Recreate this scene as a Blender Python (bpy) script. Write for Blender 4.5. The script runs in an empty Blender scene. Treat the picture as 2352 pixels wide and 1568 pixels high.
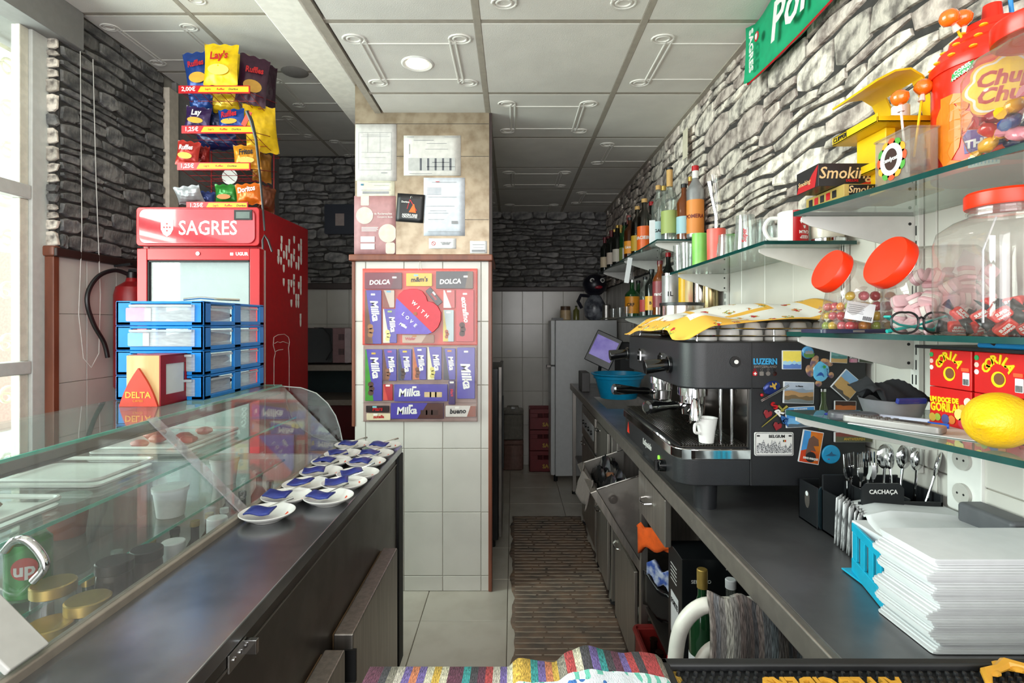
import bpy, bmesh, math, random
from mathutils import Vector, Matrix, Euler
S = bpy.context.scene
COL = S.collection
PI = math.pi
# ---------------------------------------------------------------- camera, world, lights, exposure
F, VX, VY, EYE = 1235.0, 1178.0, 742.0, 1.40
cam = bpy.data.objects.new('camera', bpy.data.cameras.new('camera'))
COL.objects.link(cam)
cam.location = (0, 0, EYE); cam.rotation_euler = (PI/2, 0, 0)
cam.data.sensor_width = 36; cam.data.lens = F/2352*36
cam.data.shift_x = -(VX-1176)/2352; cam.data.shift_y = -(784-VY)/2352
cam.data.clip_start = .02
S.camera = cam
S.view_settings.view_transform = 'Standard'; S.view_settings.look = 'None'
S.view_settings.gamma = 1; S.view_settings.use_curve_mapping = False
S.view_settings.exposure = 0.30
S.cycles.use_denoising = True
S.cycles.max_bounces = 10; S.cycles.transparent_max_bounces = 24
S.cycles.diffuse_bounces = 4; S.cycles.glossy_bounces = 4; S.cycles.transmission_bounces = 6
S.cycles.caustics_reflective = False; S.cycles.caustics_refractive = False
S.cycles.sample_clamp_indirect = 6
w = bpy.data.worlds.new('sky'); S.world = w; w.use_nodes = True
bg = w.node_tree.nodes['Background']
bg.inputs[0].default_value = (.93, .97, 1, 1); bg.inputs[1].default_value = 2.7
def area(name, loc, rot, sx, sy, power, col=(1, 1, 1)):
    l = bpy.data.lights.new(name, 'AREA'); l.shape = 'RECTANGLE'; l.size = sx; l.size_y = sy
    l.energy = power; l.color = col
    o = bpy.data.objects.new(name, l); COL.objects.link(o); o.location = loc; o.rotation_euler = rot
    return o
area('window_daylight', (-3.3, 1.3, 2.1), (0, -PI/2, 0), 2.6, 2.6, 270, (1, .985, .96))
area('street_daylight', (.0, -2.2, 1.75), (PI/2, 0, 0), 3.4, 2.2, 62, (1, .965, .92))
# ---------------------------------------------------------------- helpers
def at(px, py, Y): return Vector(((px-VX)*Y/F, Y, EYE-(py-VY)*Y/F))
def lin(h):
    if isinstance(h, str):
        h = h.lstrip('#'); c = [int(h[i:i+2], 16)/255 for i in (0, 2, 4)]
    else: c = h
    return tuple(x/12.92 if x <= .04045 else ((x+.055)/1.055)**2.4 for x in c)
MATS = {}
def mat(key, col='#808080', rough=.5, metal=0, var=.06, vs=30, bump=0, bs=120, emit=0, rnd=0, coat=0, stretch=None, col2=None, lo=.4, hi=.6, spec=.5, bd=.002):
    if key in MATS: return MATS[key]
    m = bpy.data.materials.new(key); m.use_nodes = True; t = m.node_tree; n = t.nodes; L = t.links
    p = n['Principled BSDF']; p.inputs['Roughness'].default_value = rough; p.inputs['Metallic'].default_value = metal
    p.inputs['Coat Weight'].default_value = coat; p.inputs['Specular IOR Level'].default_value = spec
    c = lin(col)
    tc = n.new('ShaderNodeTexCoord'); src = tc.outputs['Object']
    if stretch:
        mp = n.new('ShaderNodeMapping'); mp.inputs['Scale'].default_value = stretch
        L.new(src, mp.inputs['Vector']); src = mp.outputs[0]
    nz = n.new('ShaderNodeTexNoise'); nz.inputs['Scale'].default_value = vs; nz.inputs['Detail'].default_value = 4
    L.new(src, nz.inputs['Vector'])
    rp = n.new('ShaderNodeValToRGB'); e = rp.color_ramp.elements
    e[0].position = lo; e[1].position = hi
    c2 = lin(col2) if col2 else tuple(min(1, x*(1+var)) for x in c)
    c1 = c if col2 else tuple(x*(1-var) for x in c)
    e[0].color = (*c1, 1); e[1].color = (*c2, 1)
    L.new(nz.outputs[0], rp.inputs[0]); out = rp.outputs[0]
    if rnd:
        oi = n.new('ShaderNodeObjectInfo'); mr = n.new('ShaderNodeMapRange')
        mr.inputs['To Min'].default_value = 1-rnd; mr.inputs['To Max'].default_value = 1+rnd
        L.new(oi.outputs['Random'], mr.inputs[0])
        hs = n.new('ShaderNodeHueSaturation'); L.new(mr.outputs[0], hs.inputs['Value']); L.new(out, hs.inputs['Color']); out = hs.outputs[0]
    L.new(out, p.inputs['Base Color'])
    if bump:
        b = n.new('ShaderNodeBump'); b.inputs['Strength'].default_value = bump; b.inputs['Distance'].default_value = bd
        nb = n.new('ShaderNodeTexNoise'); nb.inputs['Scale'].default_value = bs; nb.inputs['Detail'].default_value = 3
        L.new(src, nb.inputs['Vector']); L.new(nb.outputs[0], b.inputs['Height']); L.new(b.outputs[0], p.inputs['Normal'])
    if emit:
        p.inputs['Emission Color'].default_value = (*c, 1); p.inputs['Emission Strength'].default_value = emit
    MATS[key] = m
    return m
def clear(key, tint='#f4faf8', gloss=.06, rough=.02, body=0, bodycol='#ffffff', fres=1.0):
    """thin clear sheet: fresnel mix of transparent and glossy, with an optional milky body"""
    if key in MATS: return MATS[key]
    m = bpy.data.materials.new(key); m.use_nodes = True; t = m.node_tree; n = t.nodes; L = t.links
    n.remove(n['Principled BSDF']); out = n['Material Output']
    tr = n.new('ShaderNodeBsdfTransparent'); tr.inputs[0].default_value = (*lin(tint), 1)
    gl = n.new('ShaderNodeBsdfGlossy'); gl.inputs['Roughness'].default_value = rough
    lw = n.new('ShaderNodeLayerWeight'); lw.inputs[0].default_value = .5
    pw = n.new('ShaderNodeMath'); pw.operation = 'POWER'; pw.inputs[1].default_value = 4.5
    L.new(lw.outputs['Facing'], pw.inputs[0])
    ad = n.new('ShaderNodeMath'); ad.operation = 'MULTIPLY_ADD'; ad.inputs[1].default_value = fres*.9; ad.inputs[2].default_value = gloss; ad.use_clamp = True
    L.new(pw.outputs[0], ad.inputs[0])
    mx = n.new('ShaderNodeMixShader'); L.new(ad.outputs[0], mx.inputs[0]); L.new(tr.outputs[0], mx.inputs[1]); L.new(gl.outputs[0], mx.inputs[2])
    last = mx.outputs[0]
    if body:
        df = n.new('ShaderNodeBsdfDiffuse'); df.inputs[0].default_value = (*lin(bodycol), 1)
        nz = n.new('ShaderNodeTexNoise'); nz.inputs['Scale'].default_value = 9
        mr = n.new('ShaderNodeMapRange'); mr.inputs['To Min'].default_value = body*.6; mr.inputs['To Max'].default_value = min(1, body*1.4)
        L.new(nz.outputs[0], mr.inputs[0])
        m2 = n.new('ShaderNodeMixShader'); L.new(mr.outputs[0], m2.inputs[0]); L.new(last, m2.inputs[1]); L.new(df.outputs[0], m2.inputs[2]); last = m2.outputs[0]
    L.new(last, out.inputs[0]); MATS[key] = m
    return m
def put(o, parent=None, loc=None, rot=None):
    COL.objects.link(o)
    if parent: o.parent = parent
    if loc is not None: o.location = loc
    if rot is not None: o.rotation_euler = rot
    return o
def tag(o, label, cat, group=None):
    o['label'] = label; o['category'] = cat
    if group: o['group'] = group
    return o
def thing(name, label, cat, loc=(0, 0, 0), rz=0, group=None, rot=None):
    o = bpy.data.objects.new(name, None); o.empty_display_size = .05
    put(o, None, loc, rot if rot else (0, 0, rz))
    return tag(o, label, cat, group)
def dup(root, loc=None, rz=None, label=None, rot=None, group=None, scale=None):
    def rec(o, par):
        c = o.copy(); COL.objects.link(c)
        if par: c.parent = par
        for k in o.children: rec(k, c)
        return c
    r = rec(root, None)
    if loc is not None: r.location = loc
    if rz is not None: r.rotation_euler = (0, 0, rz)
    if rot is not None: r.rotation_euler = rot
    if label: r['label'] = label
    if group: r['group'] = group
    if scale: r.scale = scale
    return r
def curve_pts(pts, n=5):
    """smooth curve through points"""
    P = [Vector(p) for p in pts]; out = []
    for i in range(len(P)-1):
        a, b, c, d = P[max(i-1, 0)], P[i], P[i+1], P[min(i+2, len(P)-1)]
        for k in range(n):
            t = k/n; out.append(.5*((2*b)+(c-a)*t+(2*a-5*b+4*c-d)*t*t+(3*b-a-3*c+d)*t*t*t))
    return out+[P[-1]]
class MB:
    def __init__(s): s.v = []; s.f = []
    def add(s, vs, fs, M=None):
        k = len(s.v)
        s.v += [tuple(M @ Vector(v)) if M else tuple(v) for v in vs]
        s.f += [tuple(i+k for i in f) for f in fs]
        return s
    def box(s, x0, x1, y0, y1, z0, z1, M=None):
        if x0 > x1: x0, x1 = x1, x0
        if y0 > y1: y0, y1 = y1, y0
        if z0 > z1: z0, z1 = z1, z0
        return s.add([(x0,y0,z0),(x1,y0,z0),(x1,y1,z0),(x0,y1,z0),(x0,y0,z1),(x1,y0,z1),(x1,y1,z1),(x0,y1,z1)],
              [(3,2,1,0),(4,5,6,7),(0,1,5,4),(1,2,6,5),(2,3,7,6),(3,0,4,7)], M)
    def lathe(s, prof, seg=20, c=(0,0,0), M=None, ell=1.0, cap=True):
        vs = []; fs = []; n = len(prof)
        for i in range(seg):
            a = 2*PI*i/seg
            for r, z in prof: vs.append((c[0]+r*math.cos(a), c[1]+r*math.sin(a)*ell, c[2]+z))
        for i in range(seg):
            j = (i+1) % seg
            for k in range(n-1): fs.append((i*n+k, j*n+k, j*n+k+1, i*n+k+1))
        if cap:
            if prof[0][0] > 1e-6: fs.append(tuple(i*n for i in reversed(range(seg))))
            if prof[-1][0] > 1e-6: fs.append(tuple(i*n+n-1 for i in range(seg)))
        return s.add(vs, fs, M)
    def cyl(s, p0, p1, r0, r1=None, seg=12):
        r1 = r0 if r1 is None else r1
        p0 = Vector(p0); p1 = Vector(p1); d = p1-p0
        q = d.to_track_quat('Z', 'Y').to_matrix().to_4x4(); q.translation = p0
        return s.lathe([(r0, 0), (r1, d.length)], seg, M=q)
    def tube(s, pts, r, seg=8, closed=False):
        pts = [Vector(p) for p in pts]; n = len(pts); vs = []; fs = []
        rr = r if isinstance(r, (list, tuple)) else [r]*n
        up = None
        for i, p in enumerate(pts):
            if closed: d = pts[(i+1) % n]-pts[i-1]
            else: d = pts[min(i+1, n-1)]-pts[max(i-1, 0)]
            d.normalize()
            if up is None: up = Vector((0, 0, 1)) if abs(d.z) < .9 else Vector((1, 0, 0))
            a = d.cross(up).normalized(); b = a.cross(d).normalized(); up = b
            for k in range(seg):
                t = 2*PI*k/seg; vs.append(p+(a*math.cos(t)+b*math.sin(t))*rr[i])
        m = n if closed else n-1
        for i in range(m):
            j = (i+1) % n
            for k in range(seg):
                l = (k+1) % seg; fs.append((i*seg+k, j*seg+k, j*seg+l, i*seg+l))
        if not closed:
            fs.append(tuple(reversed(range(seg)))); fs.append(tuple((n-1)*seg+k for k in range(seg)))
        return s.add(vs, fs)
    def prism(s, poly, z0, z1, M=None):
        n = len(poly)
        return s.add([(x, y, z0) for x, y in poly]+[(x, y, z1) for x, y in poly],
            [tuple(reversed(range(n))), tuple(range(n, 2*n))]+[(i, (i+1) % n, n+(i+1) % n, n+i) for i in range(n)], M)
    def ball(s, c, r, sx=1, sy=1, sz=1, u=14, v=9, M=None, jit=0, seed=0):
        R = random.Random(seed); vs = [(c[0], c[1], c[2]-r*sz)]
        for j in range(1, v):
            a = -PI/2+PI*j/v
            for i in range(u):
                b = 2*PI*i/u; q = 1+R.uniform(-jit, jit)
                vs.append((c[0]+r*sx*q*math.cos(a)*math.cos(b), c[1]+r*sy*q*math.cos(a)*math.sin(b), c[2]+r*sz*q*math.sin(a)))
        vs.append((c[0], c[1], c[2]+r*sz)); fs = []
        for i in range(u):
            k = (i+1) % u; fs.append((0, 1+k, 1+i)); e = 1+(v-2)*u; fs.append((len(vs)-1, e+i, e+k))
            for j in range(v-2): fs.append((1+j*u+i, 1+j*u+k, 1+(j+1)*u+k, 1+(j+1)*u+i))
        return s.add(vs, fs, M)
    def grid(s, fn, nu, nv, thick=0):
        """fn(u,v)->point, u,v in 0..1"""
        vs = [fn(i/nu, j/nv) for j in range(nv+1) for i in range(nu+1)]; w = nu+1
        fs = [(j*w+i, j*w+i+1, (j+1)*w+i+1, (j+1)*w+i) for j in range(nv) for i in range(nu)]
        return s.add(vs, fs)
    def data(s, name, m, smooth=True, ang=35):
        me = bpy.data.meshes.new(name); me.from_pydata(s.v, [], s.f); me.update()
        if smooth:
            me.shade_smooth(); me.set_sharp_from_angle(angle=math.radians(ang))
        me.materials.append(m)
        return me
    def build(s, name, m, parent=None, loc=None, rot=None, smooth=True, bevel=0, solid=0, sub=0, ang=35, segs=2):
        o = bpy.data.objects.new(name, s.data(name, m, smooth, ang)); put(o, parent, loc, rot)
        if solid:
            k = o.modifiers.new('solid', 'SOLIDIFY'); k.thickness = solid; k.offset = 0
        if bevel:
            k = o.modifiers.new('bevel', 'BEVEL'); k.width = bevel; k.segments = segs; k.limit_method = 'ANGLE'; k.angle_limit = math.radians(40)
            k.harden_normals = True
        if sub:
            k = o.modifiers.new('sub', 'SUBSURF'); k.levels = sub; k.render_levels = sub
        return o
def B(x0, x1, y0, y1, z0, z1): return MB().box(x0, x1, y0, y1, z0, z1)
def struct(o): o['kind'] = 'structure'; return o
def stuff(o): o['kind'] = 'stuff'; return o
def rrect(w, h, r, n=4, cx=0, cy=0):
    p = []
    for (sx, sy, a0) in ((1, 1, 0), (-1, 1, PI/2), (-1, -1, PI), (1, -1, 1.5*PI)):
        for i in range(n+1):
            a = a0+PI/2*i/n; p.append((cx+sx*(w/2-r)+r*math.cos(a), cy+sy*(h/2-r)+r*math.sin(a)))
    return p
FR = Matrix(((1,0,0,0),(0,0,-1,0),(0,1,0,0),(0,0,0,1)))   # drawing plane (x,y)->(x,z), outwards to -Y
def slab(poly, d=.0006, M=None): return MB().prism(poly, 0, d, (M or Matrix())@FR)
def wrapmesh(me, R, off=0):
    for v in me.vertices:
        a = v.co.x/R; r = R-v.co.y+off
        v.co = (math.sin(a)*r, -math.cos(a)*r, v.co.z)
    me.update()
def decal(name, poly, m, parent, loc=(0,0,0), d=.0006, rot=None, wrap=None):
    """flat print cut to shape, lying on the front (-Y) of its parent"""
    mb = slab(poly, d)
    if not wrap: return mb.build(name, m, parent, loc, rot, smooth=False)
    me = mb.data(name, m, False); bm = bmesh.new(); bm.from_mesh(me)
    xs = [v.co.x for v in bm.verts]; x = min(xs)+wrap*.12
    while x < max(xs):
        bmesh.ops.bisect_plane(bm, geom=bm.verts[:]+bm.edges[:]+bm.faces[:], plane_co=(x, 0, 0), plane_no=(1, 0, 0)); x += wrap*.12
    bmesh.ops.triangulate(bm, faces=bm.faces[:]); 
    bmesh.ops.translate(bm, verts=bm.verts[:], vec=(loc[0], 0, 0))
    bm.to_mesh(me); bm.free(); wrapmesh(me, wrap)
    o = bpy.data.objects.new(name, me); put(o, parent, (0, loc[1], loc[2])); return o
def text(s, size, m, parent, loc, rot=(PI/2, 0, 0), name='lettering', ax='CENTER', d=.0004, sx=1.0, shear=0, bold=0, wrap=None, sp=1.0):
    cu = bpy.data.curves.new(name, 'FONT'); cu.body = s; cu.size = size; cu.align_x = ax; cu.align_y = 'CENTER'
    cu.extrude = d; cu.shear = shear; cu.offset = bold*size; cu.resolution_u = 2; cu.space_character = sp
    o = bpy.data.objects.new(name, cu); me = bpy.data.meshes.new_from_object(o)
    bpy.data.objects.remove(o); bpy.data.curves.remove(cu)
    for v in me.vertices: v.co.x *= sx
    me.materials.clear(); me.materials.append(m)
    if wrap:
        R = Euler(rot).to_matrix()
        for v in me.vertices: v.co = R @ v.co + Vector((loc[0], 0, 0))
        wrapmesh(me, wrap); return put(bpy.data.objects.new(name, me), parent, (0, loc[1], loc[2]))
    return put(bpy.data.objects.new(name, me), parent, loc, rot)
def circle(r, n=20, cx=0, cy=0, ry=None): return [(cx+r*math.cos(2*PI*i/n), cy+(ry or r)*math.sin(2*PI*i/n)) for i in range(n)]
# ---------------------------------------------------------------- materials of the setting
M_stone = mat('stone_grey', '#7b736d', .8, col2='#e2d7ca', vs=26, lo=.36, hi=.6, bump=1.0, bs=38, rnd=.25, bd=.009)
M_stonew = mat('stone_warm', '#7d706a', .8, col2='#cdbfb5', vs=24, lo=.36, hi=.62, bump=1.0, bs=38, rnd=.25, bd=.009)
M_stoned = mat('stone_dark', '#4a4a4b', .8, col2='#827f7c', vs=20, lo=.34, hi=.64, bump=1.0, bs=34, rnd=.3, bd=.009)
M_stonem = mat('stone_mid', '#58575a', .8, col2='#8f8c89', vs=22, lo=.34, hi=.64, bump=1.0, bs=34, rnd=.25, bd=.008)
M_grout = mat('dark_grout', '#3b3836', .9, var=.2)
M_tile = mat('white_wall_tile', '#cbc7c0', .22, var=.03, vs=5, rnd=.03)
M_joint = mat('tile_joint', '#a39d93', .8)
M_ftile = mat('beige_floor_tile', '#c2bcb1', .34, col2='#b4ada1', vs=7, lo=.45, hi=.75, rnd=.035)
M_fjoint = mat('floor_joint', '#6b6358', .85)
M_panel = mat('ceiling_panel', '#dad6cf', .85, var=.03, vs=6, bump=.35, bs=260, rnd=.02)
M_grid = mat('ceiling_grid', '#a49c90', .55, var=.05)
M_beam = mat('white_plaster', '#f3eee4', .8, var=.04, bump=.3, bs=30)
M_grey = mat('grey_plaster', '#8a8785', .8, var=.05)
M_wood = mat('mahogany_trim', '#6a3a2a', .38, col2='#7d4733', vs=20, stretch=(1, 1, .15))
M_woodd = mat('dark_wood_rail', '#33221f', .45)
M_alu = mat('white_aluminium', '#c6c6c2', .4, var=.03)
M_steel = mat('brushed_steel', '#b3b0ac', .36, 1, var=.08, vs=14, stretch=(1, .05, 1))
M_steelv = mat('brushed_steel_upright', '#b5afa8', .42, 1, var=.1, vs=14, stretch=(6, 6, .3))
M_steeld = mat('dark_steel', '#76716d', .4, 1, var=.1, vs=10)
M_chrome = mat('chrome', '#d6d6d8', .09, 1, var=.02)
M_black = mat('black_plastic', '#17181a', .35, var=.1)
M_blackm = mat('black_matte', '#141416', .65, var=.1)
M_white = mat('white_gloss', '#e4e3df', .25, var=.02)
M_paper = mat('white_paper', '#d9dadc', .75, var=.02)
M_red = mat('red_gloss', '#b5121b', .28, var=.04)
M_glass = clear('clear_glass', '#eef8f5', .05)
M_gedge = mat('green_glass_edge', '#12403c', .15, var=.1)
# ---------------------------------------------------------------- tiles and stones
_tc = {}
def tile_mesh(w, h, t, m, ch=.002):
    k = (round(w, 4), round(h, 4), t, m.name)
    if k not in _tc:
        a, b = w/2, h/2
        vs = [(-a,-b,0),(a,-b,0),(a,b,0),(-a,b,0),(-a,-b,t-ch),(a,-b,t-ch),(a,b,t-ch),(-a,b,t-ch),(-a+ch,-b+ch,t),(a-ch,-b+ch,t),(a-ch,b-ch,t),(-a+ch,b-ch,t)]
        fs = [(8,9,10,11)]+[(i,(i+1)%4,4+(i+1)%4,4+i) for i in range(4)]+[(4+i,4+(i+1)%4,8+(i+1)%4,8+i) for i in range(4)]
        _tc[k] = MB().add(vs, fs).data('tile', m, False)
    return _tc[k]
def tiles(parent, O, U, V, us, vs, t, gap, m, name='tile'):
    """parts laid on the plane O + u*U + v*V; us, vs are the joint positions"""
    O, U, V = Vector(O), Vector(U), Vector(V); N = U.cross(V)
    R = Matrix((U, V, N)).transposed().to_euler()
    out = []
    for i in range(len(us)-1):
        for j in range(len(vs)-1):
            w = us[i+1]-us[i]-gap; h = vs[j+1]-vs[j]-gap
            if w < .004 or h < .004: continue
            o = bpy.data.objects.new(name, tile_mesh(w, h, t, m)); put(o, parent, O+U*((us[i]+us[i+1])/2)+V*((vs[j]+vs[j+1])/2), R)
            out.append(o)
    return out
def steps(a, b, s, o=0):
    """joint positions from a to b with pitch s, one joint at o"""
    k = math.ceil((a-o)/s+1e-6); r = [a]
    while o+k*s < b-.003:
        if o+k*s > a+.003: r.append(o+k*s)
        k += 1
    return r+[b]
def stones(parent, O, U, V, w, h, seed, mats, hmin=.036, hmax=.085, lmin=.10, lmax=.30, depth=.016):
    R = random.Random(seed); O, U, V = Vector(O), Vector(U), Vector(V); N = U.cross(V)
    rows = [0]; 
    while rows[-1] < h-hmin*1.2:
        rows.append(rows[-1]+R.uniform(hmin, hmax)*1.25)
    rows[-1] = h; n = 0; k = len(rows)
    ph = [(R.uniform(0, 6), R.uniform(8, 16), R.uniform(.004, .012)) if 0 < i < k-1 else (0, 1, 0) for i in range(k)]
    yb = lambda i, u: rows[i]+ph[i][2]*math.sin(u*ph[i][1]+ph[i][0])
    for i in range(k-1):
        u = -R.uniform(0, .1)
        while u < w-.015:
            L = R.uniform(lmin, lmax); u1 = min(u+L, w)
            if w-u1 < .05: u1 = w
            a = max(u, 0); u = u1
            if u1-a < .02: continue
            cells = [(0, 1)]
            if yb(i+1, a)-yb(i, a) > .062 and R.random() < .38:
                c = R.uniform(.38, .62); cells = [(0, c), (c, 1)]
            for (c0, c1) in cells:
                sub = [(a, u1)]
                if u1-a > .2 and len(cells) > 1 and R.random() < .6:
                    q = a+(u1-a)*R.uniform(.35, .65); sub = [(a, q), (q, u1)]
                for (p, q) in sub:
                    g = R.uniform(.0015, .004)
                    pts = []
                    nseg = 4
                    sl0, sl1 = R.uniform(-.012, .012), R.uniform(-.012, .012)
                    for t in range(nseg+1):
                        x = p+g+(q-p-2*g)*t/nseg; lo, hi = yb(i, x), yb(i+1, x); y = lo+(hi-lo)*c0+g
                        e = .2 if t in (0, nseg) else 0
                        pts.append((x+(sl0 if t == 0 else sl1 if t == nseg else 0)*.5+R.uniform(-.004, .004), y+e*(hi-lo)*(c1-c0)*R.uniform(.3, 1)+R.uniform(0, .004)))
                    for t in range(nseg, -1, -1):
                        x = p+g+(q-p-2*g)*t/nseg; lo, hi = yb(i, x), yb(i+1, x); y = lo+(hi-lo)*c1-g
                        e = .2 if t in (0, nseg) else 0
                        pts.append((x-(sl0 if t == 0 else sl1 if t == nseg else 0)*.5+R.uniform(-.004, .004), y-e*(hi-lo)*(c1-c0)*R.uniform(.3, 1)-R.uniform(0, .004)))
                    cx = sum(x for x, y in pts)/len(pts); cy = sum(y for x, y in pts)/len(pts)
                    m = len(pts); d = depth*R.uniform(.55, 1.1)
                    vs = [(x-cx, y-cy, 0) for x, y in pts]+[((x-cx)*.985, (y-cy)*.96, d*.75) for x, y in pts]+[((x-cx)*.93+R.uniform(-.004, .004), (y-cy)*.82+R.uniform(-.003, .003), d*R.uniform(.85, 1.15)) for x, y in pts]
                    vs.append((R.uniform(-.2, .2)*(q-p), 0, d*R.uniform(.9, 1.25)))
                    fs = [(s, (s+1) % m, m+(s+1) % m, m+s) for s in range(m)]+[(m+s, m+(s+1) % m, 2*m+(s+1) % m, 2*m+s) for s in range(m)]+[(2*m+s, 2*m+(s+1) % m, 3*m) for s in range(m)]
                    me = MB().add(vs, fs).data('stone', mats[0] if R.random() > .3 else mats[1], True, 14)
                    o = bpy.data.objects.new('stone', me)
                    put(o, parent, O+U*cx+V*cy, Matrix((U, V, N)).transposed().to_euler()); n += 1
    return n
# ---------------------------------------------------------------- floor
WR, WL, YB, YBL, YP = .93, -2.16, 5.33, 4.93, 2.81
ZR, ZL = 2.50, 2.93
RAIL = EYE+.345
floor = struct(B(-2.6, 1.1, -1.6, 5.6, -.08, -.006).build('floor', M_fjoint))
tiles(floor, (0, 0, -.006), (1, 0, 0), (0, 1, 0), steps(-1.66, .93, .411, -.437), steps(.9, 5.33, .411, 2.53), .006, .003, M_ftile)
# ---------------------------------------------------------------- walls
def wall(name, mb, m): return struct(mb.build(name, m, smooth=False))
wr = wall('wall_right', B(WR+.01, WR+.14, -1.2, YB+.12, 0, 2.75), M_joint)
tiles(wr, (WR+.01, YB, 0), (0, -1, 0), (0, 0, 1), steps(0, YB-.3, .2023, .1), steps(.24, RAIL-.005, .333, RAIL-.005), .006, .0025, M_tile)
rb = B(WR+.004, WR+.02, .7, YB, RAIL-.004, ZR+.02).build('mortar_bed', M_grout, wr)
ns = stones(wr, (WR+.005, YB, RAIL), (0, -1, 0), (0, 0, 1), YB-.8, ZR-RAIL+.01, 4, (M_stone, M_stonew), .04, .088, .15, .36)
wb = wall('wall_back', B(-.5, WR+.14, YB+.01, YB+.12, 0, 2.75), M_joint)
tiles(wb, (-.45, YB+.01, 0), (1, 0, 0), (0, 0, 1), steps(0, 1.38, .2023, .14), steps(0.0, RAIL-.02, .333, RAIL-.02), .006, .0025, M_tile)
B(-.5, WR, YB, YB+.012, RAIL, ZR).build('mortar_bed', M_grout, wb)
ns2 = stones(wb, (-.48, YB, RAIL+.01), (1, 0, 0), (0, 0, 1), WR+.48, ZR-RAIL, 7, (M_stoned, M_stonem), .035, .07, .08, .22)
wbl = wall('wall_back_left', B(-2.3, -.5, YBL+.01, YBL+.1, 0, 3.1), M_joint)
tiles(wbl, (-2.16, YBL+.01, 0), (1, 0, 0), (0, 0, 1), steps(0, 1.6, .2023, .05), steps(.4, RAIL-.02, .333, RAIL-.02), .006, .0025, M_tile)
B(-2.16, -.51, YBL, YBL+.012, RAIL, ZL).build('mortar_bed', M_grout, wbl)
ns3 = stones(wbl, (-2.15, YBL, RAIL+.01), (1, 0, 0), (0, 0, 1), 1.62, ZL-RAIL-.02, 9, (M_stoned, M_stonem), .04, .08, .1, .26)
wall('wall_passage', B(-.56, -.5, 3.4, YB+.1, 0, 2.75), M_tile)
wl = wall('wall_left', B(WL-.14, WL-.01, 2.56, YBL+.1, 0, 3.1), M_joint)
tiles(wl, (WL-.01, 2.56, 0), (0, 1, 0), (0, 0, 1), steps(0, .9, .2023, .17), steps(.4, RAIL-.01, .333, RAIL-.3), .006, .0025, M_tile)
B(WL-.012, WL-.002, 2.56, 3.33, RAIL, ZL).build('mortar_bed', M_grout, wl)
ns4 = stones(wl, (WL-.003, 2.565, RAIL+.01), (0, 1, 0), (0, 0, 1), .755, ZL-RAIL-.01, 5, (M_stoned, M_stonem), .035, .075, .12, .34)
# the return of the stone wall beside the window, facing the bar
B(-2.25, WL-.01, 2.548, 2.562, RAIL, ZL).build('mortar_bed', M_grout, wl)
stones(wl, (-2.24, 2.55, RAIL+.01), (1, 0, 0), (0, 0, 1), .09, ZL-RAIL-.02, 15, (M_stone, M_stoned), .04, .07, .07, .1)
tiles(wl, (-2.245, 2.552, 0), (1, 0, 0), (0, 0, 1), [0, .045], steps(.4, RAIL-.01, .333, RAIL-.3), .006, .0025, M_tile)
struct(B(WL-.012, WL+.02, 3.42, YBL, 0, ZL).build('wall_left_plaster', M_grey))
struct(B(WL-.01, WL+.035, 3.325, 3.42, 0, 2.86).build('trim_1', mat('cream_post', '#d8cdbd', .5), bevel=.004))
# rails
struct(B(WL-.01, WL+.022, 2.52, 3.32, RAIL-.03, RAIL+.012).build('trim_2', M_woodd, bevel=.006))
struct(MB().box(-2.262, WL+.012, 2.515, 2.562, RAIL-.03, RAIL+.02).build('trim_3', M_wood, bevel=.01))
struct(B(-2.2, WL+.004, 2.525, 2.556, 0, RAIL-.03).build('trim_4', M_wood, bevel=.003))
struct(B(-2.15, -.52, YBL-.03, YBL+.01, RAIL-.035, RAIL+.02).build('trim_5', M_woodd, bevel=.006))
struct(B(-.5, WR, YB-.03, YB+.01, RAIL-.03, RAIL+.014).build('trim_6', M_woodd, bevel=.006))
struct(B(-.5, WR, YB-.012, YB+.01, .0, .09).build('baseboard_back', M_tile, bevel=.002))
# ---------------------------------------------------------------- pillar
PX0, PX1, PYD = -.827, -.122, 3.25
pil = wall('wall_pillar', B(PX0+.006, PX1-.006, YP+.006, PYD, 0, 2.66), M_joint)
pf = YP+.006
def pz(py): return EYE-(py-VY)*YP/F
def pxx(px): return (px-VX)*YP/F
tiles(pil, (0, pf, 0), (1, 0, 0), (0, 0, 1), [PX0, pxx(840), pxx(928), pxx(1017), pxx(1105), PX1], [0]+[pz(y) for y in (1322, 1176, 1030, 884, 738, 600)], .006, .0028, M_tile)
tiles(pil, (PX1-.006, pf, 0), (0, 1, 0), (0, 0, 1), [0, .1, .3, .43], [0]+[pz(y) for y in (1322, 1176, 1030, 884, 738, 600)], .006, .0028, M_tile)
Rz0, Rz1 = pz(600), pz(585)
struct(MB().box(PX0-.024, PX1+.018, YP-.03, YP+.012, Rz0, Rz1).box(PX1-.01, PX1+.018, YP+.0125, PYD, Rz0, Rz1).box(PX0-.024, PX0+.01, YP+.0125, PYD, Rz0, Rz1).build('trim_7', M_wood, bevel=.007))
struct(B(PX1-.006, PX1+.014, YP-.008, YP+.03, 0.0, Rz0).build('trim_8', M_wood, bevel=.004))
struct(B(PX0-.014, PX0+.004, YP-.006, YP+.03, .86, Rz0).build('trim_9', M_wood, bevel=.004))
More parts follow.
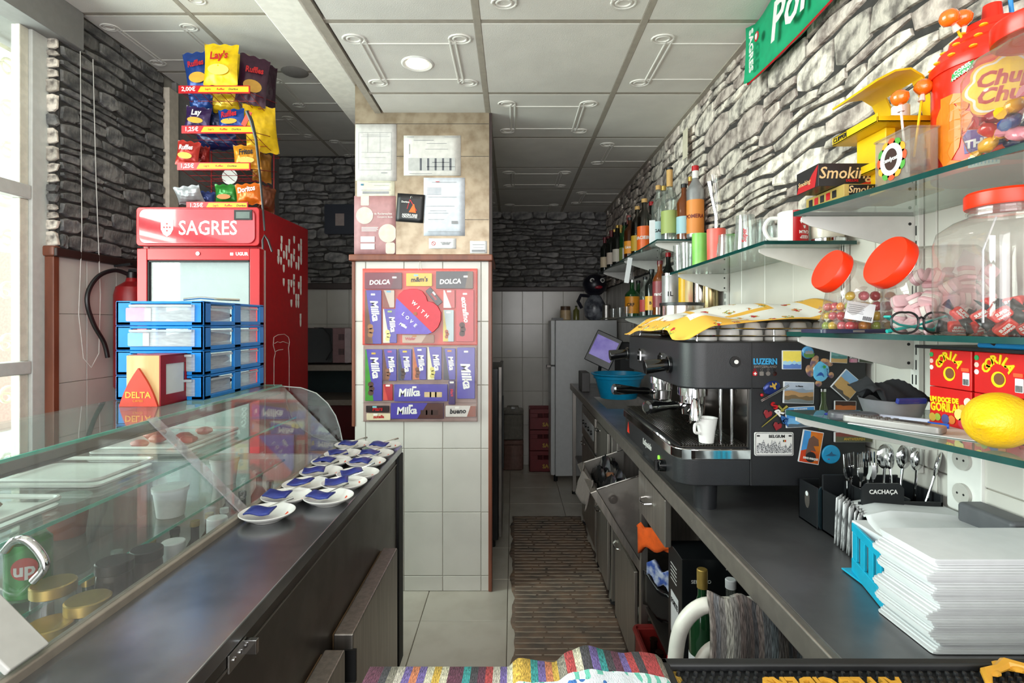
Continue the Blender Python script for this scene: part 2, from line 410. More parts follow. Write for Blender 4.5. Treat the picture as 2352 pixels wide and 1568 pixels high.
# patterned paper and mirror sheets above the rail
M_mir = mat('spotted_mirror', '#a3947f', .3, .5, col2='#85745f', vs=16, lo=.4, hi=.7)
B(PX0+.002, PX1-.002, YP, YP+.006, Rz1, 2.66).build('mirror_sheet', M_mir, pil, smooth=False)
B(PX1-.02, PX1+.012, YP+.004, YP+.03, Rz1, 2.5).build('corner_strip', M_woodd, pil)
B(PX1-.006, PX1, YP+.03, PYD, Rz1, 2.52).build('side_sheet', M_grey, pil)
for y in (0, .33, .5): B(PX0+.004, PX1-.004, YP-.0005, YP+.001, 1.94+y, 1.9425+y).build('mirror_joint', M_grout, pil)
# ---------------------------------------------------------------- ceiling
ce = struct(B(-.70, WR+.1, -1.2, YB+.1, ZR+.022, ZR+.06).build('ceiling', M_panel, smooth=False))
def moulding_mesh():
    mb = MB()
    for sx in (-1, 1):
        for dx in (-.011, .011): mb.tube([(sx*.175+dx, -.18, 0), (sx*.175+dx, .18, 0)], .0048, 6)
        for sy in (-1, 1):
            c = (sx*(.175+.03), sy*.19)
            for r in (.042, .026): mb.tube([(c[0]+r*math.cos(a/14*2*PI), c[1]+r*.8*math.sin(a/14*2*PI), 0) for a in range(14)], .0045, 6, True)
    for sy in (-1, 1): mb.tube([(-.19, sy*.155, 0), (.19, sy*.155, 0)], .0034, 6)
    return mb.data('moulding', M_panel)
MOULD = moulding_mesh()
def panels(parent, xs, ys, z, par):
    for i in range(len(xs)-1):
        for j in range(len(ys)-1):
            a, b, c, d = xs[i], xs[i+1], ys[j], ys[j+1]
            o = B(a+.012, b-.012, c+.012, d-.012, z, z+.012).build('ceiling_panel', M_panel, parent, bevel=.003)
            if (i+j+par) % 2 == 0:
                full = (b-a) > .5
                cx = (a+b)/2 if full or a < -.5 else a+.305
                if a < -.5 and not full: cx = b-.305
                if a > .4: cx = a+.305
                if full or True:
                    q = bpy.data.objects.new('moulding', MOULD if full else clipmould(a-cx+.014, b-cx-.014)); put(q, o, (cx, (c+d)/2, z-.0005))
def clipmould(a, b):
    bm = bmesh.new(); bm.from_mesh(MOULD)
    for x, n in ((a, -1), (b, 1)):
        bmesh.ops.bisect_plane(bm, geom=bm.verts[:]+bm.edges[:]+bm.faces[:], plane_co=(x, 0, 0), plane_no=(n, 0, 0), clear_outer=True)
    me = bpy.data.meshes.new('moulding'); bm.to_mesh(me); bm.free(); me.materials.append(M_panel); return me
xs = [-.69, -.13, .48, WR]; ys = [1.963-.614*4+.614*k for k in range(10)]+[YB]
panels(ce, xs, ys, ZR, 0)
for x in xs[1:-1]: B(x-.0125, x+.0125, -.5, YB, ZR-.001, ZR+.02).build('grid_bar', M_grid, ce, bevel=.001)
for y in ys[:-1]: B(-.69, WR, y-.0125, y+.0125, ZR+.001, ZR+.02).build('grid_bar', M_grid, ce, bevel=.001)
B(WR-.03, WR+.005, -.5, YB, ZR-.006, ZR+.018).build('edge_angle', M_grid, ce)
B(-.72, -.688, -.5, YP+.04, ZR-.004, ZR+.05).build('edge_angle', M_grid, ce)
struct(B(-.995, -.822, -1.2, YBL, 2.64, 2.9).build('trim_10', M_beam, bevel=.006))
struct(B(-.822, -.70, -1.2, YP+.02, 2.66, 2.9).build('trim_11', M_beam))
cl = struct(B(WL-.1, -.9, -1.2, YBL+.1, ZL+.022, ZL+.06).build('ceiling_left', M_panel, smooth=False))
xl = [WL, -1.6, -.99]; yl = [2.05-.614*5+.614*k for k in range(10)]+[YBL]
panels(cl, xl, yl, ZL, 0)
for x in (-1.6,): B(x-.0125, x+.0125, -1., YBL, ZL-.001, ZL+.02).build('grid_bar', M_grid, cl)
for y in yl[:-1]: B(WL, -.99, y-.0125, y+.0125, ZL+.001, ZL+.02).build('grid_bar', M_grid, cl)
struct(B(-.822, -.66, YP+.02, 5.4, 2.55, 3.0).build('trim_12', M_grey))
# outer lid so no sky leaks between the two ceilings
struct(B(WL-.2, WR+.2, -1.2, 5.5, 3.0, 3.05).build('ceiling_slab', M_grey))
# ---------------------------------------------------------------- downlight
t = thing('downlight', 'round white recessed ceiling downlight, lit, in the panel left of the grid bar', 'ceiling light', (-.405, 2.28, ZR))
MB().lathe([(.045, -.001), (.062, -.005), (.068, -.002), (.068, .001)], 28, cap=False).build('trim_ring', M_white, t)
MB().lathe([(0, -.003), (.046, -.003)], 24, cap=False).build('lens', mat('lamp_lens', '#fff1d8', .4, emit=14), t)
pl = bpy.data.lights.new('downlight_glow', 'SPOT'); pl.energy = 9; pl.spot_size = 2.2; pl.color = (1, .9, .75); pl.shadow_soft_size = .05
o = bpy.data.objects.new('downlight_glow', pl); put(o, t, (0, 0, -.012))
tag(MB().lathe([(0, -.012), (.05, -.012), (.075, -.002), (.08, 0)], 24).build('smoke_detector', mat('grey_cap', '#8c8884', .6), None, (-1.33, 3.28, ZL)), 'flat round grey fitting on the left ceiling behind the snack rack', 'ceiling light')
# ---------------------------------------------------------------- window on the left
wd = struct(bpy.data.objects.new('window_1', None)); put(wd)
def fr(y0, y1, z0, z1, x0=-2.27, x1=-2.2): return B(x0, x1, y0, y1, z0, z1)
fr(2.46, 2.555, 0, 2.93).build('window_frame', M_alu, wd, bevel=.006)
fr(.2, 2.46, 1.965, 2.03).build('window_frame', M_alu, wd, bevel=.006)
fr(.2, 2.46, 1.168, 1.228).build('window_frame', M_alu, wd, bevel=.006)
fr(.2, 2.46, .0, .12).build('window_frame', M_alu, wd, bevel=.006)
fr(.2, 2.46, 2.75, 2.93).build('window_frame', M_alu, wd, bevel=.006)
for z0, z1 in ((2.03, 2.75), (1.228, 1.965), (.12, 1.168)):
    fr(2.415, 2.46, z0, z1, -2.255, -2.215).build('window_sash', mat('cream_sash', '#d9d3c4', .45), wd, bevel=.004)
    B(-2.238, -2.234, .2, 2.415, z0, z1).build('pane', M_glass, wd, smooth=False)
struct(B(-2.5, WL+.04, .2, 2.66, 2.745, 2.93).build('trim_13', mat('shutter_box_grey', '#7d7b7a', .6, var=.03), bevel=.004))
wall('wall_left_front', B(-2.3, WL-.01, -1.2, .2, 0, 3.0), M_joint)
# iron grille outside the window
gr = thing('window_grille', 'white wrought iron grille with scrolls outside the left window', 'grille', (-2.42, .22, 0))
Mg = mat('cream_painted_iron', '#ded6c6', .5)
B(-.012, .012, 2.42, 2.45, .2, 2.75).build('upright_bar', Mg, gr)
B(-.012, .012, 2.14, 2.155, .2, 2.75).build('upright_bar', Mg, gr)
B(-.012, .012, 1.85, 1.865, .2, 2.75).build('upright_bar', Mg, gr)
def scroll(s, z, y):
    p = []
    for i in range(22):
        a = i/21*3.6*PI/2*1.25; r = .055*(1-i/26)
        p.append((0, y+s*(r*math.cos(a)-.055), z+r*math.sin(a)))
    return p
for k, z in enumerate((2.62, 2.42, 2.22, 2.02, 1.8, 1.55, 1.3, 1.05, .8)):
    MB().tube([(0, 2.16, z-.16), (0, 2.25, z-.03), (0, 2.33, z+.02)]+scroll(1 if k % 2 else 1, z, 2.41), .008, 6).build('scroll', Mg, gr)
    MB().tube(scroll(-1, z-.08, 2.17), .008, 6).build('scroll', Mg, gr)
for z in (2.7, 1.95, .3): B(-.008, .008, .3, 2.45, z, z+.02).build('cross_bar', Mg, gr)
# street beyond the window
tag(B(-7.2, -6.8, -1.5, 9, 0, 2.35).build('garden_wall', mat('pink_render', '#dcb8ac', .8), smooth=False), 'low pink rendered wall across the street, seen through the left window', 'wall')
tag(B(-12, -2.7, -4, 10, -.12, -.02).build('pavement', mat('pale_paving', '#cfcac0', .8), smooth=False), 'pale pavement outside the left window', 'pavement')['kind'] = 'structure'
# blind cord by the window
cc = thing('blind_cord', 'white looped blind cord hanging against the left stone wall', 'cord', (WL+.02, 2.66, 2.745))
MB().tube([(0, 0, 0), (0, .01, -.9), (0, -.01, -1.3), (0, .02, -1.52), (0, .07, -1.57), (0, .12, -1.5), (0, .13, -1.2), (0, .1, -.6), (0, .08, 0)], .0022, 5).build('cord', mat('white_cord', '#d0cdc8', .7), cc)
# ================================================================ LEFT SIDE
def rel(root):
    for c in root.children: c.location = Vector(c.location)-Vector(root.location)
    return root
def colmat(h, rough=.5, **k): return mat('paint_'+h.strip('#')+('_%d' % int(rough*100)), h, rough, **k)
M_dglass = clear('showcase_glass', '#fafcfb', .07, body=.12, bodycol='#a5a5a7')  # grey body paints in the hazy veil of room reflections, along with smears
M_shelfglass = clear('shelf_glass', '#eef7f4', .05, body=.035, bodycol='#d5e2de')
M_teal = mat('teal_glass_edge', '#52cfb4', .12, var=.2, vs=9, coat=1)
M_acr = clear('clear_acrylic', '#f2f2f4', .1, body=.2, bodycol='#d9d6d8')
M_counter = mat('worn_steel_top', '#a4a7ab', .24, .92, var=.16, vs=7, bump=.12, bs=40)
M_rubber = mat('brown_gasket', '#6b5236', .6)
dc = thing('display_counter', 'long steel refrigerated display counter with slanted glass, left of the aisle', 'display counter', (-.9, 1.25, 0))
B(-.69, -.452, .18, 2.2, .872, .90).build('worktop', M_counter, dc, bevel=.003)
B(-.475, -.458, .18, 2.17, .05, .872).build('front_panel', M_steeld, dc)
B(-.457, -.4545, .18, 2.17, .846, .8485).build('seam', M_steel, dc)
B(-1.45, -.458, 2.165, 2.185, .04, .872).build('end_panel', M_steelv, dc)
B(-.478, -.4485, 2.12, 2.2, .04, .872).build('corner_post', M_blackm, dc, bevel=.002)
B(-1.47, -1.43, .18, 2.18, .04, .88).build('customer_panel', M_steelv, dc)
B(-1.43, -.475, .18, 2.165, .63, .655).build('well_floor', M_steel, dc)
B(-.72, -.70, .18, 2.165, .655, .90).build('well_wall', M_steel, dc)
B(-.71, -.688, .18, 2.2, .895, .914).build('sill', mat('beige_sill', '#8f867b', .5), dc, bevel=.003)
for x in (-1.4, -.5):
    for y in (.4, 2.1): MB().cyl((x, y, 0), (x, y, .05), .02).build('foot', M_blackm, dc)
def gpt(t, y, off=0): return Vector((-.70-.237*t+off*.7, y, .912+.238*t+off*.7))
def strip(y0, y1, t0, t1, off, th):
    a, b, c, d = gpt(t0, y0, off), gpt(t0, y1, off), gpt(t1, y1, off), gpt(t1, y0, off); n = Vector((.7, 0, .7))*th
    return MB().add([a, b, c, d, a+n, b+n, c+n, d+n], [(0,1,2,3),(7,6,5,4),(0,4,5,1),(1,5,6,2),(2,6,7,3),(3,7,4,0)])
strip(.2, 2.17, 0, 1, 0, .005).build('slanted_glass', M_dglass, dc, smooth=False)
strip(1.37, 1.405, .0, 1, .006, .004).build('clear_strip', M_acr, dc, smooth=False)
strip(.735, .80, 0, .6, .006, .012).build('white_arm', M_alu, dc, bevel=.003)
MB().cyl(gpt(.36, .77, .019), gpt(.36, .77, .022), .006).build('screw', M_blackm, dc)
hp = [gpt(.50, .862, .006), gpt(.50, .86, .03), gpt(.46, .86, .045), gpt(.38, .86, .046), gpt(.31, .86, .036), gpt(.30, .86, .006)]
MB().tube(curve_pts(hp), .0065, 12).build('chrome_handle', M_chrome, dc)
B(-1.30, -.937, .2, 2.18, 1.144, 1.150).build('top_glass', M_shelfglass, dc, smooth=False)
B(-.938, -.9355, .2, 2.18, 1.1435, 1.1505).build('glass_edge', M_teal, dc, smooth=False)
B(-1.30, -.937, 2.18, 2.1825, 1.1435, 1.1505).build('glass_edge', M_teal, dc, smooth=False)
B(-.958, -.938, .2, 2.17, 1.122, 1.1425).build('top_rail', mat('rail_alloy', '#7b746b', .4, .4), dc, bevel=.003)
B(-.950, -.936, .2, 2.17, 1.116, 1.122).build('rubber_seal', M_blackm, dc)
MB().add([(-1.30,.2,1.144),(-1.30,2.17,1.144),(-1.45,2.17,.88),(-1.45,.2,.88),(-1.295,.2,1.144),(-1.295,2.17,1.144),(-1.445,2.17,.88),(-1.445,.2,.88)],[(0,1,2,3),(7,6,5,4),(0,4,5,1),(1,5,6,2),(2,6,7,3),(3,7,4,0)]).build('customer_glass', M_dglass, dc, smooth=False)
arc = [(-1.45, .88), (-.69, .915), (-.694, .93), (-.703, .975), (-.72, 1.025), (-.752, 1.075), (-.798, 1.116), (-.86, 1.138), (-.937, 1.144), (-1.30, 1.144)]
MB().prism(arc, 0, .005, Matrix.Translation((0, 2.186, 0))@FR).build('end_glass', M_glass, dc, smooth=False)
MB().tube([Vector((x, 2.183, z)) for x, z in arc[1:9]], .0022, 6).build('end_glass_rim', mat('milky_rim', '#b9bcba', .3), dc)
B(-1.28, -.855, .25, 2.12, 1.026, 1.032).build('glass_shelf', M_shelfglass, dc, smooth=False)
B(-.856, -.854, .25, 2.12, 1.0255, 1.0325).build('shelf_edge', M_teal, dc, smooth=False)
B(-1.38, -.90, .25, 2.12, .858, .864).build('glass_shelf', M_shelfglass, dc, smooth=False)
B(-.901, -.899, .25, 2.12, .8575, .8645).build('shelf_edge', M_teal, dc, smooth=False)
for z in (1.026, .858):
    for y in (.3, 1.2, 2.1): B(-1.4, -1.2, y-.005, y+.005, z-.02, z).build('shelf_bracket', M_chrome, dc)
rel(dc)
# fridge doors ajar on the aisle face
for (y0, y1, lab) in ((1.353, 1.874, 'far steel fridge door on the aisle side of the display counter'), (.74, 1.29, 'near steel fridge door on the aisle side of the display counter')):
    d = B(-.452, -.402, y0, y1, .07, .618).build('door', M_steelv, dc, bevel=.004); d.location = -Vector(dc.location)
    B(-.457, -.45, y0+.01, y1-.01, .08, .612).build('gasket', M_rubber, d)
    B(-.425, -.394, y0-.006, y0+.004, .5, .58).build('hinge', M_blackm, d)
b = B(-.457, -.4535, .86, .915, .838, .868).build('latch_bracket', M_steel, dc, bevel=.001); b.location = -Vector(dc.location)
MB().box(-.4535, -.432, .905, .915, .842, .866).cyl((-.4545, .875, .853), (-.4515, .875, .853), .004).cyl((-.4545, .895, .853), (-.4515, .895, .853), .004).build('latch_pin', M_chrome, b, bevel=.0008)
# ---- what is kept inside
def lidjar(name, label, cat, x, y, z0, z1, r, body, lid, liquid=None, group=None, neck=.0, lidh=.022):
    t = thing(name, label, cat, (x, y, z0), 0, group); h = z1-z0
    MB().lathe([(r*.9, 0), (r, .006), (r, h*.72), (r*.86, h-lidh-.006), (r*.84, h-lidh)], 18).build('body', body, t)
    if liquid: MB().lathe([(r*.85, .004), (r*.93, .01), (r*.93, h*.6), (0, h*.6)], 16).build('contents', liquid, t)
    MB().lathe([(r*.86, h-lidh), (r*.92, h-lidh+.002), (r*.92, h-.002), (r*.86, h), (0, h)], 20).build('lid', lid, t)
    return t
Mj = clear('jar_glass', '#eef3ee', .08, body=.08, bodycol='#cfd4d0')
Mgold = mat('gold_lid', '#c1a257', .35, .7); Mol = mat('olive_brine', '#6e6a2c', .3); Mwp = mat('white_plastic', '#e6e7e8', .4); Mdk = mat('dark_syrup', '#231a18', .25)
lidjar('glass_jar', 'glass jar of olives with gold lid nearest the slanted glass, behind the white arm', 'jar', -.82, .95, .656, .87, .040, Mj, Mgold, Mol)
lidjar('glass_jar', 'glass jar with ribbed gold lid, second back from the white arm', 'jar', -.79, 1.0, .656, .89, .040, Mj, Mgold, mat('pale_pickle', '#a79a55', .3))
lidjar('glass_jar', 'taller glass jar of olives with gold lid left of the ribbed gold lid', 'jar', -.88, 1.03, .656, .905, .040, Mj, Mgold, Mol)
lidjar('glass_jar', 'dark jar with black lid in the display counter, nearer one', 'jar', -.80, 1.08, .656, .925, .036, Mdk, M_black)
lidjar('glass_jar', 'dark jar with black lid in the display counter, farther one', 'jar', -.79, 1.16, .656, .915, .034, mat('brown_glaze', '#3b2c26', .3), M_black)
lidjar('plastic_bottle', 'white capped bottle in the display counter, nearer of two', 'bottle', -.78, 1.235, .656, .90, .027, Mwp, Mwp, lidh=.04)
lidjar('plastic_bottle', 'white capped bottle in the display counter, farther of two', 'bottle', -.77, 1.40, .656, .895, .027, Mwp, Mwp, lidh=.04)
t = thing('soda_can', 'green soda can with a red circle behind the slanted glass', 'can', (-.95, 1.055, .864))
MB().lathe([(.026, 0), (.037, .01), (.037, .112), (.028, .122), (.028, .124), (0, .121)], 24).build('body', mat('can_green', '#1b7a2c', .25, .3), t, rot=(0, 0, .6))
decal('red_disc', circle(.021), colmat('#c03028'), t, (.0, 0, .068), wrap=.0375).rotation_euler = (0, 0, .55)
text('up', .034, M_white, t, (0, 0, .066), wrap=.0382, bold=.03).rotation_euler = (0, 0, .55)
def minibottle(x, y, h, c, lab, cap):
    t = thing('small_bottle', lab, 'bottle', (x, y, .656), 0, 'small dark bottles in the display counter')
    MB().lathe([(.027, 0), (.029, .01), (.029, h*.55), (.011, h*.72), (.0105, h*.93)], 14).build('body', c, t)
    MB().lathe([(.0125, h*.92), (.0125, h), (0, h)], 12).build('cap', cap, t)
rg = random.Random(3)
for k in range(14):
    ordn = ['nearest', 'second', 'third', 'fourth', 'fifth', 'sixth', 'seventh', 'eighth', 'ninth', 'tenth', 'eleventh', 'twelfth', 'thirteenth', 'farthest'][k]
    minibottle(-.93-.0*k+rg.uniform(-.07, .06), 1.12+k*.068, rg.uniform(.165, .192), rg.choice([Mdk, mat('amber_bottle', '#4a2a14', .15), mat('green_bottle_dark', '#1f3a26', .15)]), 'small liqueur bottle on the display floor, %s from the camera in its row' % ordn, rg.choice([Mgold, M_black, Mwp]))
# on the lower shelf and upper shelf
def tub(x, y, z, r, h, lab, m):
    t = thing('plastic_tub', lab, 'tub', (x, y, z))
    MB().lathe([(r*.78, 0), (r*.98, h*.9), (r*1.05, h*.9), (r*1.05, h), (r*.97, h), (r*.75, .004), (0, .004)], 22, cap=False).build('tub_body', m, t)
    MB().lathe([(0, h), (r*1.07, h), (r*1.07, h+.006), (0, h+.008)], 22, cap=False).build('lid', M_white, t); return t
tub(-.955, 1.50, .865, .043, .075, 'white plastic tub on the lower glass shelf, nearer of two', Mwp)
tub(-.965, 1.80, .865, .043, .08, 'white plastic tub on the lower glass shelf, farther of two', Mwp)
tub(-1.13, 1.36, .865, .05, .09, 'rusty orange plastic tub left of the white tub in the display', mat('rust_plastic', '#8a4630', .5))
def tray(x, y, z, w, d, lab, m, top=None):
    t = thing('tray', lab, 'tray', (x, y, z))
    MB().prism(rrect(w, d, .02), 0, .004).build('base', m, t)
    MB().tube([(a, b, .016) for a, b in rrect(w, d, .02)], .005, 6, True).build('rim', m, t)
    if top:
        mb = MB(); R = random.Random(int(y*100))
        for i in range(9): mb.ball((R.uniform(-w*.34, w*.34), R.uniform(-d*.34, d*.34), .018), .022, 1.2, 1, .55, 9, 6, jit=.1, seed=i)
        stuff(mb.build('food', top, t))
    return t
tray(-1.06, .98, 1.033, .3, .22, 'white oval tray on the upper glass shelf near the camera', M_white, mat('brown_pastry', '#7d5a36', .6))
tray(-1.06, 1.30, 1.033, .26, .2, 'white tray in the middle of the upper glass shelf', M_white)
tray(-1.06, 1.66, 1.033, .28, .3, 'white tray with reddish wrapped food at the far end of the upper shelf', M_white, mat('red_wrap', '#b0483e', .4))
# ---- saucers
Msug = mat('blue_sugar_packet', '#22307c', .35, var=.15); Mor = colmat('#d9502c')
SC = [(614,1177),(659,1139),(703,1111),(738,1083),(761,1059),(788,1042),(809,1021),(755,1141),(791,1109),(822,1087),(841,1061),(862,1042),(882,1023)]
nth = ['first', 'second', 'third', 'fourth', 'fifth', 'sixth', 'seventh']
sauc = spoon = None
def smesh():
    t = thing('saucer', 'x', 'saucer', (0, 0, 0), 0, 'saucers in two rows on the display counter')
    MB().lathe([(0, .004), (.022, .004), (.024, 0), (.036, 0), (.040, .004), (.058, .013), (.067, .020), (.0675, .0215), (.066, .0222), (.052, .014), (.036, .0075), (0, .0065)], 40, cap=False).build('dish', M_white, t)
    e = decal('red_triangle', [(-.006, -.006), (.006, -.006), (0, .007)], Mor, t, (.046, .012, .0125), rot=(-PI/2+.2, 0, .3)); return t
def spmesh():
    t = thing('teaspoon', 'x', 'spoon', (0, 0, 0), 0, 'teaspoons on the saucers')
    MB().ball((0, -.046, .0), .014, .8, 1.35, .28, 12, 8).build('bowl', M_chrome, t)
    MB().tube([(0, -.03, .001), (0, -.01, .004), (0, .02, .006), (0, .055, .007)], [.0022, .0018, .0022, .0036], 8).build('handle', M_chrome, t); return t
for i, (px, py) in enumerate(SC):
    zr = .918; Y = (EYE-zr)*F/(py-VY); X = (px-VX)*Y/F
    col, n = ('left', i) if i < 7 else ('right', i-7)
    where = '%s from the near end in the %s row' % (nth[n], col)
    if sauc is None: s_ = sauc = smesh()
    else: s_ = dup(sauc)
    s_.location = (X, Y, .9005); s_.rotation_euler = (0, 0, rg.uniform(-.4, .4)); s_['label'] = 'white saucer, '+where
    if spoon is None: p_ = spoon = spmesh()
    else: p_ = dup(spoon)
    p_.location = (X+.004, Y+.030, .9235); p_.rotation_euler = (.02, 0, rg.uniform(-.75, -.35)); p_['label'] = 'steel teaspoon on the saucer '+where
    R = random.Random(i)
    pk = MB().grid(lambda u, v: ((u-.5)*.066, (v-.5)*.042, .0025*math.sin(u*7+i)+.004*math.sin(PI*u)*math.sin(PI*v)+.003*v), 8, 6).build('sugar_packet', Msug, None, (X-.014+R.uniform(-.006, .006), Y-.018, .928), (R.uniform(0, .08), R.uniform(-.1, .1), R.uniform(-.25, .5)), solid=.0035)
    tag(pk, 'dark blue sugar packet on the saucer '+where, 'sugar packet', 'sugar packets on the saucers')
for k in range(40):
    pass
# ---- blue drawer unit on the glass top
Mb = mat('blue_plastic', '#0d7fcf', .35, var=.04)
Mtr = clear('frosted_drawer', '#e8eef2', .08, body=.42, bodycol='#dfe6ea', rough=.15)
du = thing('drawer_unit', 'blue plastic unit with clear drawers standing on the glass counter top', 'drawer unit', (-1.143, 1.95, 1.1505))
W_, D_, H_ = .286, .42, .075
for k in range(4):
    z = k*.0805
    mb = MB()
    mb.box(-W_/2, W_/2, -D_/2, D_/2, z, z+.014).box(-W_/2, W_/2, -D_/2, D_/2, z+.0705, z+.0795)
    for sx in (-1, 1):
        for (y0, y1) in ((-D_/2, -D_/2+.042), (-.018, .028), (D_/2-.034, D_/2)):
            mb.box(sx*W_/2-(.012 if sx > 0 else 0), sx*W_/2+(.012 if sx < 0 else 0), y0, y1, z, z+.08)
    mb.box(-W_/2, -W_/2+.05, -D_/2, -D_/2+.012, z, z+.08).box(W_/2-.042, W_/2, -D_/2, -D_/2+.012, z, z+.08)
    f = mb.build('frame', Mb, du, bevel=.003)
    d = MB()
    d.box(-W_/2+.048, W_/2-.028, -D_/2-.004, -D_/2+.002, z+.013, z+.068).box(-W_/2+.02, W_/2-.014, -D_/2+.004, D_/2-.01, z+.012, z+.015)
    d.box(W_/2-.017, W_/2-.014, -D_/2+.044, -.020, z+.013, z+.066).box(W_/2-.017, W_/2-.014, .030, D_/2-.036, z+.013, z+.066)
    d.box(-W_/2+.052, W_/2-.032, -D_/2-.014, -D_/2-.003, z+.06, z+.068)
    d.box(W_/2-.012, W_/2-.002, -D_/2+.05, -.026, z+.058, z+.066).box(W_/2-.012, W_/2-.002, .036, D_/2-.042, z+.058, z+.066)
    dr = d.build('drawer', Mtr, du, bevel=.002)
    stuff(MB().ball((0, 0, z+.035), .05, 1.8, 3.0, .42, 16, 8, jit=.12, seed=k).build('contents', colmat(['#a83a4a', '#9aa7a2', '#8b6a6a', '#b0475a'][k], .6), dr))
    if k > 1:
        q = decal('sticker', rrect(.062 if k == 3 else .05, .043, .004), colmat(['#7fb2d8', '#d69cc9'][k-2], .5), dr, (-.075, -D_/2-.0045, z+.036))
        decal('barcode', rrect(.02, .04, .001), M_paper, q, (.04 if k == 3 else .034, -.0002, 0))
tag(MB().tube([(0, 0, .006), (.05, .01, .012), (.1, .03, .008), (.16, .05, .006)], .004, 8).build('cable', M_chrome, None, (-1.09, 1.78, 1.4725)), 'thin steel tongs lying on top of the blue drawer unit', 'tongs')
# ---- napkin holder
Mw = mat('pale_pine', '#d8b684', .5, col2='#c79f68', vs=16, stretch=(1, 1, .2))
Mrr = mat('maroon_red', '#8e1420', .4)
nb = thing('napkin_box', 'wooden and red napkin dispenser with triangular sign, in front of the blue drawers', 'napkin dispenser', (-1.105, 1.69, 1.1505), -.02)
B(-.055, .045, -.075, -.069, 0, .152).build('pine_front', Mw, nb, bevel=.001)
MB().box(-.055, .049, -.069, .07, 0, .006).box(-.055, .049, -.069, .07, .147, .153).box(.045, .049, -.075, -.05, 0, .153).box(.045, .049, .045, .07, 0, .153).box(.045, .049, -.05, .045, 0, .032).box(.045, .049, -.05, .045, .125, .153).box(-.055, -.051, -.069, .07, 0, .153).build('red_case', Mrr, nb)
B(-.045, .0455, -.045, .04, .006, .13).build('napkins', M_paper, nb)
tri = []
for i in range(3):
    A = [(-.072, 0), (.045, 0), (-.014, .115)]; a, b2 = A[i], A[(i+1) % 3]
    for k in range(6):
        u = k/6; bul = .006*math.sin(PI*u); n_ = (b2[1]-a[1], a[0]-b2[0]); l = math.hypot(*n_)
        tri.append((a[0]+(b2[0]-a[0])*u+n_[0]/l*bul, max(0, a[1]+(b2[1]-a[1])*u+n_[1]/l*bul)))
sg = MB().prism(tri, 0, .008, FR).build('triangle_sign', mat('coral_red', '#c8402f', .4), nb, (0, -.0755, 0))
text('DELTA', .026, colmat('#f2a63a'), sg, (-.014, -.0085, .034), bold=.02)
text('CAFÉS', .009, colmat('#f2a63a'), sg, (-.014, -.0085, .017), sp=1.3)
# ---- red beer fridge
rf = thing('beer_fridge', 'tall red glass-door beer fridge standing against the left side', 'fridge', (-1.548, 2.69, 0))
FW = .605
MB().box(-FW/2, -FW/2+.03, 0, .58, .06, 1.97).box(FW/2-.03, FW/2, 0, .58, .06, 1.97).box(-FW/2+.03, FW/2-.03, 0, .58, 1.94, 1.97).box(-FW/2+.03, FW/2-.03, .55, .58, .06, 1.94).box(-FW/2+.03, FW/2-.03, 0, .55, .06, .16).box(-FW/2+.03, FW/2-.03, 0, .55, 1.77, 1.80).build('cabinet', mat('fridge_red', '#a3111b', .3), rf, bevel=.004)
for x in (-.25, .25):
    for y in (.06, .5): MB().cyl((x, y, 0), (x, y, .062), .02).build('foot', M_blackm, rf)
for y in (.005, ): B(-FW/2-.0005, FW/2+.0008, y, y+.012, .1, 1.765).build('edge_trim', M_alu, rf)
hd = MB().prism(rrect(FW, .19, .018), 0, .05, FR).build('header', M_red, rf, (0, 0, 1.875), bevel=.004)
hp_ = MB().prism(rrect(FW-.035, .172, .035, 6), 0, .008, FR).build('light_panel', mat('header_panel', '#b02532', .12, coat=1), hd, (0, -.0495, 0), bevel=.004)
text('SAGRES', .098, M_white, hp_, (.055, -.0085, -.012), bold=.012, sx=.86)
shp = [(-.5, .5), (.5, .5), (.5, -.1), (.3, -.42), (0, -.58), (-.3, -.42), (-.5, -.1)]
def shield(s, w=.8): return [(x*s*w, y*s) for x, y in shp]
decal('crest', shield(.075), M_white, hp_, (-.145, -.0085, -.008))
for a, b2 in ((0, 0), (-.014, 0), (.014, 0), (0, .017), (0, -.017)): decal('crest_mark', circle(.0045, 8), M_red, hp_, (-.145+a, -.0095, -.006+b2))
B(.185, .272, -.062, -.05, .03, .078).build('thermostat', M_blackm, hd)
B(.195, .262, -.0632, -.061, .037, .069).build('display', mat('lcd_grey', '#59625c', .3), hd)
d = MB().box(-FW/2, -FW/2+.05, -.045, -.002, .12, 1.768).box(FW/2-.05, FW/2, -.045, -.002, .12, 1.768).box(-FW/2+.05, FW/2-.05, -.045, -.002, 1.71, 1.768).box(-FW/2+.05, FW/2-.05, -.045, -.002, .12, .2).build('door', M_red, rf, bevel=.004)
B(-FW/2+.05, FW/2-.05, -.03, -.024, .2, 1.71).build('door_glass', clear('fridge_glass', '#f0f4f4', .07, body=.03, bodycol='#e8ecee'), d, smooth=False)
mb = MB(); mb.box(-FW/2+.048, FW/2-.048, -.040, -.02, 1.702, 1.712).box(-FW/2+.048, -FW/2+.056, -.040, -.02, .2, 1.71).box(FW/2-.056, FW/2-.048, -.040, -.02, .2, 1.71).build('glass_bead', M_blackm, d)
MB().cyl((0, -.045, 1.742), (0, -.05, 1.742), .01).build('lock', M_chrome, d)
text('UGUR', .022, M_white, d, (.215, -.0455, 1.74), bold=.04); decal('badge', rrect(.016, .014, .002), M_white, d, (.165, -.0455, 1.74))
B(-.26, .26, .08, .09, .2, 1.76).build('white_liner', mat('white_liner', '#b4bcc2', .5), rf)
for z in (1.1, 1.42): B(-.265, .265, .1, .5, z, z+.006).build('wire_shelf', M_white, rf)
ringp = circle(.115, 36) ; 
rg0 = MB()
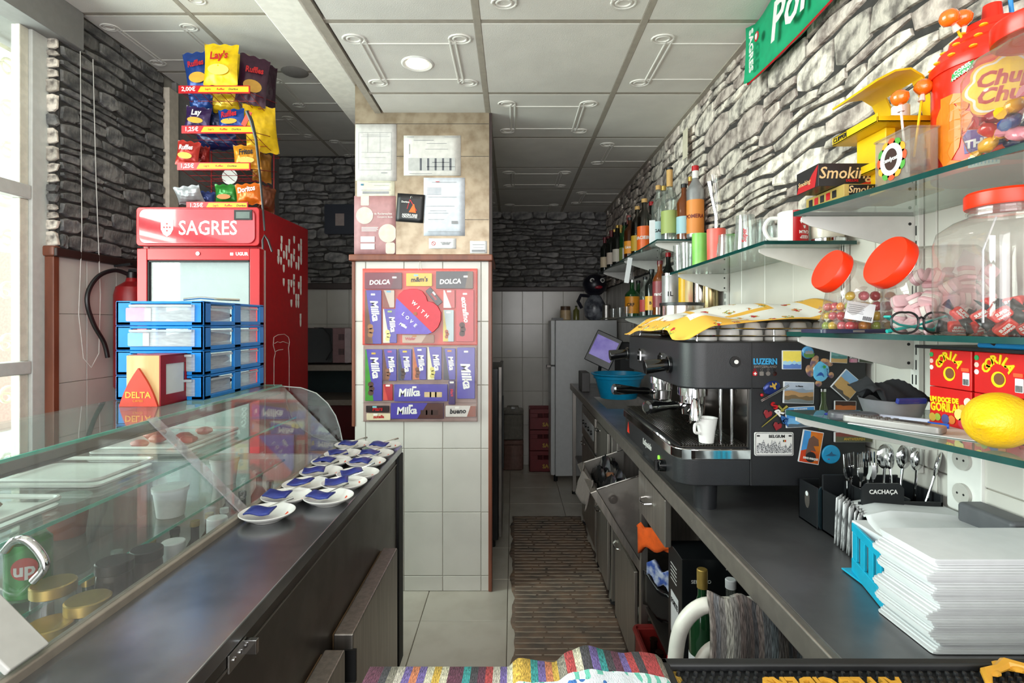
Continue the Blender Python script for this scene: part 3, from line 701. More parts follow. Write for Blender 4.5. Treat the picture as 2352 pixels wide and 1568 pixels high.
for (R0, R1, y) in ((.055, .12, .07),):
    rg0.lathe([(R0, 0), (R1, 0), (R1, .004), (R0, .004), (R0, 0)], 40, M=Matrix.Translation((-.165, y, 1.50))@Matrix.Rotation(PI/2, 4, 'X'), cap=False)
rg0.build('large_zero', M_white, rf)
SH = [(1402,283),(1492,283),(1457,305),(1542,302),(1400,338),(1437,350),(1455,352),(1526,338),(1542,350),(1380,380),(1418,390),(1437,400),(1492,375),(1542,395),(1378,428),(1397,435),(1472,410),(1490,415),(1525,428),(1542,437),(1453,452),(1472,458),(1508,470),(1524,475),(1417,490),(1491,557),(1540,570),(1417,588),(1453,595),(1472,598),(1490,595),(1525,612),(1540,612),(1453,642),(1490,650),(1540,655),(1507,698),(1523,700),(1472,740),(1507,745),(1523,748),(1538,840),(1538,883)]
for (a, b2) in SH:   # white shields on the side, read off the photographed side panel
    px, py = 200+a/3.1355, 460+b2/3.1355
    Y = 1.245*F/(VX-px); z = EYE-(py-VY)*Y/F
    decal('white_shield', shield(.040, .55), M_white, rf, (FW/2, Y-2.69, z), rot=(0, 0, PI/2), d=.0006)
def sidept(a, b2):
    px, py = 200+a/3.1355, 460+b2/3.1355; Y = 1.245*F/(VX-px); return Vector((FW/2+.001, Y-2.69, EYE-(py-VY)*Y/F))
MB().tube([sidept(*q) for q in ((1345,1390),(1346,1140),(1355,1100),(1340,1040),(1345,985),(1375,968),(1420,963),(1450,985),(1458,1020),(1450,1060),(1455,1140),(1455,1370))], .0015, 5).build('bottle_outline', M_white, rf)
MB().tube([sidept(*q) for q in ((1350,1030),(1370,1018),(1390,1024),(1410,1016),(1430,1024),(1448,1030))], .0015, 5).build('bottle_outline', M_white, rf)
MB().tube([sidept(*q) for q in ((1355,1090),(1375,1078),(1410,1073))], .0015, 5).build('bottle_outline', M_white, rf)
# ---- snack rack on the fridge
sr = thing('snack_rack', 'red wire snack rack with yellow shelf strips on top of the beer fridge', 'display rack', (-1.545, 2.76, 1.9705))
Mrw = mat('red_wire', '#8f1a20', .4)
mb = MB()
for x in (-.17, .185):
    mb.tube([(x, .30, 0), (x, .30, .66)], .004, 6)
mb.tube([(-.17, .02, 0), (-.17, .30, .0)], .004, 6).tube([(.185, .02, 0), (.185, .30, 0)], .004, 6)
for z in (.05, .25, .45, .64): mb.tube([(-.17, .30, z), (.185, .30, z)], .003, 6)
mb.build('back_frame', Mrw, sr)
rg1 = random.Random(8)
LV = [(2.591, 410, 574, '2,00€', 0), (2.387, 417, 584, '1,25€', .0), (2.20, 407, 575, '1,25€', .0), (1.999, 428, 570, '1,25€', 0)]
for (z, xa, xb, pr, _) in LV:
    zl = z-1.9705; Yf = 2.74
    a, b2 = (xa-VX)*Yf/F+1.545, (xb-VX)*Yf/F+1.545
    sh = MB()
    for i in range(8): x = a+.01+(b2-a-.02)*i/7; sh.tube([(x, -.01, zl-.012), (x, .12, zl-.034), (x, .30, zl-.05)], .0016, 5)
    for j in range(5): y = -.005+.305*j/4; sh.tube([(a+.01, y, zl-.014-.036*j/4), (b2-.01, y, zl-.014-.036*j/4)], .0016, 5)
    for x in (a+.005, b2-.005): sh.tube([(x, -.01, zl-.012), (x, .30, zl+.06)], .002, 5)
    wsh = sh.build('wire_shelf', Mrw, sr)
    st = B(a, b2, -.022, -.016, zl-.021, zl+.019).build('price_strip', M_red, sr, bevel=.001)
    decal('yellow_band', [(a+.1, zl-.014), (b2-.006, zl-.014), (b2-.006, zl+.013), (a+.115, zl+.013)], colmat('#f2c21a', .4), st, (0, -.0222, 0))
    text(pr, .03, M_white, st, (a+.052, -.0225, zl), bold=.02)
    for k in range(3): text(["Lay's", 'Ruffles', 'Doritos'][k], .015, M_red if k < 2 else M_blackm, st, (a+.15+k*.065, -.0230, zl), shear=.2, bold=.02)
def bag(label, px, py, Y, w, h, m, rz=0, rx=0, ry=0, words=None, wc=None, m2=None, t=.028, disc=None):
    p = at(px, py, Y); o = thing('snack_bag', label, 'snack bag', p, rot=(rx, ry, rz), group='snack bags on the rack')
    R = random.Random(int(px*7+py)); ph = R.uniform(0, 6)
    def surf(s):
        def f(u, v):
            e = max(0, math.sin(PI*min(1, max(0, (v-.07)/.86))))**.5*max(0, math.sin(PI*u))**.6
            cr = .004*math.sin(u*23+ph)*math.sin(v*11+ph)+.003*math.sin(v*31+u*9+ph)
            wd = 1-.07*math.sin(PI*v)
            return ((u-.5)*w*wd, s*(t*e+cr*e*.8), (v-.5)*h+.004*math.sin(u*19+ph)*(abs(v-.5) > .42))
        return f
    MB().grid(surf(-1), 16, 14).build('front_foil', m, o, ang=60)
    MB().grid(surf(1), 10, 8).build('back_foil', m2 or mat('foil_silver', '#9a9a9c', .3, .7), o, ang=60)
    if words: text(words, w*.30, wc or M_white, o, (0, -t-.0035, h*.17), rot=(PI/2-.05, -.12, 0), bold=.03, sx=.9 if len(words) < 6 else .72, shear=.2)
    if disc: decal('printed_disc', circle(w*.3, 18, 0, 0, h*.13), disc, o, (0, -t-.0025, -h*.16))
    return o
fo = lambda h: mat('foil_'+h[1:], h, .26, .25, var=.1)
bag('blue and yellow crisp bag leaning left on the top shelf', 457, 168, 2.84, .14, .22, fo('#1f3f86'), .1, 0, -.15, 'Ruffles', M_red, disc=colmat('#e0a030'))
bag('large bright yellow crisp bag standing front centre of the top shelf', 508, 150, 2.78, .175, .215, fo('#eec40f'), .05, 0, .03, "Lay's", M_red, disc=colmat('#f4d860'))
bag('second yellow crisp bag half hidden behind the large yellow one', 538, 165, 2.92, .15, .20, fo('#d8b010'), 0, 0, .1)
bag('dark purple crisp bag at the right of the top shelf', 581, 185, 2.88, .15, .26, fo('#3d1c30'), .5, 0, .1, 'Ruffles', M_red, disc=colmat('#b8862c'))
bag('dark purple crisp bag behind, outermost on the top shelf', 611, 200, 3.02, .13, .27, fo('#35182a'), 1.0, 0, .05)
bag('blue bag drooping under the left of the top shelf', 462, 240, 2.86, .12, .11, fo('#1c3d7d'), .2, .5, .1)
bag('yellow bag drooping under the middle of the top shelf', 516, 238, 2.88, .16, .10, fo('#caa21a'), 0, .5, 0)
bag('purple and blue bag at the left of the second shelf', 455, 272, 2.84, .13, .12, fo('#3a2352'), .1, 0, .1, 'Lay', M_white, disc=colmat('#d8a030'))
bag('blue crisp bag in the middle of the second shelf', 532, 275, 2.84, .14, .11, fo('#15408f'), 0, 0, -.05, 'Ruffles', M_red, disc=colmat('#d8a030'))
bag('dark bag between the purple and blue ones on the second shelf', 495, 280, 2.90, .11, .1, fo('#232a4a'), 0, 0, 0)
bag('tall yellow crisp bag at the right of the second shelf', 600, 297, 2.92, .17, .25, fo('#ecbd12'), .7, 0, -.1)
bag('dark blue bag hanging below the second shelf', 500, 325, 2.90, .22, .09, fo('#1a2450'), 0, .5, 0)
bag('small red crisp bag at the left end of the third shelf', 432, 352, 2.78, .115, .125, fo('#b8322a'), .1, 0, .12, 'Ruffles', M_white, disc=colmat('#efb84a'))
bag('little dark red bag beside the small red one on the third shelf', 468, 358, 2.86, .06, .1, fo('#8d1f1c'), .3, 0, 0)
bag('orange crisp bag at the right of the third shelf', 568, 362, 2.84, .135, .13, fo('#d28a1a'), .2, 0, -.05, 'Fritos', M_blackm, disc=colmat('#f0c060'))
bag('brownish orange bag behind the uprights on the third shelf', 602, 385, 2.98, .11, .16, fo('#a86c22'), .9, 0, 0)
bag('silver crisp bag lying at the left of the bottom shelf', 434, 447, 2.80, .13, .09, fo('#a3a5a8'), .1, .5, -.15)
bag('small blue bag behind the silver one on the bottom shelf', 474, 455, 2.86, .09, .07, fo('#33427a'), 0, 0, .1)
bag('green snack bag in the middle of the bottom shelf', 520, 446, 2.84, .12, .1, fo('#2c7d2d'), 0, .1, 0, disc=colmat('#d9702a'))
bag('orange tortilla chip bag at the right of the bottom shelf', 571, 446, 2.82, .13, .11, fo('#dc6c1c'), .1, 0, -.1, 'Doritos', M_white)
bag('brown crisp bag outermost right of the bottom shelf', 612, 458, 2.98, .1, .14, fo('#7a4026'), .9, 0, .1)
tag(MB().lathe([(0, 0), (.042, 0), (.042, .003), (0, .003)], 24, M=Matrix.Rotation(PI/2, 4, 'X')).build('round_card', M_white, None, at(528, 406, 2.9)), 'round white card in the rack above the bottom shelf', 'card')
# long black reacher
rc = thing('reacher', 'long black rod with forked end hanging down the right of the snack rack', 'rod', at(600, 440, 2.66))
P0 = Vector(rc.location)
MB().tube([at(x, y, 2.655)-P0 for x, y in ((568, 256), (578, 280), (588, 320), (597, 400), (603, 470), (608, 530))], [.011, .010, .007, .006, .0055, .005], 8).build('rod', M_black, rc)
MB().tube([at(x, y, 2.635)-P0 for x, y in ((604, 572), (603, 552), (608, 540), (616, 552), (625, 578))], .005, 8).build('fork', M_black, rc)
B(-.012, .012, -.006, -.002, -.04, .035).build('red_sticker', colmat('#d8452e'), rc, at(568, 272, 2.655)-P0, (0, .45, 0))
# ---- extinguisher
ex = thing('fire_extinguisher', 'red fire extinguisher hanging on the left tiled wall behind the blue drawers', 'fire extinguisher', (-2.07, 2.92, 1.05))
MB().lathe([(.075, 0), (.082, .012), (.082, .50), (.072, .545), (.03, .575), (.022, .60)], 28).build('cylinder', mat('extinguisher_red', '#8e1a1e', .35), ex)
MB().lathe([(.024, .595), (.024, .625), (.012, .635)], 14).box(-.01, .1, -.012, .012, .628, .642).box(-.01, .08, -.01, .01, .66, .672, Matrix.Rotation(-.12, 4, 'Y')).build('valve', M_black, ex)
MB().tube(curve_pts([(-.01, -.015, .615), (-.04, -.07, .63), (-.06, -.15, .595), (-.066, -.21, .52), (-.066, -.22, .44), (-.064, -.18, .34), (-.06, -.12, .25), (-.055, -.10, .17)]), .011, 10).build('hose', M_black, ex)
decal('label', rrect(.1, .16, .01), mat('label_red', '#96383a', .5), ex, (.0, 0, .36), wrap=.0828).rotation_euler = (0, 0, .6)
text('PÓ ABC', .018, M_paper, ex, (0, 0, .40), wrap=.0832).rotation_euler = (0, 0, .6)
B(-.086, -.07, -.02, .02, .2, .24).build('wall_bracket', M_blackm, ex)
# ---- back left corner
su = thing('shelf_unit', 'dark shelf unit with pale board edges at the back, behind the beer fridge', 'shelf', (-1.55, 4.35, 0))
for z in (1.06, .78, .45, .1): B(-.4, .3, 0, .5, z-.045, z).build('board', mat('pale_board', '#8f857c', .5), su, bevel=.002)
for x in (-.4, .27): B(x, x+.03, .02, .5, 0, 1.02).build('side', M_blackm, su)
B(-.37, .27, .48, .5, 0, 1.02).build('back', mat('dark_teal_board', '#1c2e30', .6), su)
tag(B(-.25, .25, -.06, .2, 0, .28).build('box', mat('dark_red_box', '#5b1218', .5), None, (-1.5, 4.45, .4505), bevel=.005), 'dark red box on the middle shelf of the back unit', 'box')
mw = thing('microwave', 'dark microwave oven with pale right side on the back shelf unit', 'microwave', (-1.55, 4.42, 1.0605))
B(-.25, .22, 0, .34, .012, .30).build('case', mat('mauve_enamel', '#8a6a6c', .35), mw, bevel=.005)
for x in (-.2, .17):
    for y in (.05, .3): MB().cyl((x, y, 0), (x, y, .014), .015).build('foot', M_blackm, mw)
B(-.25, .07, -.018, 0, .015, .298).build('door', M_black, mw, bevel=.003)
B(.17, .222, -.006, 0, .015, .298).build('control_panel', mat('pale_panel', '#b9a9ab', .4), mw)
for z in (.08, .2):
    for k in range(4): B(.12+k*.012, .125+k*.012, -.003, .001, z, z+.05).build('vent_slot', M_blackm, mw)
MB().tube([(-.1, .05, .30), (0, -.03, .30), (.06, -.05, .24), (.08, -.05, .12), (.03, -.05, .04)], .005, 6).build('power_cord', M_blackm, mw)
pb = thing('wall_panel', 'navy square board with a small pale picture high on the back left stone wall', 'wall board', at(781, 504, 4.88))
MB().prism(rrect(.27, .27, .02), 0, .02, FR).build('board', mat('navy_board', '#10182a', .5), pb)
B(-.035, .045, -.024, -.02, -.06, .05).build('picture', mat('pale_picture', '#9d8d88', .5), pb)
# ================================================================ PILLAR: notices and chocolate board
YF_ = YP-.001
def mk(fx, fy, ox, oy, sc):
    return lambda a, b: (((ox+a/sc)-VX)*YF_/F, EYE-((oy+b/sc)-VY)*YF_/F)
c1 = mk(0, 0, 800, 230, 4.238); c2 = mk(0, 0, 820, 580, 3.92)
Mink = colmat('#8a8a8e', .7); Minkd = colmat('#55565c', .7)
def sheet(label, q, m, name='notice', cat='paper', ry=0, y=YF_):
    (x0, z1), (x1, z0) = c1(q[0], q[1]), c1(q[2], q[3])
    t = thing(name, label, cat, ((x0+x1)/2, y, (z0+z1)/2), rot=(0, ry, 0)); w, h = x1-x0, z1-z0
    MB().grid(lambda u, v: ((u-.5)*w, -.0012-.0012*math.sin(u*5+q[0])*math.sin(v*4), (v-.5)*h), 6, 6).build('sheet', m, t, solid=.0006)
    return t, w, h
def lines(t, w, h, rows, m=None, y=-.0032):
    for (cx, cz, lw, lh) in rows: decal('printed_line', [(cx*w-lw*w/2, cz*h-lh*h/2), (cx*w+lw*w/2, cz*h-lh*h/2), (cx*w+lw*w/2, cz*h+lh*h/2), (cx*w-lw*w/2, cz*h+lh*h/2)], m or Mink, t, (0, y, 0), d=.0002)
t, w_, h_ = sheet('tall white printed form at the top left of the pillar', (70, 235, 470, 785), mat('off_white_sheet', '#c9c5c1', .6))
lines(t, w_, h_, [(-.02, .35, .8, .004), (-.02, .28, .7, .004), (-.02, .0, .7, .004), (-.02, -.09, .5, .004), (-.02, -.2, .8, .004), (-.02, -.31, .8, .004), (-.42, .02, .005, .66), (.38, .02, .005, .66), (-.2, .17, .005, .35), (.1, .17, .005, .35), (-.02, .31, .6, .004), (.2, -.36, .15, .012)])
t, w_, h_ = sheet('white landscape sheet with a grey bar table, top centre of the pillar', (540, 345, 1095, 735), mat('white_sheet', '#cfcbc5', .6))
decal('grey_table', [(-w_*.42, -h_*.38), (w_*.4, -h_*.38), (w_*.4, -h_*.06), (-w_*.42, -h_*.06)], colmat('#b4b3b0'), t, (0, -.003, 0), d=.0002)
lines(t, w_, h_, [(-.2+.13*k, -.22, .035, .3) for k in range(5)]+[(.15, -.28, .5, .012), (.15, -.17, .3, .012)], Minkd, -.0034)
lines(t, w_, h_, [(-.38, .46, .12, .012), (.34, .46, .25, .01), (-.15, .38, .35, .012), (-.4, .16, .01, .25), (.08, .3, .35, .01), (.08, .16, .4, .008), (-.2, -.45, .4, .01)])
t, w_, h_ = sheet('bluish white printed letter in a clear sleeve, centre right of the pillar', (735, 755, 1135, 1320), mat('bluish_sheet', '#c3c8d2', .5))
lines(t, w_, h_, [(0, .42, .6, .006)]+[(-.25, .32-.022*k, .35, .006) for k in range(6)]+[(-.05, .165, .7, .006), (-.1, .01, .7, .006), (-.15, -.07, .4, .006), (-.15, -.11, .5, .006), (-.2, -.22, .4, .006), (.25, -.27, .15, .05), (0, -.43, .8, .006)])
decal('red_mark', rrect(.02, .003, .001), M_red, t, (-.035, -.0034, h_*.43))
t, w_, h_ = sheet('pale cream certificate with a small blue stamp below the tall form', (85, 785, 452, 938), mat('cream_sheet', '#cfcdb8', .6), y=YF_+.0003)
decal('blue_stamp', rrect(.015, .009, .001), colmat('#3f7390'), t, (-w_*.36, -.003, h_*.25))
lines(t, w_, h_, [(.1, .4, .6, .02), (.15, .2, .4, .02), (0, -.1, .8, .02), (0, -.25, .7, .15)])
t, w_, h_ = sheet('dusty pink complaints notice with cream discs at the lower left of the pillar mirror', (58, 932, 462, 1500), mat('dusty_pink', '#a87c7e', .55))
Mcr = colmat('#cbbfb2', .6)
k_ = w_/404
for q in (circle(83*k_, 28, -100*k_, 93*k_), circle(90*k_, 28, 125*k_, -80*k_), rrect(80*k_, 100*k_, 8*k_, 4, -97*k_, 240*k_), rrect(90*k_, 110*k_, 20*k_, 4, 150*k_, -225*k_)):
    q = [(max(-w_/2, min(w_/2, x)), max(-h_/2, min(h_/2, z))) for x, z in q]
    decal('cream_disc', q, Mcr, t, (0, -.0028, 0), d=.0003)
text('Livro de Reclamações', 27*k_, M_white, t, (48*k_, -.0034, 110*k_), ax='CENTER'); text('Complaints Book', 21*k_, M_white, t, (98*k_, -.0034, 78*k_))
lines(t, w_, h_, [(-.12, -.04, .4, .008), (-.13, -.06, .38, .008), (-.12, -.08, .4, .008), (-.14, -.1, .36, .008)], M_white, -.0032)
for z in (-138, -208): decal('white_field', rrect(135*k_, 55*k_, 2*k_), M_paper, t, (-70*k_, -.0036, z*k_))
t, w_, h_ = sheet('black square snack advert with an orange triangle chip, hanging tilted', (472, 915, 738, 1188), mat('black_card', '#1b1a1d', .4), cat='sign', name='advert_card', ry=.07, y=YF_-.004)
decal('red_triangle', [(-.005, .044), (.0, .044), (.038, -.012), (.034, -.012)], colmat('#c5202a'), t, (-.002, -.003, 0)); decal('red_triangle', [(-.008, .044), (-.005, .044), (-.016, -.006), (-.019, -.006)], colmat('#c5202a'), t, (.002, -.003, 0))
decal('orange_chip', [(-.016, -.024), (.022, -.026), (.010, .018), (.006, .020)], colmat('#e8641c'), t, (.010, -.0036, .002))
text('Doritos', .013, M_white, t, (-.027, -.0034, .030), bold=.02); text('AGORA MAIS', .0135, M_white, t, (0, -.0034, -.036), bold=.03); text('CROCANTES', .0135, M_white, t, (0, -.0034, -.047), bold=.03)
MB().tube([(-.002, -.004, .05), (0, -.007, .06), (.004, -.004, .063), (.006, -.001, .055)], .0012, 6).build('metal_clip', M_steel, t)
t, w_, h_ = sheet('small white prohibition sticker with a red ring above the rail', (785, 1345, 1050, 1445), M_paper, cat='sticker', name='sticker', y=YF_-.001)
mb = MB(); mb.lathe([(.0085, 0), (.0108, 0), (.0108, .0003), (.0085, .0003), (.0085, 0)], 28, M=Matrix.Translation((-w_*.33, -.0032, 0))@Matrix.Rotation(PI/2, 4, 'X'), cap=False)
mb.box(-.009, .009, -.0003, 0, -.001, .001, Matrix.Translation((-w_*.33, -.0032, 0))@Matrix.Rotation(.78, 4, 'Y')); mb.build('red_ring', M_red, t)
for k, s in enumerate(('NAO TOQUE, CUIDA, GESTO', 'OS PRODUTOS ESTAO', 'SUJEITOS A CODIGO')): text(s, .0042, Minkd, t, (w_*.12, -.0034, .005-.005*k), bold=.02)
t, w_, h_ = sheet('small white label with torn corner at the lower right of the pillar mirror', (1185, 1370, 1350, 1490), M_paper, cat='sticker', name='sticker', y=YF_-.001)
lines(t, w_, h_, [(0, .2, .7, .03), (0, -.05, .6, .02), (0, -.3, .8, .15)]); 
# ---- chocolate board
(bx0, bz1), (bx1, bz0) = c2(55, 145), c2(1085, 1518)
cb = thing('chocolate_board', 'red-topped hanging display board with clear pockets of chocolate on the pillar', 'display board', ((bx0+bx1)/2, YF_-.006, (bz0+bz1)/2))
bw, bh = bx1-bx0, bz1-bz0
B(-bw/2, bw/2, -.004, .004, -bh*.0, bh/2).build('red_backing', mat('coral_backing', '#cc4636', .4), cb)
B(-bw/2+.004, bw/2, -.004, .004, -bh/2, 0).build('grey_backing', mat('taupe_backing', '#9a8079', .5), cb)
Mfilm = clear('pocket_film', '#fdfcfc', .03, rough=.1, fres=.5)
for (b0, b1) in ((165, 335), (335, 822), (840, 1158), (1165, 1345), (1345, 1510)):
    z1 = c2(0, b0)[1]-(bz0+bz1)/2; z0 = c2(0, b1)[1]-(bz0+bz1)/2
    MB().grid(lambda u, v: (-bw/2+.004+u*(bw-.008), -.0225-.001*math.sin(u*40)*math.sin(v*9), z0+v*(z1-z0)), 24, 3).build('clear_pocket', Mfilm, cb)
    B(-bw/2, bw/2, -.022, -.004, z0-.0015, z0).build('pocket_seam', Mfilm, cb)
for s in (-1, 1): MB().tube([(0, -.006, bh/2+.05), (s*.008, -.006, bh/2-.005)], .0012, 5).build('string', mat('white_string', '#d8cfc6', .8), cb)
Mpur = mat('lilac_wrapper', '#4b409c', .3, var=.05); Mchb = mat('chocolate_print', '#5c3524', .5)
def choc(label, q, col, words=None, vert=False, wc=None, side=None, sidecol=None, sz=.5, sticker='#e8e4dc', ry=0, blob=None, off=(0, 0)):
    (x0, z1), (x1, z0) = c2(q[0], q[1]), c2(q[2], q[3]); w, h = x1-x0, z1-z0
    t = thing('chocolate_bar', label, 'chocolate', ((x0+x1)/2, YF_-.0185, (z0+z1)/2), rot=(0, ry, 0), group='chocolate bars on the pillar board')
    m = col if not isinstance(col, str) else mat('wrap_'+col[1:], col, .3, var=.05)
    MB().prism(rrect(w, h, .003, 2), -.004, .0035, FR).build('wrapper', m, t, bevel=.002)
    L = max(w, h); S_ = min(w, h); y = -.0037
    if side: 
        f = side
        poly = [(-w/2+.001, -h/2+.001), (-w/2+w*f, -h/2+.001), (-w/2+w*f*.15, h/2-.001), (-w/2+.001, h/2-.001)] if vert else [(w/2-w*f, -h/2+.001), (w/2-.001, -h/2+.001), (w/2-.001, h/2-.001), (w/2-w*f*.6, h/2-.001)]
        decal('colour_panel', poly, mat('wrap_'+sidecol[1:], sidecol, .3), t, (0, y, 0), d=.0002)
    if blob:
        for k in range(3):
            if vert: decal('printed_chocolate', circle(S_*.17, 9, -w*.16+(k % 2)*.004, -h*.18-k*S_*.24), mat('wrap_'+blob[1:], blob, .5), t, (0, y-.0003, 0), d=.0002)
            else: decal('printed_chocolate', rrect(w*.13, h*.3, .002, 2, w*.13+k*w*.1, -h*.1), mat('wrap_'+blob[1:], blob, .5), t, (0, y-.0003, 0), d=.0002)
    if words:
        text(words, S_*sz, wc or M_white, t, (w*off[0], y-.0006, h*off[1]), rot=(PI/2, PI/2-.12 if vert else -.04, 0), bold=.035, sx=.95, shear=.15)
    if sticker:
        sc_ = min(.022, S_*.62); decal('price_sticker', rrect(sc_, .0095, .0006, 1), mat('wrap_'+sticker[1:], sticker, .5), t, ((0 if vert else -w*.12), y-.0012, h*.42 if vert else h*.33) if words != 'DOLCA' else (w*.3, y-.0012, h*.2), d=.0002)
    return t
mk_ = 'Milka'
choc('maroon chocolate tablet at the top left pocket', (78, 182, 412, 330), '#6d2433', 'DOLCA', sz=.38, side=.3, sidecol='#54202a', off=(-.1, -.1))
choc('yellow sweets bag at the top centre pocket', (450, 188, 682, 305), '#e0a91b', "m&m's", wc=M_blackm, sz=.5, sticker='#7fb4d6')
choc('black chocolate tablet at the top right pocket', (716, 172, 1048, 326), '#1e2026', 'DOLCA', sz=.38, side=.22, sidecol='#5e4a34', off=(-.12, -.1))
choc('tall lilac bar with biscuit picture at the upper left edge', (80, 340, 228, 820), Mpur, mk_, True, sz=.62, side=.5, sidecol='#6a4632', blob='#9c6a40', off=(.1, .12))
choc('small white and brown snack bar beside the tall lilac one', (242, 340, 345, 496), '#b9a99a', None, True, side=.6, sidecol='#7b3a2a', sticker='#6fa8c8')
choc('lilac bar with cream side below the small white snack', (242, 506, 366, 812), Mpur, mk_, True, sz=.55, side=.5, sidecol='#d9d6b8', blob='#e2d27a', off=(.18, .05), sticker='#9db36a')
choc('red and white chocolate bar right of the heart', (782, 338, 886, 500), '#b5403c', None, True, side=.7, sidecol='#d9cfc8')
choc('tall red extra fine tablet on the right edge', (896, 336, 1055, 800), '#b8262b', 'extrafino', True, sz=.42, blob='#4a241c', off=(0, .12))
choc('white and blue cereal bar right of the heart', (778, 516, 876, 800), '#a9b9bd', None, True, side=.5, sidecol='#c9b23c', blob='#a65a3c')
choc('pink wafer bar under the heart', (415, 738, 700, 812), '#b59a84', 'Wafer', sz=.5, wc=M_red, side=.4, sidecol='#87563a', off=(-.25, 0), sticker='#c07a3c')
choc('tall lilac bar with green edge at the middle left', (82, 868, 236, 1330), Mpur, mk_, True, sz=.62, side=.5, sidecol='#3f8a2c', blob='#4c2a1c', off=(.08, .15), sticker='#c9a13a')
choc('narrow lilac bar with brown side, second in the middle row', (242, 866, 364, 1150), Mpur, mk_, True, sz=.58, side=.45, sidecol='#5f3324', blob='#7d4a30', off=(.12, .03), sticker='#b0508a')
choc('narrow lilac bar with dark blue side, third in the middle row', (378, 866, 499, 1146), Mpur, mk_, True, sz=.58, side=.45, sidecol='#1f2440', blob='#3b2018', off=(.12, .03), sticker='#d2b53c')
choc('narrow lilac bar with orange side, fourth in the middle row', (508, 850, 630, 1140), Mpur, mk_, True, sz=.58, side=.5, sidecol='#b4602f', blob='#6d3a22', off=(.12, .03))
choc('narrow lilac bar with cream side, fifth in the middle row', (640, 846, 766, 1140), Mpur, mk_, True, sz=.58, side=.5, sidecol='#dcd6ae', blob='#cfc26a', off=(.12, .03), sticker=None)
choc('narrow lilac bar with near-black side, sixth in the middle row', (784, 860, 890, 1140), Mpur, mk_, True, sz=.58, side=.5, sidecol='#26222c', off=(.12, .03), sticker='#c98a3c')
choc('tall plain lilac bar at the right end of the middle row', (906, 852, 1064, 1310), Mpur, mk_, True, sz=.72, off=(0, -.05))
choc('small red chocolate bar under the middle row', (244, 1180, 330, 1325), '#ab2430', None, True, side=.5, sidecol='#c84a42')
choc('wide lilac bar with finger biscuits, upper of the two wide ones', (342, 1180, 820, 1334), Mpur, mk_, sz=.62, blob='#cdb387', off=(-.22, 0))
choc('narrow purple bar standing upright by the wide lilac bar', (828, 1146, 888, 1362), '#3a1f5e', 'Mars', True, sz=.6, wc=colmat('#c8304a'))
choc('wide lilac bar with dark chocolate squares, lower of the two wide ones', (312, 1346, 784, 1490), Mpur, mk_, sz=.62, side=.5, sidecol='#4c2a22', blob='#3b1f18', off=(-.2, 0))
choc('small black bar at the bottom left corner', (90, 1372, 296, 1432), '#26191b', 'Mars', sz=.8, wc=M_red, sticker='#6fb0b8')
choc('small cream bar below the black one at the bottom left', (96, 1440, 310, 1502), '#d6c7a8', 'nutella', sz=.6, wc=M_red)
choc('white chocolate bar with red flecks at the bottom right', (802, 1372, 1074, 1472), '#cfc8c2', 'bueno', sz=.6, wc=M_blackm, side=.3, sidecol='#8a4a34', off=(-.1, 0))
choc('dark little bar lying diagonally at the upper right of the heart', (612, 368, 784, 426), '#231a20', 'tronky', sz=.5, ry=.88, wc=colmat('#c84040'))
# heart box
(hx, hz) = c2(560, 532)
ht = thing('heart_box', 'red and lilac heart-shaped chocolate box in the middle of the board', 'chocolate box', (hx, YF_-.034, hz))
k_ = .00058
def hp2(a, b): return ((a-560)*k_, (532-b)*k_)
H = [(362, 730), (359, 560), (366, 440), (385, 385), (430, 345), (490, 330), (550, 330), (600, 352), (632, 395), (645, 440), (690, 448), (735, 482), (765, 540), (764, 610), (740, 670), (700, 712), (650, 732)]
MB().prism([hp2(a, b) for a, b in reversed(H)], 0, .016, FR).build('lid', mat('heart_red', '#cc2636', .35), ht, (0, .008, 0), bevel=.002)
lil = [(362, 730), (359, 560), (364, 450), (372, 412), (686, 716), (650, 732)]
decal('lilac_half', [hp2(a, b) for a, b in reversed(lil)], mat('heart_lilac', '#6a56b4', .35), ht, (0, -.0081, 0))
for i, ch in enumerate('WITH'): x, z = hp2(527+i*37, 460+i*37); text(ch, .026, M_white, ht, (x, -.009, z), rot=(PI/2, .75, 0), bold=.03)
for i, ch in enumerate('LOVE'): x, z = hp2(432+i*35, 553+i*34); text(ch, .024, M_white, ht, (x, -.0095, z), rot=(PI/2, .75, 0), bold=.03)
x, z = hp2(430, 655); text('Milka', .02, M_white, ht, (x, -.0095, z), rot=(PI/2, .5, 0), bold=.04, shear=.2)
decal('printed_chocolate', rrect(.018, .016, .004, 3), mat('wrap_9c5a34', '#9c5a34', .4), ht, (hp2(538, 550)[0], -.0098, hp2(538, 550)[1]))
# ================================================================ BACK OF THE BAR
wf = thing('white_fridge', 'tall white fridge at the back right beside the worktop', 'fridge', (.63, 5.0, 0))
B(.375-.63, .92-.63, -.26, .05, .05, 1.427).build('cabinet', mat('fridge_white', '#c9cbcc', .35, var=.02), wf, bevel=.008)
B(.334-.63, .372-.63, -.26, .05, .06, 1.02).build('door', mat('fridge_white', '#c9cbcc'), wf, bevel=.008)
B(.334-.63, .372-.63, -.26, .05, 1.03, 1.425).build('freezer_door', mat('fridge_white', '#c9cbcc'), wf, bevel=.008)
MB().box(.296-.63, .336-.63, -.25, -.235, 1.01, 1.03).box(.296-.63, .306-.63, -.25, -.20, 1.0, 1.03).build('handle', M_steeld, wf, bevel=.003)
for x in (-.25, .2):
    for y in (-.22, .01): MB().cyl((x, y, 0), (x, y, .052), .018).build('foot', M_blackm, wf)
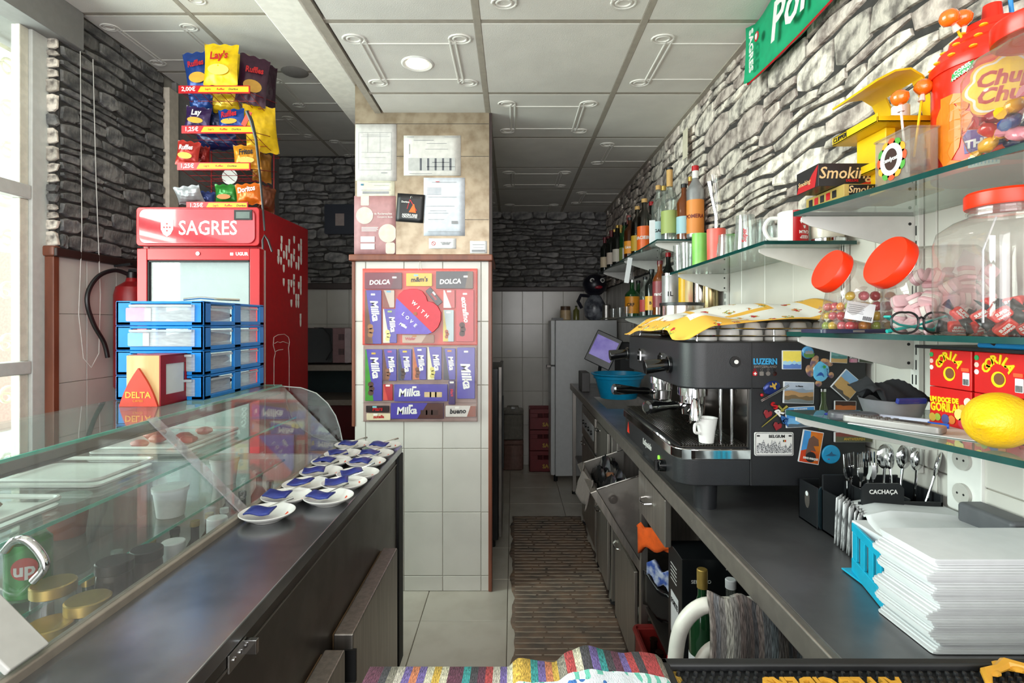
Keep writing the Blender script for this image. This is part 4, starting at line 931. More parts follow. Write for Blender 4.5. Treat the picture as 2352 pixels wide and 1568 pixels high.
# crates
def crate(lab, x, y, z):
    t = thing('beer_crate', lab, 'crate', (x, y, z), 0, 'red beer crates stacked at the back')
    m = mat('crate_red', '#6e161c', .45); w, d, h = .36, .24, .195
    mb = MB(); mb.box(-w/2, w/2, -d/2, d/2, 0, .01)
    mb.box(-w/2, w/2, -d/2, -d/2+.01, 0, .115).box(-w/2, w/2, -d/2, -d/2+.01, .155, h).box(-w/2, -.10, -d/2, -d/2+.01, .115, .155).box(-.055, -.045, -d/2, -d/2+.01, .115, .155).box(0, w/2, -d/2, -d/2+.01, .115, .155)
    mb.box(-w/2, w/2, d/2-.01, d/2, 0, h).box(-w/2, -w/2+.01, -d/2, d/2, 0, h).box(w/2-.01, w/2, -d/2, d/2, 0, h)
    mb.build('crate_body', m, t, bevel=.003); text('SAGRES', .05, mat('gold_print', '#b9963c', .5), t, (.03, -d/2-.0006, .05), bold=.04)
    return t
for k, n in enumerate(('bottom', 'middle', 'top')): crate('red beer crate, %s one of the three stacked beside the white fridge' % n, .335, 5.185, .197*k)
# water drums
for k, (lab, h0, c) in enumerate((('pinkish plastic drum on the floor against the back tiles', 0, '#8f6f66'), ('pale plastic drum standing on the pinkish drum', .29, '#8d8880'))):
    t = thing('plastic_drum', lab, 'drum', (.0, 5.19, h0+.001))
    m = clear('drum_'+c[1:], '#c9c0b8', .06, body=.75, bodycol=c)
    MB().prism(rrect(.20, .16, .035), 0, .24).prism(rrect(.20, .16, .035), .24, .285, Matrix.Translation((0, 0, 0))).build('drum_body', m, t, bevel=.012)
    if k: MB().cyl((.0, 0, .285), (0, 0, .305), .02, seg=16).build('cap', Mwp, t)
    if k: MB().tube([(-.06, 0, .285), (-.05, 0, .31), (.05, 0, .31), (.06, 0, .285)], .007, 6).build('handle', m, t)
# dark appliance behind the pillar
uf = thing('black_appliance', 'black appliance with steel edge standing behind the pillar', 'appliance', (-.28, 3.60, 0))
B(-.2, .19, -.28, .28, .06, 1.12).build('case', M_black, uf, bevel=.005)
B(.19, .212, -.285, .285, .08, 1.13).build('door', M_steeld, uf, bevel=.003)
B(.2125, .224, -.27, -.255, .5, .95).build('door_handle', M_blackm, uf, bevel=.003)
for x in (-.15, .15):
    for y in (-.22, .22): MB().cyl((x, y, 0), (x, y, .062), .02).build('foot', M_blackm, uf)
# rug
rug = thing('rug', 'long brown ribbed runner rug on the tiled floor of the aisle', 'rug', (.245, 2.8, 0))
NR = 52; RL = 2.17; rgg = random.Random(2)
def rugf(u, v):
    y = -RL/2+RL*v; k = v*NR; f = k-math.floor(k)
    edge = .008*math.sin(v*37)+.004*math.sin(v*91)
    return ((u-.5)*(.50+2*edge*abs(u-.5)*2)+.006*math.sin(v*6), y, .003+.0055*math.sqrt(max(0, math.sin(PI*f)))+.0015*math.sin(u*30+math.floor(k)*2))
MB().grid(rugf, 18, NR*6).build('woven_ribs', mat('rug_brown', '#5c534c', .95, col2='#836a58', vs=9, lo=.35, hi=.7, bump=.6, bs=220), rug, solid=.003, ang=80)
sl = MB()
for k in range(1, NR):
    y = -RL/2+RL*k/NR; x = -.235
    while x < .235:
        L = rgg.uniform(.07, .2); sl.box(x, min(x+L, .24), y-.0018+rgg.uniform(-.001, .001), y+.0018, .003, .0095); x += L+rgg.uniform(.006, .016)
stuff(sl.build('cream_stitching', mat('cream_thread', '#a99b8c', .9), rug, smooth=False))
# ================================================================ RIGHT WORKTOP AND CABINETS
wt = thing('worktop', 'long steel back-bar worktop along the right wall', 'worktop', (.7, 2.5, 0))
Mtop = mat('satin_steel_top', '#8e8c8e', .38, .9, var=.1, vs=9)
def W(mb, name, m, par=wt, **k):
    o = mb.build(name, m, par, **k); o.location = -Vector(wt.location); return o
W(MB().box(.49, .929, .585, 3.14, .87, .90).box(.49, .929, 3.66, 4.46, .87, .90).box(.49, .55, 3.14, 3.66, .87, .90).box(.86, .929, 3.14, 3.66, .87, .90), 'steel_top', Mtop, bevel=.002)
W(B(.474, .4905, .585, 4.46, .852, .9015), 'front_lip', mat('lip_steel', '#a39c95', .42, .9), bevel=.004)
W(B(.55, .86, 3.14, 3.66, .74, .745), 'sink_bottom', M_steel)
W(MB().box(.55, .553, 3.14, 3.66, .74, .898).box(.857, .86, 3.14, 3.66, .74, .898).box(.55, .86, 3.14, 3.143, .74, .898).box(.55, .86, 3.657, 3.66, .74, .898), 'sink_wall', M_steel)
W(B(.90, .929, .585, 4.46, .90, .925), 'back_upstand', M_steel, bevel=.002)
for y in (.62, 2.08, 2.55, 2.68, 3.1, 3.75, 4.42):
    for x in (.505, .89):
        W(B(x-.014, x+.014, y-.016, y+.016, .02, .87), 'post', M_steelv, bevel=.002)
        W(MB().cyl((x, y, 0), (x, y, .022), .02), 'foot', M_blackm)
for (y0, y1) in ((1.66, 2.55), (2.68, 4.42)): W(B(.51, .92, y0, y1, .30, .312), 'lower_shelf', M_steeld)
W(B(.51, .92, 2.56, 2.575, .05, .87), 'partition', M_steelv)
W(B(.915, .928, .62, 4.42, .05, .86), 'back_panel', M_steeld)
for (y0, y1, z0, z1, n) in ((2.12, 2.52, .04, .42, 'door'), (2.72, 3.07, .05, .40, 'door'), (3.14, 3.72, .08, .62, 'door'), (3.14, 3.72, .64, .84, 'drawer_front'), (2.72, 3.07, .44, .84, 'door')):
    d = W(B(.478, .494, y0, y1, z0, z1), n, M_steelv, bevel=.003)
    if n == 'drawer_front':
        for k in range(4): MB().cyl((.465, y0+.1+k*.12, .74), (.479, y0+.1+k*.12, .74), .014, seg=14).build('control_knob', M_black, d)
        B(.476, .4785, y0+.05, y1-.05, .70, .79).build('control_panel', mat('pale_control_panel', '#a9abad', .4), d)
    else: MB().tube([(.478, y1-.12, z1-.03), (.462, y1-.1, z1-.035), (.462, y1-.04, z1-.035), (.478, y1-.02, z1-.03)], .004, 6).build('handle', M_chrome, d)
# tilting drawer front
dr = W(B(.480, .502, 1.70, 2.055, .69, .84), 'drawer_front', M_steelv, bevel=.003)
MB().tube([(.480, 1.86, .775), (.458, 1.865, .772), (.452, 1.90, .768), (.458, 1.935, .772), (.480, 1.94, .775)], .0042, 8).build('handle', M_chrome, dr)
# tilt-out waste bin
bn = thing('tilt_out_bin', 'steel tilt-out waste bin hanging open under the worktop', 'bin', (.51, 2.3, .45))
def bp(x, y, z): return (x-.51, y-2.3, z-.45)
def side(y, th=.008):
    P = [(.328, .75), (.515, .81), (.51, .452)]
    return MB().add([bp(x, y, z) for x, z in P]+[bp(x, y+th, z) for x, z in P], [(0, 1, 2), (5, 4, 3), (0, 3, 4, 1), (1, 4, 5, 2), (2, 5, 3, 0)])
Mbin = mat('bin_steel', '#8a8580', .45, .8, var=.2, vs=12)
side(2.10).build('side_plate', Mbin, bn); side(2.492).build('side_plate', Mbin, bn)
fpp = [(.512, .445), (.325, .752), (.300, .742), (.494, .430)]
MB().add([bp(x, y, z) for y in (2.085, 2.515) for x, z in fpp], [(3, 2, 1, 0), (4, 5, 6, 7), (0, 1, 5, 4), (1, 2, 6, 5), (2, 3, 7, 6), (3, 0, 4, 7)]).build('front_flap', M_steelv, bn, bevel=.003)
MB().tube([bp(.328, 2.10, .752), bp(.515, 2.10, .812)], .0035, 6).tube([bp(.328, 2.5, .752), bp(.515, 2.5, .812)], .0035, 6).build('rolled_rim', M_chrome, bn)
MB().cyl(bp(.39, 2.088, .715), bp(.39, 2.101, .715), .017, seg=16).cyl(bp(.39, 2.083, .715), bp(.39, 2.09, .715), .009, seg=12).build('pivot_bolt', M_steeld, bn)
tag(MB().grid(lambda u, v: (.36+.14*u, 2.12+.36*v, .70+.09*math.sin(PI*u)*(.6+.4*math.sin(v*9))+.02*math.sin(u*21+v*13)), 14, 18).build('bin_liner', mat('black_bin_liner', '#101114', .18, var=.2), None, solid=.002), 'shiny black bin liner crumpled in the open steel bin', 'bin bag')
tag(MB().tube([(.40, 2.16, .74), (.41, 2.22, .745), (.425, 2.30, .742), (.42, 2.36, .735)], [.014, .024, .02, .012], 9).build('cardboard_roll', mat('brown_card', '#6e4327', .8, bump=.5), None), 'crumpled brown card lying in the open steel bin', 'card')
tag(MB().grid(lambda u, v: (.315-.03*u+.012*math.sin(v*8), 2.13+.34*v, .757-.10*u+.008*math.sin(u*6+v*15)-.0*u), 8, 14).build('grey_rag', mat('grey_rag', '#5d5551', .9, bump=.4), None, solid=.004), 'grey rag hung over the front edge of the open bin', 'rag')
# oven door front with handle bar, deeper in
# ---- things under the worktop
def cloth(name, label, cat, fn, m, nu=18, nv=14, th=.003): return tag(MB().grid(fn, nu, nv).build(name, m, None, solid=th), label, cat)
cloth('orange_cloth', 'bright orange cloth hanging out of the open shelf under the worktop', 'cloth', lambda u, v: (.47+.13*u, 1.99-.20*u+.02*v, .60+.045*math.sin(v*2.6+u)+.03*v-.035*u+.012*math.sin(u*13+v*4)-(.05*(1-u)**4)*(1-v)), mat('orange_cloth', '#d9560c', .85, var=.1, bump=.3), 18, 12, .02)
cloth('blue_cloth', 'blue and white cloth bundle below the orange cloth', 'cloth', lambda u, v: (.485+.10*u, 1.93-.14*u, .50+.055*v+.012*math.sin(u*17+v*5)-.04*u), mat('blue_cloth', '#31509e', .8, col2='#aab4c9', vs=40), 14, 10, .016)
cloth('black_sack', 'black plastic sack sagging under the blue cloth', 'bag', lambda u, v: (.49+.16*u, 1.98-.28*u, .37+.12*v*(1-.5*u)-.02*math.sin(u*3.14)+.01*math.sin(u*19+v*7)), mat('black_bin_liner', '#101114'), 14, 10, .03)
bxw = thing('wine_box', 'black boxed wine with a big white round label under the worktop', 'box', (.615, 1.68, .3125))
B(-.112, .112, -.08, .06, 0, .385).build('carton', mat('black_carton', '#131517', .3), bxw, bevel=.002)
decal('round_label', circle(.085, 32), mat('label_white', '#c9c9c9', .5), bxw, (.02, -.0806, .185))
text('T', .085, M_blackm, bxw, (.0, -.0816, .19), bold=.0); text('SELEÇÃO', .0145, M_white, bxw, (-.055, -.0816, .318)); text('137', .012, M_white, bxw, (-.055, -.0816, .302))
text('TINTO', .02, M_white, bxw, (.045, -.0816, .36), bold=.03)
pnl = decal('white_panel', rrect(.075, .13, .002), M_paper, bxw, (-.1126, -.01, .18), rot=(0, 0, -PI/2)); text('FORTE', .022, M_blackm, bxw, (-.1138, -.01, .215), rot=(PI/2, 0, -PI/2), bold=.03)
for k in range(5): decal('printed_line', rrect(.06, .003, .0005, 1), M_white, bxw, (-.1126, -.0, .33-.012*k), rot=(0, 0, -PI/2))
lsh = W(MB().box(.51, .92, 1.455, 1.66, .30, .312).box(.645, .92, 1.05, 1.455, .30, .312), 'lower_shelf', M_steeld)
def bottle(label, loc, h, r, glass, cap, lab=None, labc=None, neck=.34, nr=.35, group=None, capc=.07, words=None, foil=None, shoulder=.16, name='bottle', labz=(.12, .42), wc=None):
    t = thing(name, label, 'bottle', loc, 0, group)
    hb = h*(1-neck); ns = r*nr
    MB().lathe([(r*.85, 0), (r, h*.015), (r, hb*.99), (r*.86, hb+h*shoulder*.3), (ns*1.35, hb+h*shoulder*.75), (ns, hb+h*shoulder), (ns, h*.985), (ns*1.12, h*.985), (0, h*.987)], 22).build('glass_body', glass, t)
    MB().lathe([(ns*1.16, h*(1-capc)), (ns*1.18, h-.002), (ns*1.05, h), (0, h)], 16, cap=False).build('cap', cap, t)
    if foil: MB().lathe([(ns*1.06, hb+h*shoulder*1.05), (ns*1.06, h*(1-capc))], 16, cap=False).build('neck_sleeve', foil, t)
    if lab:
        z0, z1 = hb*labz[0]/.5*.5, 0
        z0 = h*labz[0]; z1 = h*labz[1]
        MB().lathe([(r*1.012, z0), (r*1.012, z1)], 22, cap=False).build('paper_label', lab, t)
        if words: text(words, r*.62, wc or M_blackm, t, (0, 0, (z0+z1)/2), wrap=r*1.03, bold=.03).rotation_euler = (0, 0, labc or 0)
        if labc is not None and not words: pass
    return t
Mgr = mat('green_wine_glass', '#12391f', .1, coat=1)
bottle('green wine bottle with gold screw cap beside the boxed wine', (.53, 1.505, .3125), .40, .036, Mgr, Mgold, M_paper, capc=.13)
bottle('dark wine bottle with gold cap nearest under the worktop', (.69, 1.40, .3125), .34, .036, mat('black_glass', '#121512', .1), Mgold, capc=.12)
bottle('clear bottle between the two wine bottles under the worktop', (.62, 1.53, .3125), .36, .037, clear('bottle_clear', '#eef2ee', .1, body=.10, bodycol='#b9c0b9'), Mwp, M_paper)
# crate of bottles on the floor
cr = thing('bottle_crate', 'dark red open crate of bottles on the floor under the worktop', 'crate', (.585, 1.83, 0))
Mc2 = mat('crate_maroon', '#7d1f1c', .42)
MB().box(-.13, .13, -.17, .17, 0, .012).box(-.13, -.12, -.17, .17, 0, .27).box(.12, .13, -.17, .17, 0, .27).box(-.13, .13, -.17, -.16, 0, .27).box(-.13, .13, .16, .17, 0, .27).build('crate_body', Mc2, cr, bevel=.004)
MB().tube([(x, y, .27) for x, y in rrect(.27, .35, .02)], .008, 6, True).build('crate_rim', Mc2, cr)
for i in range(3):
    for j in range(4):
        if (i, j) == (0, 0): continue
        t = thing('beer_bottle', 'brown beer bottle standing in the red crate', 'bottle', (.585-.075+.075*i, 1.83-.115+.077*j, .013), 0, 'brown bottles in the red crate')
        t['label'] = 'brown beer bottle in the red crate, %s of the %s row' % (('aisle side', 'middle', 'wall side')[i], ('front', 'second', 'third', 'rear')[j])
        MB().lathe([(.028, 0), (.030, .01), (.030, .13), (.013, .19), (.012, .235), (.0145, .237), (.0145, .246), (0, .247)], 14).build('glass_body', mat('brown_glass', '#1f120c', .1), t)
t = thing('tap', 'red and white plastic pour tap sticking up beside the red crate', 'tap', (.505, 1.71, .2785))
MB().cyl((0, 0, .0), (0, 0, .035), .010, .013).build('body', Mwp, t); MB().cyl((0, 0, .035), (0, 0, .055), .006).cyl((0, 0, .052), (0, 0, .060), .016).build('red_button', M_red, t)
# ---- items at the back of the worktop
bs = thing('basin', 'bright blue plastic washing-up basin on the far end of the worktop', 'basin', (.71, 3.62, .9005))
MB().lathe([(0, .004), (.115, .004), (.12, 0), (.155, .13), (.165, .132), (.168, .15), (.182, .158), (.183, .165), (.165, .165), (.150, .13), (.112, .008), (0, .008)], 44, cap=False).build('bowl', mat('basin_blue', '#0e8fc0', .3), bs)
tag(B(-.06, .0, -.1, .1, 0, .14).build('grey_case', mat('grey_case', '#4c4a4a', .5), None, (.56, 4.0, .9005), bevel=.006), 'dark grey case on the worktop behind the blue basin', 'box')
mo = thing('touch_screen', 'tilted touch screen showing a purple picture above the blue basin', 'screen', (.625, 3.75, 1.20), rot=(-.15, .42, -.35))
B(-.095, .095, -.01, .012, -.10, .13).build('housing', M_black, mo, bevel=.006)
B(-.08, .08, -.0125, -.01, -.05, .10).build('display', mat('purple_screen', '#5d4aa8', .3, col2='#8b7fc9', vs=8, emit=.25), mo)
MB().tube([(0, .015, -.02), (.02, .06, -.10), (.05, .08, -.2)], .012, 8).build('stand', M_black, mo)
B(0, .10, 0, .2, 0, .36).build('till_box', M_blackm, None, (.76, 3.82, .9005), bevel=.004)
tag(bpy.data.objects['till_box'], 'tall black case behind the touch screen', 'box')
# ---- on top of the fridge
zf = 1.4275
lidjar('cream_jar', 'cream jar with brown lid on the left of the white fridge', 'jar', .475, 4.86, zf, zf+.125, .048, mat('cream_glass', '#b59c78', .4), mat('brown_lid', '#4d3727', .5), lidh=.05)
tag(B(-.06, .04, -.03, .03, 0, .02).build('dark_dish', M_black, None, (.41, 4.83, zf)), 'small flat black box at the left edge of the fridge top', 'box')
bottle('short green oil bottle on the fridge beside the cream jar', (.57, 4.84, zf), .13, .028, mat('oil_green', '#5c5c2c', .2), M_blackm)
dl = thing('ball_head_figure', 'dark ball-headed ornament with round eyes and red lips on the fridge', 'ornament', (.745, 4.9, zf))
MB().lathe([(.05, 0), (.085, .03), (.10, .09), (.095, .15), (.06, .21), (.04, .235)], 24).build('body', mat('striped_body', '#3a3c46', .3, col2='#7b7f86', vs=18), dl)
MB().ball((0, 0, .32), .11, 1, 1, .92, 22, 14).build('head', mat('navy_head', '#14131f', .35), dl)
for s in (-1, 1):
    e = MB().ball((s*.045+.01, -.092, .355), .022, 1, .5, 1, 12, 8).build('eye', M_white, dl); MB().ball((s*.045+.01, -.103, .355), .012, 1, .5, 1, 10, 7).build('pupil', M_black, e)
MB().ball((.02, -.10, .295), .03, 1.2, .4, .55, 14, 8).build('lips', mat('lip_red', '#8e1c2a', .3), dl)
MB().tube([(-.05, -.02, .22), (-.13, -.03, .225), (-.155, -.03, .17), (-.12, -.02, .11)], .016, 8).build('arm', mat('navy_head', '#14131f'), dl)
tag(MB().lathe([(.03, 0), (.035, .004), (.036, .13), (.030, .137), (0, .137)], 20).build('steel_canister', M_steel, None, (.83, 4.78, zf)), 'steel canister right of the ball-headed ornament', 'canister')
# ================================================================ ESPRESSO MACHINE
M_mach = mat('machine_black', '#1e1f22', .42, var=.06, bump=.15, bs=400)
M_gl = mat('gloss_black', '#0d0e10', .1, coat=1)
em = thing('espresso_machine', 'large black two-group espresso machine on the right worktop', 'coffee machine', (.68, 1.75, .90))
def E(mb, name, m, par=em, **k):
    o = mb.build(name, m, par, **k); o.location = -Vector(em.location) if par is em else (0, 0, 0); return o
def foot(x0, x1, y0, y1, r, n=6):
    """plan outline: rounded corners on the aisle side (x0)"""
    p = [(x1, y0), (x1, y1)]
    p += [(x0+r-r*math.sin(a), y1-r+r*math.cos(a)) for a in [PI/2*i/n for i in range(n+1)]]
    p += [(x0+r-r*math.cos(a), y0+r-r*math.sin(a)) for a in [PI/2*i/n for i in range(n+1)]]
    return p
E(MB().prism(foot(.43, .62, 1.402, 2.10, .055), .975, 1.045), 'lower_body', M_mach, bevel=.004)
E(MB().prism(foot(.422, .62, 1.396, 2.106, .06), 1.045, 1.072), 'chrome_rim', M_chrome, bevel=.003)
E(MB().prism(foot(.436, .618, 1.412, 2.09, .05), 1.0725, 1.0735), 'tray_floor', M_blackm)
g = MB()
for i in range(24): x = .444+.0073*i; g.box(x, x+.0032, 1.42, 2.085, 1.076, 1.080)
for y in (1.42, 1.63, 1.86, 2.082): g.box(.444, .616, y, y+.006, 1.0735, 1.0795)
E(g, 'drip_grate', mat('grate_steel', '#4f4a45', .3, .9), smooth=False)
E(B(.618, .92, 1.40, 2.105, .975, 1.345), 'rear_body', M_mach, bevel=.004)
E(MB().box(.4395, .622, 1.399, 1.3995, 1.046, 1.071), 'chrome_end', M_chrome)
E(B(.614, .618, 1.41, 2.09, 1.075, 1.235), 'steel_splashback', mat('splash_steel', '#9a958f', .16, 1))
E(MB().prism(foot(.445, .92, 1.398, 2.107, .06), 1.228, 1.352), 'upper_body', M_mach, bevel=.005)
for y in (1.4,): E(B(.6205, .6222, 1.3968, 1.3985, .98, 1.35), 'panel_seam', M_blackm)
E(MB().cyl((.577, 1.398, 1.30), (.577, 1.393, 1.30), .014, seg=18).cyl((.577, 1.393, 1.30), (.577, 1.389, 1.30), .006, seg=12), 'side_button', M_black)
E(MB().cyl((.577, 1.3895, 1.30), (.577, 1.387, 1.30), .0055, seg=12), 'button_tip', M_white)
for (x, y) in ((.525, 1.47), (.88, 1.47), (.525, 2.04), (.88, 2.04)): E(MB().cyl((x, y, .90), (x, y, .965), .03, .032, 18).cyl((x, y, .965), (x, y, .978), .012), 'foot', M_mach)
# steam wands' knobs, gauges
for (y, n) in ((1.52, 0), (2.07, 1)):
    E(MB().cyl((.445, y, 1.283), (.435, y, 1.283), .024, seg=20).cyl((.435, y, 1.283), (.372, y, 1.276), .017, .0205, 18), 'steam_knob', M_gl, bevel=.002)
for y in (1.60, 1.86):
    k = E(MB().cyl((.446, y, 1.288), (.438, y, 1.288), .025, seg=24), 'gauge', M_chrome)
    for i in range(5): B(.434, .4385, y-.017+.007*i, y-.0135+.007*i, 1.272, 1.304).build('grille_bar', M_chrome, k)
# groups with portafilters
for (y, ty, tz, tx) in ((1.60, 1.50, 1.165, .372), (1.93, 1.86, 1.172, .345)):
    gp = E(MB().lathe([(.036, 0), (.036, .02), (.043, .022), (.043, .045), (.03, .05), (.03, .075)], 24, (.535, y, 1.165)), 'group_head', M_chrome)
    pf_ = E(MB().lathe([(.016, -.012), (.033, -.004), (.035, .026)], 22, (.535, y, 1.135)).tube([(.502, y-.01, 1.155), (.48, y-.025, 1.16)], .009, 8).tube([(.535, y, 1.13), (.535, y, 1.118), (.52, y-.008, 1.105)], .007, 8), 'portafilter', M_chrome)
    a = Vector((.48, y-.025, 1.16)); b = Vector((tx, ty, tz)); d = b-a
    E(MB().tube([a, a+d*.15, a+d*.3, a+d*.6, a+d*.85, a+d*.97, b], [.012, .0135, .011, .0155, .019, .0185, .012], 14), 'portafilter_handle', M_gl)
E(MB().tube([(.49, 1.445, 1.23), (.488, 1.44, 1.20)], .007, 10).tube([(.488, 1.44, 1.195), (.487, 1.435, 1.175), (.486, 1.432, 1.15), (.486, 1.43, 1.14)], [.008, .014, .0165, .015], 14), 'steam_wand', M_chrome)
E(MB().tube([(.52, 1.52, 1.23), (.52, 1.515, 1.19), (.505, 1.505, 1.165), (.49, 1.50, 1.15)], .006, 10), 'water_spout', M_chrome)
for x in (.56, .59): E(MB().cyl((x, 1.45, 1.08), (x, 1.45, 1.23), .004), 'steel_rod', M_chrome)
# front of the base
E(MB().cyl((.4305, 1.58, 1.005), (.427, 1.58, 1.005), .007), 'green_lamp', mat('lamp_green', '#7be03c', .3, emit=1.2))
E(MB().cyl((.4305, 1.555, 1.0), (.427, 1.555, 1.0), .007), 'orange_lamp', mat('lamp_orange', '#f0601c', .3, emit=1.2))
E(MB().cyl((.4305, 1.52, .998), (.41, 1.52, .998), .017, seg=18).box(.40, .425, 1.515, 1.525, .985, 1.012), 'rotary_switch', M_gl, bevel=.001)
text('LaSpaziale', .026, M_alu, em, (.4292-.68, 1.72-1.75, 1.012-.90), rot=(PI/2, 0, -PI/2), d=.0008, bold=.01)
decal('red_triangle', [(-.018, -.018), (.018, -.018), (0, .022)], colmat('#d93420', .4), em, (.4296-.68, 2.0-1.75, 1.012-.9), rot=(0, 0, -PI/2))
# cup rail and cups on top
E(MB().tube([(x, y, 1.385) for x, y in rrect(.42, .66, .03, 3, .69, 1.75)], .003, 6, True).tube([(x, y, 1.366) for x, y in rrect(.42, .66, .03, 3, .69, 1.75)], .003, 6, True), 'cup_rail', M_chrome)
for (x, y) in ((.49, 1.43), (.89, 1.43), (.49, 2.07), (.89, 2.07), (.69, 1.421)): E(MB().cyl((x, y, 1.352), (x, y, 1.386), .003), 'rail_post', M_chrome)
cup0 = None
nm = ['first', 'second', 'third', 'fourth', 'fifth', 'sixth']
for j in range(3):
    for i in range(6):
        x, y = .53+.063*i, 1.475+.085*j
        lab = '%s upturned white cup from the left, %s row atop the machine' % (nm[i], ('front', 'middle', 'rear')[j])
        if cup0 is None:
            cup0 = thing('coffee_cup', lab, 'cup', (x, y, 1.3525), 0, 'upturned cups on the espresso machine')
            MB().lathe([(.0275, 0), (.0285, .001), (.026, .025), (.019, .048), (.013, .052), (0, .052)], 20).build('cup_body', M_white, cup0)
        else: dup(cup0, (x, y, 1.3525), label=lab)
# folded yellow cloth
def print_cloth():
    m = bpy.data.materials.new('printed_cloth'); m.use_nodes = True; t = m.node_tree; n = t.nodes; L = t.links; p = n['Principled BSDF']; p.inputs['Roughness'].default_value = .9
    tc = n.new('ShaderNodeTexCoord'); sx = n.new('ShaderNodeSeparateXYZ'); L.new(tc.outputs['UV'], sx.inputs[0])
    def M(op, a, b=None, c=None):
        q = n.new('ShaderNodeMath'); q.operation = op
        for i, v in enumerate((a, b, c)):
            if v is None: continue
            if isinstance(v, (int, float)): q.inputs[i].default_value = v
            else: L.new(v, q.inputs[i])
        return q.outputs[0]
    def mix(f, a, b):
        q = n.new('ShaderNodeMix'); q.data_type = 'RGBA'; L.new(f, q.inputs[0])
        for i, v in ((6, a), (7, b)):
            if isinstance(v, tuple): q.inputs[i].default_value = (*v, 1)
            else: L.new(v, q.inputs[i])
        return q.outputs[2]
    u, v = sx.outputs[0], sx.outputs[1]
    eu = M('ABSOLUTE', M('SUBTRACT', u, .5)); ev = M('ABSOLUTE', M('SUBTRACT', v, .5))
    inner = M('LESS_THAN', M('MAXIMUM', eu, ev), .385)
    band = M('MULTIPLY', M('GREATER_THAN', M('MAXIMUM', eu, ev), .17), M('LESS_THAN', M('MAXIMUM', eu, ev), .21))
    base = mix(inner, lin('#eeb545'), lin('#ece8e2')); base = mix(band, base, lin('#eeb545'))
    vo = n.new('ShaderNodeTexVoronoi'); vo.inputs['Scale'].default_value = 9; vo.inputs['Randomness'].default_value = .35; L.new(tc.outputs['UV'], vo.inputs['Vector'])
    nz = n.new('ShaderNodeTexNoise'); nz.inputs['Scale'].default_value = 46; L.new(tc.outputs['UV'], nz.inputs['Vector'])
    fl = M('LESS_THAN', M('ADD', vo.outputs['Distance'], M('MULTIPLY', nz.outputs[0], .5)), .50)
    cr = n.new('ShaderNodeValToRGB'); cr.color_ramp.interpolation = 'CONSTANT'; e = cr.color_ramp.elements
    e[0].color = (*lin('#b3242c'), 1); e[1].position = .5; e[1].color = (*lin('#6f8c3a'), 1); q = cr.color_ramp.elements.new(.56); q.color = (*lin('#e9e2d0'), 1); q = cr.color_ramp.elements.new(.44); q.color = (*lin('#e0a92c'), 1)
    n2 = n.new('ShaderNodeTexNoise'); n2.inputs['Scale'].default_value = 28; L.new(tc.outputs['UV'], n2.inputs['Vector']); L.new(n2.outputs[0], cr.inputs[0])
    L.new(mix(fl, base, cr.outputs[0]), p.inputs['Base Color']); return m
def uvgrid(name, fn, nu, nv, m, solid=.002, parent=None, loc=None):
    o = MB().grid(fn, nu, nv).build(name, m, parent, loc, ang=80, solid=0)
    uv = o.data.uv_layers.new(name='UVMap'); w_ = nu+1
    for l in o.data.loops:
        i = l.vertex_index; uv.data[l.index].uv = ((i % w_)/nu, (i//w_)/nv)
    k = o.modifiers.new('solid', 'SOLIDIFY'); k.thickness = solid; return o
def clothf(u, v):
    # u across towards the wall, v along the machine
    x = .435+.485*u; y = 1.40+.70*v
    near = max(0, 1-v*6)
    z = 1.420+.010*math.sin(u*9+v*5)+.014*math.sin(v*11+u*4)*(.4+.6*u)+.022*max(0, math.sin(PI*(v*1.2-.1)))*(.4+u)-.045*near*(1-.5*u)*(.6+.4*math.sin(u*8))
    z -= .055*max(0, 1-u*5)**1.3
    if u > .8: z += (u-.8)*.20*(1-v)
    y -= .012*near*math.sin(u*11)
    return (x-.012*near, y, max(z, 1.358+.03*min(1, u*4)*(1-near)))
tag(uvgrid('printed_cloth', clothf, 44, 44, print_cloth()), 'yellow and white flower-print cloth thrown over the cups on the espresso machine', 'cloth')
# steel pot behind
t = thing('steel_pot', 'polished steel pot with black rim at the far end on the espresso machine', 'pot', (.635, 2.025, 1.3525))
MB().lathe([(.074, 0), (.078, .004), (.078, .112)], 36, cap=False).lathe([(0, .001), (.074, .001)], 24, cap=False).build('pot_body', mat('polished_steel', '#b9b2aa', .13, 1), t)
MB().lathe([(.079, .112), (.081, .113), (.081, .123), (.077, .124), (.076, .112)], 36, cap=False).build('black_rim', M_black, t)
# cup on the tray
t = thing('coffee_cup', 'white coffee cup holding a spoon on the drip tray of the espresso machine', 'cup', (.520, 1.445, 1.0805))
MB().lathe([(0, .002), (.017, .001), (.019, 0), (.0225, .03), (.0285, .065), (.0295, .066), (.027, .064), (.020, .02), (0, .012)], 28, cap=False).build('cup_body', M_white, t)
MB().tube(curve_pts([(-.024, -.01, .052), (-.036, -.016, .05), (-.036, -.016, .03), (-.021, -.009, .026)]), .004, 8).build('handle', M_white, t)
tag(MB().tube([(.0, .0, .012), (-.012, -.002, .045), (-.024, -.006, .074), (-.03, -.008, .082)], [.004, .002, .002, .004], 8).build('teaspoon', M_chrome, None, (.521, 1.446, 1.082)), 'steel teaspoon standing in the cup on the drip tray', 'spoon')
